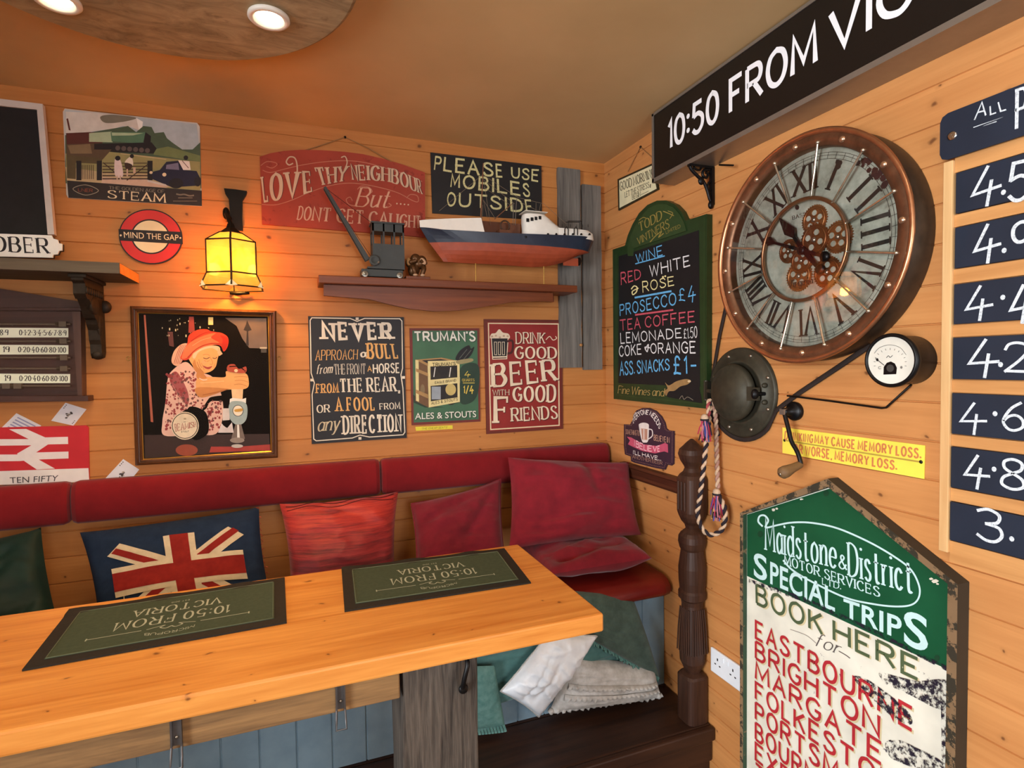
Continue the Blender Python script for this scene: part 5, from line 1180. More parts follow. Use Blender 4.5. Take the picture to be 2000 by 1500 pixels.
m = M(); m.tube([jb, Vector((ca+.006, -.095, zt2))], .0009, IRON, 5); m.tube([jb+Vector((.002, 0, -.004)), Vector((ca+.004, -.095, zb+.04))], .0009, IRON, 5); m.build('cable', cr)

# small bronze monkey pair
BRO = paint(92, 62, 36, .35, .25, .5); BROL = paint(196, 160, 128, .4, .1)
def mk(px, py, y=-.10): return PB(px, py, y)
fig = thing('figurine', (mk(815, 530).x, -.10, SZ), 'small brown bronze monkey figurine between the toy crane and the ship', 'figurine')
m = M(); x_ = mk(815, 530).x; m.box(x_-.05, x_+.045, -.13, -.06, zs, zs+.014, MAHO); m.build('plinth', fig, bevel=.002)
g0 = zs+.014; m = M()
R3 = Matrix.Rotation(.6, 3, 'Y')
m.ell((x_-.012, -.095, g0+.033), (.024, .022, .034), BRO, Matrix.Rotation(.2, 3, 'Y')); m.ell((x_+.012, -.10, g0+.058), (.024, .022, .030), BRO, R3)
m.ell((x_-.006, -.10, g0+.072), (.020, .019, .020), BRO); m.ell((x_-.03, -.10, g0+.055), (.016, .015, .020), BRO)
for sx in (-.012, .014): m.tube(cat_rom([(x_+sx*1.6, -.11, g0+.04), (x_+sx*1.5, -.125, g0+.028), (x_+sx, -.122, g0+.006)], 4), [.011, .0105, .010, .010, .0095, .009, .0085, .008, .008], BRO, 8)
for sx in (-1, 1): m.tube(cat_rom([(x_+.02*sx, -.10, g0+.07), (x_+.03*sx, -.115, g0+.055), (x_+.008*sx, -.122, g0+.062)], 4), [.008]*9, BRO, 8)
m.build('body', fig)
M().ell((x_+.020, -.121, g0+.060), (.010, .006, .015), BROL, Matrix.Rotation(-.7, 3, 'Y')).build('face', fig, label='pale worn face')
for dx, rr in ((-.013, .010), (.015, .009)): M().ell((x_+dx, -.128, g0+.004), (rr, .012, .005), BROL).build('paw', fig, label='pale worn paw')
M().ell((x_-.036, -.112, g0+.058), (.009, .006, .016), paint(150, 110, 66)).build('arm', fig)

# model ship
SHY = -.098
HB = paint(40, 48, 64, .3, .12); HR = paint(158, 70, 42, .45, .12); DECK = paint(104, 62, 40, .6, .15); WP = paint(236, 230, 218, .45, .04)
def sx(px, py): return PB(px, py, SHY)
ship = thing('model_ship', (sx(990, 535).x, SHY, SZ), 'model trawler with navy and rust hull and white wheelhouse, standing on brass rods', 'model ship')
N = 26
sheer = [(820, 444), (860, 452), (940, 458), (1020, 462), (1080, 464), (1130, 465), (1160, 468)]
watr = [(838, 474), (900, 476), (960, 479), (1040, 484), (1090, 488), (1125, 491), (1150, 494)]
keel = [(866, 511), (905, 514), (960, 516), (1040, 522), (1070, 520), (1100, 513), (1128, 500)]
def curve(c, u):
    k = u*(len(c)-1); i = min(int(k), len(c)-2); f_ = k-i; a, b = c[i], c[i+1]; return (a[0]+(b[0]-a[0])*f_, a[1]+(b[1]-a[1])*f_)
def half(u): return .052*(1-abs(2*u-1)**3.2)**.7*(1 if u > .5 else .62+.76*u)+.0012
m = M()
def sect(u):
    t_, w_, k_ = sx(*curve(sheer, u)), sx(*curve(watr, u)), sx(*curve(keel, u)); b = half(u)
    up_ = [(t_.lerp(w_, j/4), b*(1-.10*j/4)) for j in range(5)]
    lo_ = [(w_.lerp(k_, j/5), b*.9*(1-(j/5)**2.2)+.0012) for j in range(6)]
    return up_, lo_
for sgn in (1, -1):
    for i in range(N):
        a, b = sect(i/N), sect((i+1)/N)
        for part, mt_ in ((0, HB), (1, HR)):
            for j in range(len(a[part])-1):
                q = [a[part][j], b[part][j], b[part][j+1], a[part][j+1]]
                m.add([Vector((p.x, SHY+sgn*w, p.z)) for p, w in q], [(0, 1, 2, 3)], mt_, True)
m.build('hull', ship)
m = M()
for i in range(N):
    a, b = sect(i/N)[0][0], sect((i+1)/N)[0][0]
    m.add([Vector((a[0].x, SHY-a[1]*.97, a[0].z-.004)), Vector((b[0].x, SHY-b[1]*.97, b[0].z-.004)), Vector((b[0].x, SHY+b[1]*.97, b[0].z-.004)), Vector((a[0].x, SHY+a[1]*.97, a[0].z-.004))], [(0, 1, 2, 3)], DECK)
m.build('deck', ship)
m = M(); n2 = 10; top = [(820, 431), (860, 430), (933, 431)]
rows = []
for i in range(n2+1):
    u = (933-820)/(1160-820)*i/n2; px = 819+(933-819)*i/n2; a = sx(*curve(sheer, u)); b = half(u)+.0006
    T_ = sx(px, 430.5+.5*i/n2); rows.append((Vector((a.x, SHY-b, a.z+.0005)), Vector((T_.x, SHY-b*1.02, T_.z)), Vector((T_.x, SHY+b*1.02, T_.z)), Vector((a.x, SHY+b, a.z+.0005))))
for a, b in zip(rows, rows[1:]): m.add(list(a)+list(b), [(0, 1, 5, 4), (1, 2, 6, 5), (2, 3, 7, 6)], WP)
m.add(rows[-1], [(0, 1, 2, 3)], WP); m.build('bow_bulwark', ship)
# wheelhouse: lofted rounded house, sloping aft
def loft(lv, mat, m, n=22):
    S_ = []
    for (pxa_, pxb_, py, hw) in lv:
        A_, B2 = sx(pxa_, py), sx(pxb_, py); cx_, rx_ = (A_.x+B2.x)/2, (B2.x-A_.x)/2
        S_.append([Vector((cx_+rx_*abs(cos(2*pi*k/n))**.75*(1 if cos(2*pi*k/n) > 0 else -1), SHY+hw*abs(sin(2*pi*k/n))**.6*(1 if sin(2*pi*k/n) > 0 else -1), A_.z)) for k in range(n)])
    for a, b in zip(S_, S_[1:]): m.ring(a, b, mat, smooth=True)
    m.add(S_[-1], [list(range(n))], mat); m.add(S_[0], [list(range(n))], mat)
m = M(); loft([(1020, 1100, 463, .040), (1021, 1100, 448, .040), (1020, 1083, 436, .038), (1020, 1068, 424, .036), (1021, 1062, 419.5, .034)], WP, m); wh = m.build('wheelhouse', ship)
m = M(); loft([(1060, 1157, 464.5, .040), (1064, 1155, 452, .040), (1066, 1148, 447, .037)], WP, m); m.build('aft_house', ship)
for k in range(4):
    m = M(); a = sx(1022.5+k*7.6, 433.5-k*1.4); yw = SHY-.0385+(.0035 if k == 0 else 0); m.box(a.x, a.x+.0115, yw, yw+.004, a.z-.007, a.z+.007, BLACK); m.build('window', wh)
m = M(); a, b = sx(1021, 420), sx(1063, 419.5); m.box(a.x-.003, b.x, SHY-.037, SHY+.037, b.z, b.z+.002, WP); m.build('roof', wh)
m = M(); mb = sx(938, 452); mt_ = sx(944, 319); m.tube([mb, mt_], [.0036, .0018], paint(124, 82, 56), 8); m.build('mast', ship)
m = M(); m.tube([sx(966, 428), sx(1000, 398)], .002, paint(124, 82, 56), 6); m.tube([sx(1006, 440), sx(1009, 388)], .0013, paint(120, 110, 100), 6); m.tube([sx(1002, 440), sx(1003, 396)], .0013, paint(120, 110, 100), 6); m.build('boom', ship)
RIG = paint(128, 112, 92, .7)
m = M()
for a, b in (((944, 340), (858, 412)), ((944, 342), (1012, 386)), ((946, 352), (1005, 398)), ((945, 366), (1002, 404)), ((1012, 386), (1062, 398)), ((1062, 398), (1106, 437)), ((944, 390), (952, 426)), ((945, 392), (968, 428)), ((943, 400), (941, 446)), ((1047, 396), (1047, 419)), ((1056, 398), (1052, 419)), ((944, 345), (958, 440)), ((1010, 392), (1066, 419))):
    m.tube([sx(*a), sx(*b)], .0008, RIG, 5)
m.build('rigging', ship)
m = M(); c = sx(983, 443); m.tube([c+Vector((.020*cos(k/20*2*pi), -.02, .020*sin(k/20*2*pi))) for k in range(20)], .0035, paint(70, 46, 30), 6, closed=True); m.box(c.x-.028, c.x+.028, SHY-.03, SHY+.03, sx(983, 463).z-.004, sx(983, 452).z, DECK)
a = sx(936, 455); b = sx(1018, 436); m.box(a.x, b.x, SHY+.012, SHY+.036, a.z-.006, b.z, DECK); m.build('winch', ship)
m = M(); 
for px in (1098, 1116): c = sx(px, 463); m.tube([c+Vector((-.008, -.042, 0)), c+Vector((-.008, -.043, .025)), c+Vector((0, -.043, .034)), c+Vector((.008, -.043, .025)), c+Vector((.008, -.042, 0))], .0022, IRON, 6)
c0, c1_ = sx(1105, 434), sx(1132, 434); m.tube([c0, c1_], .0014, IRON, 6); m.tube([c0+Vector((0, -.02, 0)), c1_+Vector((0, -.02, 0))], .0014, IRON, 6)
for px in (1092, 1108, 1120, 1132, 1142): c = sx(px, 447); m.tube([c+Vector((0, -.03, 0)), c+Vector((0, -.03, .012))], .001, IRON, 5)
for px in (1108, 1130): m.tube([sx(px, 434)+Vector((0, -.01, 0)), sx(px, 447)+Vector((0, -.01, 0))], .0012, IRON, 5)
m.build('stern_rail', ship)
m = M()
for k in range(6): c = sx(1062+k*16, 462); m.lathe([(.006, -.003), (.0035, .004), (0, .005)], (c.x, SHY-.044, c.z), (0, 0, 1), IRON, 8)
c = sx(1018, 468); m.ell((c.x, SHY-.0525, c.z), (.005, .002, .005), BLACK)
for px in (1055, 1090): c = sx(px, 472); m.ell((c.x, SHY-.05, c.z), (.004, .003, .004), HB)
m.build('deck_fittings', ship)
m = M(); c = sx(1133, 512); m.lathe([(.018, 0), (.018, .004)], (c.x-.008, SHY, c.z+.002), (1, 0, 0), IRON, 14); m.box(sx(1100, 515).x, c.x-.010, SHY-.0015, SHY+.0015, sx(1110, 519).z, sx(1110, 504).z, HR); m.build('propeller', ship)
for px, py in ((929, 515), (1062, 520)):
    p = sx(px, py+1); m = M(); m.tube([(p.x, SHY, SZ+.0008), (p.x, SHY, p.z+.004)], .0024, BRASS, 8); m.lathe([(.006, 0), (.006, .002), (.003, .004)], (p.x, SHY, SZ+.0008), (0, 0, 1), BRASS, 12); m.build('support_rod', ship)
# ---------------------------------------------------------------- right wall
# illuminated style station sign box
ALU = paint(150, 142, 132, .35, .05, .7); SBK = paint(16, 15, 16, .22, .05, spec=.5); SWH = paint(236, 236, 238, .4, .02)
BXD, BY0, BY1, BZ0, BZ1 = .10, -.522, -2.02, 2.304, 2.556
sg = thing('station_sign', (-.05, -1.2, BZ0), 'long black station sign box reading 10:50 FROM in white, under the ceiling', 'sign')
m = M(); m.box(-BXD+.004, -.001, BY1, BY0, BZ0, BZ1, ALU); m.build('case', sg)
m = M(); b = .014
for (y0, y1, z0, z1) in ((BY1, BY0, BZ0-.001, BZ0+b), (BY1, BY0, BZ1-b*.6, BZ1+.001), (BY0-b*.7, BY0+.001, BZ0, BZ1), (BY1-.001, BY1+b, BZ0, BZ1)): m.box(-BXD-.002, -BXD+.0045, y0, y1, z0, z1, ALU)
m.build('rim', sg)
m = M(); m.box(-BXD+.0005, -BXD+.003, BY1+b, BY0-b*.7, BZ0+b, BZ1-b*.6, SBK); m.build('face', sg)
d = Dec('R', BXD-.0005)
_y = lambda px, py: PR(px, py, -BXD).y
zb_, zh = 2.395, .094
for word, ya, yb in (('10:50', -.622, -.870), ('FROM', -.926, -1.226), ('VICTORIA', -1.270, -1.885)):
    asp = (ya-yb)/zh
    for g in glyph_polys(word, ('sans', 1.6), asp, 2.2): d.add([Vector((-BXD-.0004, ya+(yb-ya)*p.x/asp/10, zb_+zh*p.y/10)) for p in g], [list(range(len(g)))], SWH)
d.build('lettering', sg)
def scroll_bracket(y, z1, d_, h, parent, mat):
    m = M()
    m.box(-d_, -.002, y-.007, y+.007, z1-.008, z1-.0005, mat); m.box(-.012, -.002, y-.008, y+.008, z1-h, z1-.0005, mat)
    def tb(pts, r): m.tube(cat_rom([(-a, y, z1-b) for a, b in pts], 5), r, mat, 6)
    tb([(d_*.95, .008), (d_*.86, h*.16), (d_*.62, h*.30), (d_*.40, h*.42), (d_*.26, h*.62), (d_*.16, h*.84), (.008, h*.95)], .006)
    tb([(d_*.8, .01), (d_*.7, h*.12), (d_*.55, h*.12), (d_*.5, h*.05)], .004); tb([(d_*.15, h*.08), (d_*.40, h*.12), (d_*.44, h*.25), (d_*.30, h*.30), (d_*.22, h*.2), (d_*.32, h*.16)], .005)
    tb([(.012, h*.4), (d_*.2, h*.42), (d_*.24, h*.55), (.014, h*.62)], .004); m.ell((-d_*.5, y, z1-h*.40), (.012, .008, .014), mat); m.ell((-.012, y, z1-h), (.010, .009, .014), mat)
    return m.build('bracket', parent, label='black scrolled iron bracket')
scroll_bracket(-.735, BZ0-.0012, .105, .13, sg, BLACKI); scroll_bracket(-1.85, BZ0-.0012, .105, .13, sg, BLACKI)
m = M(); a = PR(1405, 322, -.002); m.tube([a, PR(1432, 323, -.035)], .003, IRON, 6); m.build('nail', sg)

# GOOD MORNING sign
cG = (800, 220, 4.0); c2 = (1160, 280, 2.7286)
gm = board('R', .008, [(1624, 521), (1905, 392), (1942, 600), (1630, 765)], paint(48, 42, 24, .5), 'hanging_sign', 'small cream Good Morning sign on a string, half hidden by the station sign', 'hanging sign', cG, bevel=.001)
d = Dec('R', .008, cG); d.poly([(1637, 530), (1892, 414), (1930, 594), (1640, 745)], worn(222, 216, 176, (150, 140, 100), .74)); INK2 = paint(44, 40, 28)
d.up(); d.T('GOOD MORNING', [(1645, 612), (1918, 500)], [(1642, 545), (1902, 436)], INK2, ('serif', 1.5, .8), 1.4, 3); d.T('LET THE STRESS', [(1682, 664), (1872, 584)], [(1680, 622), (1870, 540)], INK2, ('serif', 1.4, .8), 1.4, 3); d.T('BEGIN', [(1740, 680), (1805, 652)], [(1738, 645), (1803, 618)], INK2, ('serif', 1.4, .8), 1.4); d.line([(1810, 640), (1868, 612)], 3, INK2); d.line([(1882, 560), (1880, 585)], 6, INK2)
d.build('lettering', gm)
ap_ = PR(1251, 287, -.004); m = M(); m.tube([PR(1226, 335, -.007), ap_, PR(1276, 310, -.007)], .0016, STRING, 6); m.ell(ap_, .005, IRON); m.build('string', gm, label='hanging string on a nail')

# wine menu board
MGR = paint(34, 54, 26, .4, .15); MGR2 = paint(46, 66, 34, .4, .1); GOLDL = paint(140, 124, 62, .5, .1)
arch = [(165, 545), (180, 490), (205, 432), (240, 372), (285, 328), (335, 305), (385, 304), (430, 325), (465, 362), (488, 412)]
mb_ = board('R', .024, [(105, 1362), (100, 566)]+arch+[(603, 375), (600, 1414)], MGR, 'menu_board', 'green framed wine menu blackboard with an arched top and coloured chalk prices', 'menu board', c2, bevel=.003)
d = Dec('R', .024, c2)
BBK = paint(20, 20, 22, .6, .15)
d.poly([(132, 602), (212, 578), (560, 462), (566, 1298), (130, 1278)], BBK); d.poly([(385, 1275), (560, 1290), (578, 1386), (390, 1352)], BBK)
d.line([(118, 590), (118, 1340), (588, 1390), (588, 398)], 4, MGR2, False, False); d.build('slate', mb_)
m = panel('R', .028, [(178, 552), (192, 500), (215, 448), (248, 392), (290, 346), (338, 324), (384, 324), (424, 342), (456, 378), (478, 420), (492, 466), (210, 560), (205, 600), (180, 600)], MGR2, back=.0245, crop=c2)
cr_ = m.build('crest', mb_)
d = Dec('R', .0282, c2)
d.T('TODD', [(245, 470), (362, 405)], [(238, 424), (358, 355)], GOLDL, ('serif', 1.8, .7), 1.8); d.T('VINTNERS', [(236, 540), (402, 448)], [(230, 505), (396, 402)], GOLDL, ('serif', 1.5, .7), 1.8)
d.line([(300, 525), (330, 492), (360, 470), (345, 500), (370, 480)], 5, GOLDL); d.T('LIMITED', [(385, 482), (462, 448)], [(382, 466), (458, 432)], GOLDL, ('sans', 1.3)); d.line([(240, 410), (262, 395), (280, 400)], 4, GOLDL); d.line([(370, 362), (395, 372), (425, 385)], 5, GOLDL); d.line([(405, 400), (420, 372), (395, 360)], 4, GOLDL)
d.build('crest_lettering', cr_)
d = Dec('R', .024, c2); d.lay = .0011
CB, CRD, CWH, CYL = chalk(106, 178, 226), chalk(204, 90, 104), chalk(226, 226, 226), chalk(232, 222, 160); K = ('chalk', 1.25)
d.T('WINE', [(228, 638), (365, 595)], [(224, 592), (360, 545)], CB, K, 3); d.line([(222, 642), (376, 600)], 6, CB, False)
d.T('RED', [(146, 752), (250, 718)], [(144, 690), (246, 672)], CRD, K, 3); d.T('WHITE', [(300, 710), (510, 652)], [(296, 652), (506, 598)], CWH, K, 3); d.T('ROSE', [(262, 792), (426, 755)], [(258, 738), (422, 710)], CYL, K, 3)
d.line([(200, 776), (214, 760), (230, 768), (226, 792), (208, 806), (206, 788), (236, 772)], 6, CYL); d.ellipse(368, 712, 5, 5, CYL); d.ellipse(380, 708, 5, 5, CYL); d.line([(220, 822), (410, 788)], 10, CB, False)
d.T('PROSECCO', [(140, 918), (438, 858)], [(138, 862), (434, 796)], CB, K, 2.8); d.T('£4', [(455, 838), (542, 838)], [(450, 780), (540, 758)], CB, ('chalk', 1.0), 4); d.line([(222, 914), (420, 888)], 9, CRD, False)
d.T('TEA COFFEE', [(142, 996), (536, 950)], [(140, 942), (534, 894)], CRD, K, 3, 4); d.T('LEMONADE', [(144, 1066), (466, 1034)], [(142, 1012), (462, 986)], CWH, K, 2.8); d.T('£1.50', [(480, 1040), (550, 1034)], [(478, 992), (548, 974)], CWH, ('chalk', .8), 2.2)
d.T('COKE', [(136, 1136), (252, 1122)], [(134, 1082), (250, 1070)], CWH, K, 2.8); d.line([(276, 1092), (290, 1072), (284, 1110), (272, 1086), (298, 1090)], 5, CWH); d.T('ORANGE', [(304, 1118), (540, 1116)], [(302, 1068), (538, 1056)], CWH, K, 2.8)
d.T('ASS. SNACKS', [(140, 1236), (402, 1206)], [(138, 1166), (400, 1150)], CB, K, 2.2, 3); d.T('£1-', [(428, 1228), (543, 1222)], [(424, 1136), (540, 1142)], CB, K, 4)
d.build('chalk_prices', mb_)
d = Dec('R', .024, c2); d.lay = .0013; d.T('Fine Wines and', [(128, 1332), (372, 1348)], [(130, 1292), (374, 1306)], paint(170, 142, 84), ('serif', 1.3, .5, .15), 1.5, 3)
d.poly([(380, 1275), (400, 1290), (440, 1268), (490, 1256), (516, 1264), (500, 1284), (460, 1296), (430, 1318), (400, 1322), (385, 1345), (376, 1320), (392, 1305)], paint(150, 118, 74, .6, .2), True); d.ellipse(508, 1268, 9, 6, paint(214, 190, 150)); d.row('Ltd.', 455, 1368, 530, 1376, 22, 22, paint(150, 140, 120), ('serif', 1.2, .5)) if False else d.line([(456, 1362), (470, 1345), (480, 1364), (500, 1352), (528, 1368)], 3, paint(130, 120, 104))
d.build('painted_script', mb_)

# EVERYONE NEEDS SOMETHING TO BELIEVE IN
cI = (1200, 640, 3.0303)
PUR = worn(58, 38, 52, (140, 110, 110), .72); PNK = paint(196, 84, 110); PNKD = paint(150, 60, 84); PW = paint(226, 216, 210); PTAN = paint(186, 140, 120)
out = [(56, 572), (92, 574), (108, 545), (112, 515), (130, 490), (165, 476), (205, 476), (245, 492), (278, 525), (298, 562), (306, 596), (320, 608), (352, 612), (350, 806), (338, 816), (312, 810), (300, 840), (250, 832), (120, 800), (98, 790), (96, 762), (62, 750), (56, 700)]
ev = board('R', .006, out, PUR, 'tin_sign', 'small purple shaped tin sign with a beer glass and pink ribbon, below the wine menu', 'sign', cI)
d = Dec('R', .006, cI)
cx_, cy_ = 205, 650
for k in range(len(out)):
    a, b = out[k], out[(k+1) % len(out)]; L_ = hypot(a[0]-b[0], a[1]-b[1]); n_ = max(1, int(L_/9))
    for j in range(n_):
        x = a[0]+(b[0]-a[0])*j/n_; y = a[1]+(b[1]-a[1])*j/n_; d.ellipse(x+(cx_-x)*.065, y+(cy_-y)*.065, 1.7, 1.9, PTAN, n=6)
d.build('beaded_border', ev)
d = Dec('R', .006, cI); d.lay = .0009
d.poly([(145, 585), (150, 568), (175, 562), (200, 570), (204, 590), (200, 668), (180, 680), (162, 668)], PW, True); d.poly([(158, 596), (196, 600), (194, 664), (164, 662)], PTAN); d.line([(200, 600), (222, 606), (224, 640), (200, 660)], 6, PW); d.rect(172, 600, 177, 660, PW)
d.up().poly([(74, 645), (100, 650), (170, 690), (250, 700), (300, 682), (316, 690), (318, 740), (295, 732), (240, 744), (165, 730), (110, 705), (80, 690), (92, 668)], PNK); d.up()
d.T('EVERYONE NEEDS', [(112, 566), (140, 530), (180, 512), (225, 530), (266, 600)], [(108, 545), (125, 505), (180, 486), (240, 510), (274, 572)], PW, ('sans', 1.9), 2, 3.6)
d.T('SOMETHING TO', [(68, 628), (148, 640)], [(68, 602), (148, 610)], PTAN, ('sans', 1.8), 1.8, 3); d.T('BELIEVE IN', [(234, 666), (326, 682)], [(234, 634), (326, 650)], PTAN, ('sans', 1.8), 1.8, 3)
d.T('I BELIEVE', [(118, 700), (190, 728), (268, 732)], [(120, 664), (190, 696), (268, 700)], paint(240, 190, 200), ('sans', 1.7), 2.2, 4); d.T("I'LL HAVE...", [(112, 748), (276, 788)], [(112, 726), (276, 766)], PW, ('sans', 2.0), 2.2, 3); d.T('ANOTHER BEER', [(108, 772), (284, 812)], [(108, 752), (284, 792)], PTAN, ('serif', 1.4, .7), 2, 3)
d.build('lettering', ev)

# dado rail and newel post
DADO = wood('dado_wood', (56, 28, 18), (88, 46, 28), 'y', 1, rough=.45)
m = M(); pr = [(-.002, 1.128), (-.018, 1.130), (-.024, 1.140), (-.020, 1.150), (-.022, 1.172), (-.030, 1.180), (-.026, 1.190), (-.002, 1.192)]
m.prism([(x, -.16, z) for x, z in pr], [(x, -.618, z) for x, z in pr], DADO); m.build('dado_rail', label='dark wooden dado rail running from the corner cushion to the turned post', cat='rail')
NY, NX = -.672, -.0445
def nz(cy): return PR(1358, 820+cy/2.205, NX).z
pf = [(1338, .044), (1108, .044), (1098, .040), (1090, .024), (1062, .034), (1045, .040), (1000, .042), (900, .039), (800, .034), (782, .036), (772, .044), (745, .0445), (735, .040), (700, .043), (640, .044), (620, .042), (565, .036), (555, .040), (530, .0445), (505, .043), (490, .036), (472, .020), (455, .024), (440, .034), (418, .042), (398, .044), (255, .044), (240, .040), (226, .028), (210, .023), (200, .026), (180, .036), (150, .044), (130, .040), (112, .026), (98, .016), (84, .004)]
m = M(); secs = []
for cy, r in pf:
    z = max(nz(cy), STEPZ+.001) if cy < 1338 else STEPZ+.0012; q = []
    for k in range(24):
        a = 2*pi*k/24+pi/24; e = .5 if (250 < cy < 400 or cy > 1100) else .72
        q.append((NX+r*abs(cos(a))**e*(1 if cos(a) > 0 else -1), NY+r*abs(sin(a))**e*(1 if sin(a) > 0 else -1), z))
    secs.append(q)
for a, b in zip(secs, secs[1:]): m.ring(a, b, DARKZ, smooth=False)
m.add(secs[-1], [list(range(24))], DARKZ); m.add(secs[0], [list(range(24))], DARKZ)
nw = m.build('newel_post', label='dark turned and carved wooden newel post standing on the step against the right wall', cat='post')
m = M()
for dy in (-.018, 0.0, .018): m.tube([(NX-.0455, NY+dy, nz(388)), (NX-.0455, NY+dy, nz(266))], .0035, DARKZ, 6)
for k in range(-3, 4):
    m.tube([(NX-.034, NY+k*.008, nz(812)), (NX-.039, NY+k*.0095, nz(900)), (NX-.042, NY+k*.0105, nz(1000))], .0028, DARKZ, 5); m.tube([(NX+k*.008, NY-.034, nz(812)), (NX+k*.0095, NY-.039, nz(900)), (NX+k*.0105, NY-.042, nz(1000))], .0028, DARKZ, 5)
m.build('carving', nw)

# porthole cover (deadlight)
OLV = paint(62, 58, 46, .5, .2, .35, 50); OLVD = paint(42, 40, 32, .55, .2, .35, 50)
def ctr(px, py, x): return PR(px, py, x)
PYC, PZC, PRD = -.8705, 1.531, .146
ph = thing('porthole_cover', (-.02, PYC, PZC-PRD), 'round olive metal porthole cover with a bolted flange, left below the clock', 'porthole')
m = M(); m.lathe([(PRD, .001), (PRD, .010), (PRD-.006, .013), (.108, .013), (.104, .022), (.097, .022), (.094, .012), (.0, .012)], (0, PYC, PZC), (-1, 0, 0), OLV, 64); m.build('flange', ph)
m = M(); m.lathe([(.092, .024), (.094, .030), (.092, .040), (.084, .046), (.072, .048), (.070, .051), (.0, .054)], (0, PYC+.012, PZC), (-1, 0, 0), OLV, 56, cap=True); m.lathe([(.080, .0125), (.080, .03)], (0, PYC+.012, PZC), (-1, 0, 0), OLVD, 48)
for dz in (-.013, .013): m.box(-.046, -.034, PYC-.108, PYC-.070, PZC+dz-.007, PZC+dz+.007, OLV)
m.box(-.047, -.034, PYC-.088, PYC-.066, PZC-.022, PZC+.022, OLV); m.build('lid', ph)
m = M(); m.tube([(-.014, PYC-.106, PZC), (-.040, PYC-.103, PZC), (-.056, PYC-.102, PZC)], .006, BLACKI, 8); m.ell((-.050, PYC-.103, PZC), (.012, .011, .016), BLACKI); m.ell((-.020, PYC-.112, PZC+.026), (.010, .008, .008), OLV); m.ell((-.020, PYC-.112, PZC-.026), (.010, .008, .008), OLV); m.build('wing_screw', ph)
m = M()
for k in range(8):
    a = radians(45*k+22); m.lathe([(.0065, .0125), (.0060, .015), (.003, .017), (0, .0172)], (0, PYC+.127*cos(a), PZC+.127*sin(a)), (-1, 0, 0), SCREW, 12)
m.build('bolts', ph)
m = M(); m.box(-.030, -.004, PYC+.134, PYC+.150, PZC-.030, PZC+.032, OLVD); m.tube([(-.022, PYC+.149, PZC-.034), (-.022, PYC+.149, PZC+.036)], .009, OLV, 10); m.tube([(-.026, PYC+.135, PZC), (-.036, PYC+.105, PZC)], .008, OLV, 8); m.build('hinge', ph)

# drive belt running round the porthole and the clock
m = M(); bx = -.0075
p1 = [PR(1418, 596, bx), PR(1405, 655, bx), PR(1391, 738, bx)]
arc = [Vector((bx, PYC+(PRD+.0085)*cos(radians(a)), PZC+(PRD+.0085)*sin(radians(a)))) for a in range(8, -142, -8)]
p2 = [PR(1515, 802, bx), PR(1560, 768, bx), PR(1640, 715, bx), PR(1700, 674, bx)]
m.tube(p1+arc+p2, .0075, paint(40, 30, 26, .7, .2), 8, flat=(1, 0, 0)); m.build('drive_belt', label='dark leather drive belt looping under the porthole cover up to the gauge', cat='belt')

# tasselled cord
RC1 = fabric('cord_cream', (176, 144, 118), (206, 178, 150), 200, .9, 900, .3); RC2 = fabric('cord_dark', (26, 22, 30), (46, 38, 44), 200, .9, 900, .3); TAS = [paint(168, 44, 70, .9), paint(70, 76, 140, .9), paint(214, 176, 100, .9), paint(30, 26, 36, .9), paint(190, 120, 130, .9)]
rp = thing('tasselled_cord', (-.07, -.79, 1.03), 'twisted cream and navy cord with coloured tassels hanging from the porthole hinge over the post', 'cord')
def RX_(x, y, o): return PR(1200+x/3.0303, 640+y/3.0303, -o)
def twist(path, r, c1_, c2_, nm):
    P = cat_rom(path, 16); m = M(); acc = 0; two = [[], []]; prev = None
    for i, p in enumerate(P):
        a, b = P[max(i-1, 0)], P[min(i+1, len(P)-1)]; dd = (b-a).normalized(); acc += (p-a).length if i else 0
        if prev is None: prev = dd.orthogonal()
        e1 = (prev-dd*prev.dot(dd)).normalized(); prev = e1; e2 = dd.cross(e1); th = acc/.020*pi
        for s_ in (0, 1): two[s_].append(p+(e1*cos(th+s_*pi)+e2*sin(th+s_*pi))*r*.52)
    m.tube(two[0], r*.66, c1_, 7); m.tube(two[1], r*.66, c2_, 7); return m.build(nm, rp)
twist([RX_(572, 425, .032), RX_(562, 520, .05), RX_(548, 640, .08), RX_(540, 720, .105), RX_(524, 860, .112), RX_(505, 1010, .112), RX_(492, 1100, .105), RX_(520, 1190, .09), RX_(570, 1225, .07), RX_(630, 1200, .05), RX_(655, 1130, .045), RX_(650, 1060, .04), RX_(615, 990, .04)], .0078, RC1, RC2, 'looped_strand')
twist([RX_(592, 430, .030), RX_(600, 560, .03), RX_(604, 700, .03), RX_(608, 820, .03), RX_(612, 950, .032)], .0078, RC1, fabric('cord_rose', (150, 110, 96), (176, 136, 120), 200, .9, 900, .3), 'straight_strand')
twist([RX_(585, 432, .026), RX_(575, 500, .03), RX_(590, 560, .03), RX_(618, 640, .02)], .006, RC2, RC2, 'dark_strand')
twist([RX_(560, 430, .036), RX_(556, 470, .05), RX_(560, 540, .06)], .007, RC1, fabric('cord_red', (140, 50, 60), (170, 80, 80), 200, .9, 900, .3), 'knot_strand')
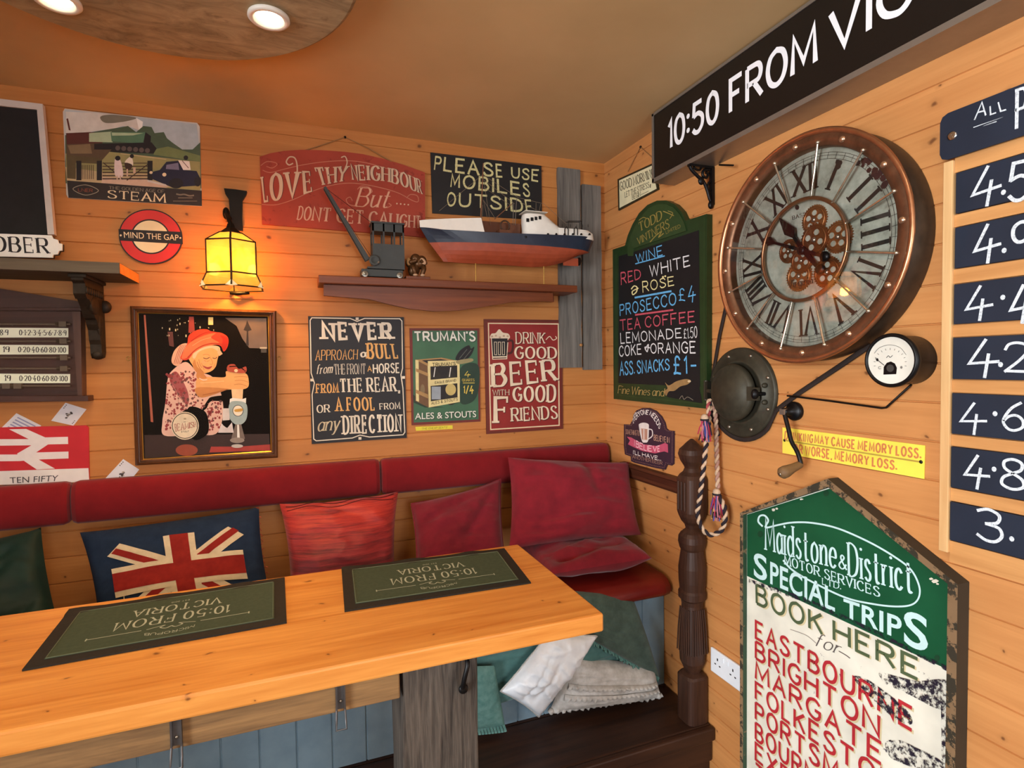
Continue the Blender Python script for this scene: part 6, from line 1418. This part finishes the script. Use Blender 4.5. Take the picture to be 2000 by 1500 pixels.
def tassel(x, y, o, L_, nm):
    m = M(); c = RX_(x, y, o); m.ell(c, (.012, .014, .014), RC1); m.tube([c+Vector((.010*cos(a*pi/5), .013*sin(a*pi/5), -.006)) for a in range(10)], .004, RC2, 6, closed=True)
    for k in range(46):
        q = c+Vector((random.uniform(-.008, .008), random.uniform(-.012, .012), -.008)); e = q+Vector((random.uniform(-.01, .008), random.uniform(-.022, .02), -L_*random.uniform(.6, 1.05)))
        m.tube([q, q.lerp(e, .5)+Vector((random.uniform(-.004, .004), random.uniform(-.005, .005), 0)), e], .0021, TAS[k % 5 if k % 7 else 0], 5)
    m.build(nm, rp)
tassel(534, 535, .085, .075, 'tassel'); tassel(605, 975, .045, .085, 'tassel')

# clock
CYC, CZC = -1.158, 1.932
COP = paint(176, 122, 86, .3, .15, .85); COPD = paint(112, 78, 56, .42, .3, .7); CDK = paint(64, 50, 38, .45, .25, .55); STEEL = paint(196, 184, 164, .25, .1, .9)
def CK(r, deg, x): a = radians(deg-2.5); return Vector((x, CYC-r*sin(a), CZC+r*cos(a)))
clk = thing('wall_clock', (-.04, CYC, CZC-.303), 'huge round copper skeleton gear clock with roman numerals', 'clock')
m = M(); m.lathe([(.300, .001), (.302, .01), (.302, .070), (.298, .074)], (0, CYC, CZC), (-1, 0, 0), CDK, 96, cap=False); m.lathe([(.30, .002), (0, .002)], (0, CYC, CZC), (-1, 0, 0), CDK, 64, cap=False); m.build('drum', clk)
m = M(); m.lathe([(.296, .072), (.304, .074), (.308, .080), (.304, .086), (.296, .084), (.293, .078)], (0, CYC, CZC), (-1, 0, 0), COP, 96, cap=False); rim = m.build('outer_rim', clk)
m = M(); m.lathe([(.294, .079), (.285, .081), (.266, .077), (.262, .070), (.262, .050)], (0, CYC, CZC), (-1, 0, 0), COPD, 96, cap=False); bz = m.build('bezel', clk)
m = M()
for k in range(12): m.lathe([(.0085, .0), (.0080, .003), (.005, .0055), (0, .0065)], CK(.279, 30*k, -.0795), (-1, 0, 0), paint(206, 170, 140, .25, .05, .9), 14)
m.build('rivets', bz)
t = NT('aged_dial'); v = t.pos(); f = t.noise(v, 14, 6, .65); f2 = t.noise(v, 60, 4)
DIAL = t.fin(t.ramp(t.math('ADD', t.math('MULTIPLY', f, .75), t.math('MULTIPLY', f2, .25)), (.30, lin((104, 106, 92))), (.46, lin((160, 161, 144))), (.68, lin((198, 198, 180)))), .42, .0, .5)
m = M(); m.lathe([(.263, .050), (0, .0501)], (0, CYC, CZC), (-1, 0, 0), DIAL, 72, cap=False); dial = m.build('dial', clk)
NK = paint(34, 28, 24, .6)
m = M()
def flatring(r0, r1, x, mat, a0=0, a1=360, n=90): m.ring([CK(r0, a0+(a1-a0)*k/n, x) for k in range(n+1)], [CK(r1, a0+(a1-a0)*k/n, x) for k in range(n+1)], mat, closed=False)
for r in (.234, .243, .250): flatring(r, r+.0010, -.0508, NK)
for k in range(60): m.add([CK(.234, k*6-.12, -.0508), CK(.2505, k*6-.12, -.0508), CK(.2505, k*6+.12, -.0508), CK(.234, k*6+.12, -.0508)], [(0, 1, 2, 3)], NK)
for k, s_ in enumerate(('XII', 'I', 'II', 'III', 'IV', 'V', 'VI', 'VII', 'VIII', 'IX', 'X', 'XI')):
    asp = {1: .28, 2: .55, 3: .85, 4: 1.15}[len(s_)]; asp += .3 if s_ in ('X', 'V') else .12*(s_.count('X')+s_.count('V'))
    h = .074
    for g in glyph_polys(s_, ('slab', 1.4, .5), asp, 2.0):
        m.add([Vector((-.0512-.000016*(len(m.f) % 9), CYC-((.158+p.y*h/10)*sin(radians(30*k-2.5))+(p.x-asp*5)*h/10*cos(radians(30*k-2.5))), CZC+((.158+p.y*h/10)*cos(radians(30*k-2.5))-(p.x-asp*5)*h/10*sin(radians(30*k-2.5))))) for p in g], [list(range(len(g)))], NK)
for k in range(7):   # fleur at one o'clock
    p = CK(.225, 30, -.0513); m.lathe([(.006, 0), (0, .0003)], p+Vector((0, random.uniform(-.012, .012), random.uniform(-.012, .014))), (-1, 0, 0), NK, 8, cap=False)
RUSTP = paint(58, 28, 26, .7, .3)
for k in range(26): m.lathe([(random.uniform(.003, .009), 0), (0, .0002)], CK(random.uniform(.238, .257), random.uniform(40, 66), -.0514-.00001*k), (-1, 0, 0), RUSTP, 7, cap=False)
m.build('numerals', dial)
cH = (1360, 220, 3.0)
d = Dec('R', .0512, cH); d.T('BASSET', [(565, 628), (684, 588)], [(562, 606), (680, 568)], NK, ('serif', 1.4, .6), 4); d.ellipse(590, 555, 12, 15, NK); d.build('dial_script', dial)
d = Dec('R', .0615, cH); d.T('Virginia', [(540, 1030), (682, 1000)], [(536, 985), (678, 962)], NK, ('serif', 1.6, .6), 1.6); d.build('glass_script', dial)
m = M(); m.tube([CK(.136, k*6, -.068) for k in range(60)], .0052, COP, 10, closed=True); ir = m.build('inner_ring', clk)
m = M()
for k in range(12): a, b = CK(.137, 15+30*k, -.068), CK(.272, 15+30*k, -.080); m.tube([a, b], .0030, STEEL, 8); m.ell(b, .0052, STEEL); m.ell(a, .005, STEEL)
m.build('spokes', clk)
GC = paint(168, 112, 70, .32, .2, .8); GC2 = paint(140, 88, 54, .35, .2, .8)
def gear(px, py, r, x, mat, holes=5, teeth=36):
    c = PR(1360+px/3, 220+py/3, x); m = M(); n = teeth*4; pts = []
    for k in range(n): rr = r*(1.0 if k % 4 in (0, 1) else .92); a = 2*pi*k/n; pts.append(c+Vector((0, rr*cos(a), rr*sin(a))))
    m.prism(pts, [p+Vector((.003, 0, 0)) for p in pts], mat)
    m.lathe([(r*.86, .0), (r*.86, .0025), (r*.74, .0025), (r*.72, 0)], c, (-1, 0, 0), mat, 40, cap=False)
    for k in range(holes):
        a = 2*pi*k/holes+.4; q = c+Vector((-.0002, r*.46*cos(a), r*.46*sin(a))); m.lathe([(r*.20, .0003), (0, .0004)], q, (-1, 0, 0), DIAL, 18, cap=False); m.tube([q+Vector((-.0006, r*.21*cos(b_*pi/9), r*.21*sin(b_*pi/9))) for b_ in range(18)], r*.03, mat, 5, closed=True)
    m.lathe([(r*.16, .001), (r*.14, .004), (0, .005)], c, (-1, 0, 0), STEEL, 14, cap=False); return m.build('gear', clk)
gear(690, 628, .040, -.0545, GC); gear(830, 728, .042, -.0545, GC); gear(540, 812, .034, -.0545, GC2); gear(600, 958, .043, -.0545, GC); gear(765, 935, .042, -.0545, GC2); gear(690, 745, .044, -.0585, GC2, 4, 30); gear(615, 868, .036, -.0585, GC2, 4, 26)
HANDM = paint(24, 20, 20, .35, .1, .4)
def hand(tip, spade, tail, w, off, nm):
    c0 = Vector((625, 808, 0)); tp, sp_, tl = (Vector((*q, 0)) for q in (tip, spade, tail)); dd = (tp-c0).normalized(); nn = Vector((-dd.y, dd.x, 0))
    P = [tp, sp_+nn*w*2.6, sp_-dd*w*3+nn*w*.7, c0+nn*w*1.0, tl+nn*w*.9, tl-nn*w*.9, c0-nn*w*1.0, sp_-dd*w*3-nn*w*.7, sp_-nn*w*2.6]
    m = panel('R', off, [(p.x, p.y) for p in P], HANDM, back=off-.003, crop=cH)
    c = PR(1360+tl.x/3, 220+tl.y/3, -off); m.lathe([(.0135, -.003), (.0135, .0), (0, .0005)], c, (-1, 0, 0), HANDM, 20); m.build(nm, clk)
hand((480, 612), (545, 694), (722, 918), 14, .066, 'hour_hand'); hand((388, 738), (425, 754), (748, 842), 11, .0695, 'minute_hand')
m = M(); c = PR(1360+625/3, 220+808/3, -.062); m.lathe([(.012, 0), (.012, .009), (.005, .011), (0, .0115)], c, (-1, 0, 0), HANDM, 20); m.build('hub', clk)
CGL = PGLASS.copy(); CGL.node_tree.nodes['Fresnel'].inputs['IOR'].default_value = 1.9; CGL.name = 'clock_glass'
m = M(); m.lathe([(.262, .0735), (0, .0736)], (0, CYC, CZC), (-1, 0, 0), CGL, 64, cap=False, smooth=False); m.build('glass', clk)

# gauge
gc = PR(1738, 704, -.075); GYC, GZC = gc.y, gc.z
ga = thing('gauge', (-.04, GYC, GZC-.062), 'round black electrical gauge with a white face, right below the clock', 'gauge')
m = M(); m.lathe([(.057, .001), (.057, .058), (.062, .062), (.063, .072), (.060, .077), (.056, .077), (.054, .072)], (0, GYC, GZC), (-1, 0, 0), BLACKI, 48, cap=False); m.build('case', ga)
m = M(); m.lathe([(.0545, .0725), (0, .0726)], (0, GYC, GZC), (-1, 0, 0), worn(214, 212, 200, (150, 140, 120), .68, .5, 60), 40, cap=False); fa = m.build('gauge_face', ga)
d = Dec('R', .0728, cI); d.lay = .0002
d.poly([(1592, 278), (1594, 232), (1612, 208), (1636, 200), (1660, 212), (1672, 238), (1668, 275)], BLACKI); d.ellipse(1632, 240, 22, 22, paint(60, 58, 54)); d.up(); d.line([(1596, 222), (1545, 182)], 4, BLACK, False); d.ellipse(1556, 190, 7, 9, BLACK); d.line([(1538, 152), (1570, 118), (1630, 102), (1690, 118), (1726, 160)], 2, BLACK); d.T('C', [(1562, 244), (1578, 244)], [(1562, 230), (1578, 230)], BLACK, ('sans', 1.5)); d.ellipse(1698, 235, 7, 8, paint(120, 116, 110)); d.T('Hz', [(1615, 178), (1648, 170)], [(1613, 166), (1646, 158)], BLACK, ('sans', 1.2)) if 'z' in G else d.line([(1610, 178), (1622, 166), (1632, 176), (1646, 164)], 3, BLACK)
for k in range(13):
    a = pi*(1.05-k/12*1.1); d.line([(1632+98*cos(a), 205-92*sin(a)+8), (1632+88*cos(a), 205-82*sin(a)+8)], 2, BLACK, False)
d.build('markings', fa)

# bent iron rod and crank handle
m = M(); m.tube([PR(1538, 773, -.004), PR(1548, 774, -.014), PR(1620, 783, -.014), PR(1722, 797, -.014), PR(1731, 796, -.014), PR(1776, 755, -.014), PR(1779, 752, -.004)], .0028, IRON, 8); m.build('iron_rod', label='thin bent black iron rod on the wall below the gauge', cat='rod')
ck_ = thing('crank_handle', (-.05, PR(1555, 800).y, PR(1555, 925).z), 'black iron crank handle with a worn wooden grip over the yellow sign', 'crank')
m = M(); c = PR(1553, 803, -.004); m.lathe([(.027, .001), (.028, .010), (.024, .016), (.013, .018), (.011, .046), (.010, .050), (0, .051)], (0, c.y, c.z), (-1, 0, 0), BLACKI, 28); m.box(-.056, -.042, c.y-.008, c.y+.008, c.z-.008, c.z+.008, paint(150, 146, 140, .3, .1, .8)); m.build('boss', ck_)
ay = c.y; PI_ = [Vector((-.047, ay, c.z)), PR(1540, 838, -.052), PR(1546, 862, -.054), PR(1557, 882, -.054), PR(1563, 900, -.054), PR(1564, 908, -.054)]
m = M(); m.tube(cat_rom(PI_, 5), .0062, BLACKI, 10); m.build('arm', ck_)
p0 = PR(1563, 907, -.052); p1_ = PR(1524, 926, -.125); dd = (p1_-p0); m = M(); L_ = dd.length
m.lathe([(.006, -.006), (.010, .0), (.011, L_*.15), (.0125, L_*.4), (.017, L_*.75), (.0165, L_*.9), (.010, L_*1.0), (.004, L_*1.02), (0, L_*1.02)], p0, dd, wood('grip_wood', (92, 66, 40), (122, 92, 58), 'x', 1.5, rough=.6), 20); m.lathe([(.0045, L_*1.015), (.0045, L_*1.035), (0, L_*1.036)], p0, dd, SCREW, 10); m.build('grip', ck_)

# yellow sign
YELS = worn(244, 222, 84, (190, 160, 70), .70, .45)
cY = (1480, 760, 5.5556)
ys = board('R', .003, [(268, 415), (1815, 612), (1805, 975), (268, 692)], YELS, 'enamel_sign', 'long yellow sign about memory loss below the gauge', 'sign', cY)
d = Dec('R', .003, cY); RD = worn(206, 124, 74, (236, 210, 90), .66, .6, 60); LINE = paint(176, 148, 62)
d.poly([(290, 548), (1770, 782), (1768, 800), (290, 562)], LINE); SA = ('sans', 2.7)
d.T('DRINKING', [(292, 545), (592, 582)], [(300, 458), (596, 496)], RD, SA, 2.6); d.T('MAY CAUSE MEMORY LOSS.', [(620, 585), (1768, 752)], [(622, 498), (1770, 652)], RD, SA, 2.6, 4.2); d.T('OR WORSE, MEMORY LOSS.', [(400, 690), (1505, 876)], [(400, 596), (1508, 784)], RD, SA, 2.6, 4.2)
d.build('lettering', ys)
m = M()
for x, y in ((290, 556), (1770, 790)): p = PR(1480+x/5.5556, 760+y/5.5556, -.003); m.lathe([(.0045, 0), (.003, .0015), (0, .002)], p, (-1, 0, 0), IRON, 10)
m.build('screws', ys)

# enamel bus sign
cJ = (1420, 920, 2.586)
def SGX(x, y, o): return PR(1420+x/2.586, 920+y/2.586, -o)
SY0, SY1 = SGX(65, 212, .04).y, SGX(1165, 572, .04).y; za, zr = SGX(65, 212, .04).z, SGX(1165, 572, .04).z; zm = (za+zr)/2; yap, zap = SGX(505, 38, .04).y, SGX(505, 38, .04).z
yap = (SY0+SY1)/2; ZB = .22
FR_ = worn(132, 104, 74, (52, 46, 34), .50, .75, 26); FRD = worn(52, 44, 32, (90, 74, 54), .66, .7); FGR = worn(40, 64, 44, (110, 92, 66), .60, .6)
sgn = thing('enamel_sign', (-.02, yap, ZB), 'tall green and white bus company sign with a pointed top, Special Trips Book Here', 'sign')
OUTL = [(SY0, ZB), (SY0, zm), (yap, zap), (SY1, zm), (SY1, ZB)]
w_ = .021; INL = [(SY0-w_*.55, ZB+w_), (SY0-w_*.55, zm-w_*.2), (yap, zap-w_*1.1), (SY1+w_, zm-w_*.3), (SY1+w_, ZB+w_)]
m = M(); A = [Vector((-.04, y, z)) for y, z in OUTL]; I_ = [Vector((-.038, y, z)) for y, z in INL]; Bk = [Vector((-.001, y, z)) for y, z in OUTL]; Id = [Vector((-.020, y, z)) for y, z in INL]
m.ring(A, I_, FR_); m.ring(A, Bk, FRD); m.ring(I_, Id, FGR); m.build('frame', sgn)
ENW = worn(226, 222, 206, (86, 78, 84), .66, .5, 34); ENG_ = worn(24, 80, 50, (60, 60, 46), .76, .35)
m = M(); m.prism([Vector((-.022, y, z)) for y, z in [(SY0-.008, ZB+.01), (SY0-.008, zm-.001), (yap, zap-.020), (SY1+.012, zm-.004), (SY1+.012, ZB+.01)]], [Vector((-.004, y, z)) for y, z in [(SY0-.008, ZB+.01), (SY0-.008, zm-.001), (yap, zap-.020), (SY1+.012, zm-.004), (SY1+.012, ZB+.01)]], ENW); plate = m.build('enamel_plate', sgn)
# green field down to the slanting (level) division, in the plane of the plate
zg = (SGX(105, 542, .022).z+SGX(1110, 985, .022).z)/2
gp = [(SY0-.0125, zg), (SY0-.0125, zm-.005), (yap, zap-.026), (SY1+.022, zm-.006), (SY1+.022, zg)]
m = M(); m.add([Vector((-.0224, y, z)) for y, z in gp], [list(range(5))], ENG_); m.build('green_field', plate)
d = Dec('R', .022, cJ); d.lay = .0010; LB = paint(196, 226, 226, .4, .04)
d.T('Maidstone', [(195, 398), (550, 492)], [(192, 240), (548, 338)], LB, ('serif', 1.5, .6), 1.5); d.T('&', [(566, 490), (604, 500)], [(566, 420), (604, 432)], LB, ('serif', 1.3, .8)); d.T('District', [(616, 528), (935, 618)], [(612, 362), (930, 452)], LB, ('serif', 1.6, .6), 1.6)
d.line([(178, 278), (158, 255), (165, 228), (190, 225), (208, 250), (196, 285), (260, 272), (330, 260), (430, 262), (560, 290), (720, 360), (850, 436), (930, 500), (970, 580), (968, 640), (930, 676), (850, 684), (740, 672), (600, 640), (430, 560), (330, 500), (285, 452)], 9, LB)
d.T('MOTOR SERVICES', [(292, 472), (770, 636)], [(290, 425), (768, 588)], LB, ('serif', 1.7, .8), 2.2, 5); d.T('LTD.', [(482, 572), (575, 598)], [(482, 540), (575, 566)], LB, ('serif', 1.6, .8))
d.T('S', [(135, 530), (202, 558)], [(135, 402), (202, 430)], LB, ('font', .018)); d.T('PECIAL', [(218, 566), (545, 708)], [(218, 452), (545, 592)], LB, ('font', .018)); d.T('TRIP', [(588, 730), (882, 852)], [(588, 640), (882, 735)], LB, ('font', .018)); d.T('S', [(893, 868), (1015, 917)], [(893, 690), (1015, 735)], LB, ('font', .018))
d.build('lettering', plate)
d = Dec('R', .022, cJ); d.lay = .0010; OLG = worn(78, 92, 62, (190, 186, 160), .66, .6, 60); SHD_ = paint(206, 190, 150); RDL = worn(178, 40, 48, (214, 190, 170), .68, .6, 60)
def dbl(s_, a, b, c, e, mt_, st=('sans', 1.7), g=4.2, sp_=3.4):
    for o_, mm in ((8, SHD_), (0, mt_)):
        d.T(s_, [(a[0]+o_, a[1]+o_*.8), (b[0]+o_, b[1]+o_*.8)], [(c[0]+o_, c[1]+o_*.8), (e[0]+o_, e[1]+o_*.8)], mm, st, g, sp_); d.up()
    d.lay -= .0005
dbl('BOOK HERE', (150, 668), (962, 1052), (148, 575), (962, 950), OLG)
d.up().T('for', [(440, 880), (562, 925)], [(452, 812), (570, 862)], paint(90, 80, 76), ('serif', 1.0, .5, .3)); d.line([(320, 800), (400, 830), (450, 870)], 3, paint(150, 140, 130)); d.line([(565, 910), (600, 930), (620, 945)], 4, paint(90, 80, 76))
# the town list, level lines with an even step
z1t, z1b = SGX(147, 752, .022).z, SGX(147, 842, .022).z; zs_ = SGX(147, 842, .022).z-SGX(147, 945, .022).z
def town(s_, k, xe, ye):
    yl = SGX(147, 842, .022).y; yr = SGX(xe, ye, .022).y; zb2 = z1b-zs_*k; h_ = (z1t-z1b)*.93
    for o_, mm in ((.004, SHD_), (0, RDL)):
        o2 = d.off+d.lay
        for g in glyph_polys(s_, ('sans', 1.65), abs(yr-yl)/h_, 4.0, 4):
            q = abs(yr-yl)/h_*10; d.add([Vector((-o2, yl-o_+(yr-yl)*p.x/q, zb2-o_*.8+h_*p.y/10)) for p in g], [list(range(len(g)))], mm)
        d.up()
    d.lay -= .0005
town('EASTBOURNE', 0, 935, 1270); town('BRIGHTON', 1, 768, 1300); town('MARGATE', 2, 780, 1440); town('FOLKESTONE', 3, 960, 1640); town('PORTSMOUTH', 4, 960, 1760); town('BOURNEMOUTH', 5, 990, 1880); town('EXETER', 6, 560, 1700); town('TORQUAY', 7, 640, 1850)
d.build('town_list', plate)
t = NT('rusted_patch'); f = t.noise(t.pos(), 70, 6, .75); tr = t.n('ShaderNodeBsdfTransparent'); mx = t.n('ShaderNodeMixShader'); bs = t.n('ShaderNodeBsdfDiffuse'); bs.inputs[0].default_value = (*lin((44, 38, 50)), 1)
t.l(t.ramp(f, (.46, 0), (.56, 1)), mx.inputs[0]); t.l(tr.outputs[0], mx.inputs[1]); t.l(bs.outputs[0], mx.inputs[2]); t.l(mx.outputs[0], t.out.inputs[0]); RUSTM = t.m
d = Dec('R', .022, cJ); d.lay = .0024
d.poly([(765, 1015), (830, 1030), (960, 1060), (1110, 1060), (1112, 1190), (1060, 1200), (960, 1150), (880, 1110), (800, 1075)], RUSTM, True); d.poly([(800, 1370), (870, 1360), (960, 1400), (1060, 1450), (1100, 1500), (960, 1500), (870, 1470), (820, 1440)], RUSTM, True); d.poly([(1080, 1180), (1112, 1190), (1112, 1500), (1085, 1500)], RUSTM)
d.poly([(640, 1050), (720, 1060), (900, 1200), (930, 1280), (820, 1230)], RUSTM, True); d.poly([(110, 545), (400, 640), (700, 780), (1108, 985), (1108, 1010), (700, 800), (400, 665), (110, 565)], RUSTM)
d.build('rust_stains', plate)
d = Dec('R', .022, cJ); d.lay = .0014; CHIP = worn(222, 214, 196, (90, 80, 70), .6)
for (x, y, r) in ((235, 195, 16), (250, 190, 10), (375, 142, 12), (1050, 555, 26), (1030, 545, 14), (1062, 570, 12)): d.poly([(x+r*cos(k)*random.uniform(.5, 1), y+r*.6*sin(k)*random.uniform(.5, 1)) for k in range(6)], CHIP)
for (x, y) in ((168, 318), (500, 112), (1060, 945)): d.ellipse(x, y, 14, 16, paint(20, 60, 36))
d.build('chips', plate)

# double socket
SKW = paint(228, 232, 238, .35, .02)
so_ = thing('wall_socket', (-.005, -.80, .531), 'white double electrical socket on the right wall beside the bus sign', 'socket')
m = M(); m.box(-.010, -.001, -.873, -.727, .531, .617, SKW); m.build('plate', so_, bevel=.003)
m = M()
for yc in (-.763, -.837):
    m.box(-.0108, -.0098, yc-.0025, yc+.0025, .583, .592, BLACK)
    for dy in (-.011, .011): m.box(-.0108, -.0098, yc+dy-.0035, yc+dy+.0035, .566, .570, BLACK)
m.build('pin_slots', so_)
for yc in (-.789, -.811): m = M(); m.box(-.0125, -.0095, yc-.005, yc+.005, .590, .606, SKW); m.build('switch', so_, bevel=.001)

# price list: battens, rails and slates
cT = (1780, 150, 1.5789)
def TX(x, y, o=0): return PR(1780+x/1.5789, 150+y/1.5789, -o)
pb = thing('price_board', (-.01, -1.75, TX(85, 1465).z), 'pale pine rack of battens and rails holding the slate price cards', 'price rack')
YL0, YL1 = TX(92, 800, .016).y, TX(120, 800, .016).y; YEND = YL0-.62
zt_ = TX(110, 262, .016).z; zb3 = TX(92, 1462, .016).z
m = M(); m.box(-.016, -.001, YL1, YL0, zb3, zt_, BATTEN); m.build('batten', pb, bevel=.001); m = M(); m.box(-.016, -.001, YEND, YEND+(YL0-YL1), zb3, zt_, BATTEN); m.build('batten', pb, bevel=.001)
SLATE_DAY = worn(26, 34, 50, (52, 60, 74), .70, .6, 40); CK2 = chalk(212, 220, 226)  # black slate with the blue reflection of daylight mixed into its colour
rows_ = [(298, 424), (466, 592), (642, 764), (805, 932), (975, 1100), (1140, 1265), (1310, 1428)]
txt = [('4', '.', '5'), ('4', '.', '9'), ('4', '·', '4'), ('4', '.', '2'), ('4', '·', '6'), ('4', '·', '8'), ('3', '.', '')]
ord_ = ['just below the header slate', 'second below the header slate', 'beside the lower half of the clock', 'beside the gauge', 'above the yellow sign level', 'level with the yellow sign', 'at the bottom of the rack']
PPOS = [((190, 275, 285, 385), (281, 287, 340, 372), (304, 368, 262, 378)), ((196, 272, 462, 562), (283, 289, 515, 556), (312, 366, 448, 560)), ((168, 250, 650, 742), (279, 285, 660, 700), (306, 380, 648, 748)),
        ((180, 268, 818, 915), (272, 278, 870, 905), (290, 362, 820, 908)), ((152, 230, 1010, 1092), (255, 261, 1018, 1060), (284, 346, 1005, 1090)), ((165, 240, 1172, 1262), (252, 258, 1190, 1230), (278, 348, 1180, 1272)), ((205, 280, 1335, 1432), (306, 313, 1405, 1445), (0, 0, 0, 0))]
prev = None
for i, ((a, b), tx) in enumerate(zip(rows_, txt)):
    z1, z0 = TX(135 if i < 2 else 122, a, .012).z, TX(130 if i < 2 else 118, b, .012).z; y0 = TX(136-i*3, (a+b)/2, .012).y; y1 = YEND+.045
    m = M(); m.box(-.012, -.003, y1, y0, z0, z1, SLATE_DAY)
    s_ = m.build('price_slate', label='black slate with chalked price starting '+tx[0]+'.'+tx[2]+', '+ord_[i], cat='slate', group='price slates', bevel=.0015)
    d = Dec('R', .012); st_ = ('chalk', .95); h_ = (z1-z0)
    def put(ch, u0, u1, v0, v1):
        wv_ = u1-u0; hv = v1-v0
        if ch in '.·': v0 = v0-hv*.5*(ch == '·')
        for g in glyph_polys(ch, st_, wv_/hv, 2.4): q = wv_/hv*10; d.add([Vector((-.0126, y0-u0-p.x/q*wv_, z0+h_*.5+(v0+hv*p.y/10))) for p in g], [list(range(len(g)))], CK2)
    for ch, (X0, X1, Y0, Y1) in zip(tx, PPOS[i]):
        if not ch: continue
        if ch in '.·':
            c9 = TX((X0+X1)/2, (Y0+Y1)/2, .0126); d.add([c9+Vector((0, .0045*cos(q), .0055*sin(q))) for q in (0, .8, 1.6, 2.4, 3.1, 3.9, 4.7, 5.5)], [list(range(8))], CK2); continue
        ya_, yb_ = TX(X0, (Y0+Y1)/2, .0126).y, TX(X1, (Y0+Y1)/2, .0126).y; zt9, zb9 = TX((X0+X1)/2, Y0, .0126).z, TX((X0+X1)/2, Y1, .0126).z
        put(ch, y0-ya_, y0-yb_, (zb9-z0)/1-h_*.5, (zt9-z0)/1-h_*.5)
    d.build('chalk_price', s_)
    if prev is not None or True:
        zt4 = (prev if prev is not None else z1+.040); m = M(); m.box(-.009, -.001, YEND+.02, YL1-.0005, z1+.002, zt4-.002, RAILW); m.build('rail', pb)
    prev = z0
m = M(); m.box(-.009, -.001, YEND+.02, YL1-.0005, prev-.05, prev-.002, RAILW); m.build('rail', pb)
yh0 = TX(88, 180, .02).y; zh1, zh0 = TX(92, 120, .02).z, TX(92, 262, .02).z
m = M(); r_ = .016; pts = []
for (cy_, cz_, a0) in ((yh0-r_, zh1-r_, 0), (yh0-r_, zh0+r_, 90), (YEND-.02+r_, zh0+r_, 180), (YEND-.02+r_, zh1-r_, 270)):
    for k in range(5):
        a = radians(a0+k*22.5); pts.append((cy_+r_*cos(a) if a0 in (0,) else cy_+r_*cos(a), cz_+r_*sin(a)))
pts = [(yh0, zh1-r_), (yh0-r_*.3, zh1-r_*.3), (yh0-r_, zh1), (YEND, zh1), (YEND-.01, zh1-.01), (YEND-.01, zh0+.01), (YEND, zh0), (yh0-r_, zh0), (yh0-r_*.3, zh0+r_*.3), (yh0, zh0+r_)]
m.prism([Vector((-.020, y, z)) for y, z in pts], [Vector((-.0165, y, z)) for y, z in pts], SLATE_DAY)
hd = m.build('header_slate', label='black header slate reading ALL P with a hanging hole, above the price rack', cat='slate')
m = M(); p = TX(125, 182, .0205); m.lathe([(.0095, -.0006), (.0095, .0006), (.006, .0012), (0, .0006)], p, (-1, 0, 0), CHROME, 20); m.build('screw_cap', hd)
d = Dec('R', .020, cT); d.T('A', [(196, 130), (228, 118)], [(208, 80), (228, 78)], CK2, ('chalk', 1.1)); d.T('LL', [(245, 116), (290, 102)], [(243, 92), (280, 74)], CK2, ('chalk', 1.6), 5); d.line([(192, 156), (282, 124), (222, 152), (262, 138)], 2.6, CK2, False); d.T('P', [(322, 158), (352, 150)], [(324, 42), (356, 30)], CK2, ('chalk', .8))
d.build('lettering', hd)
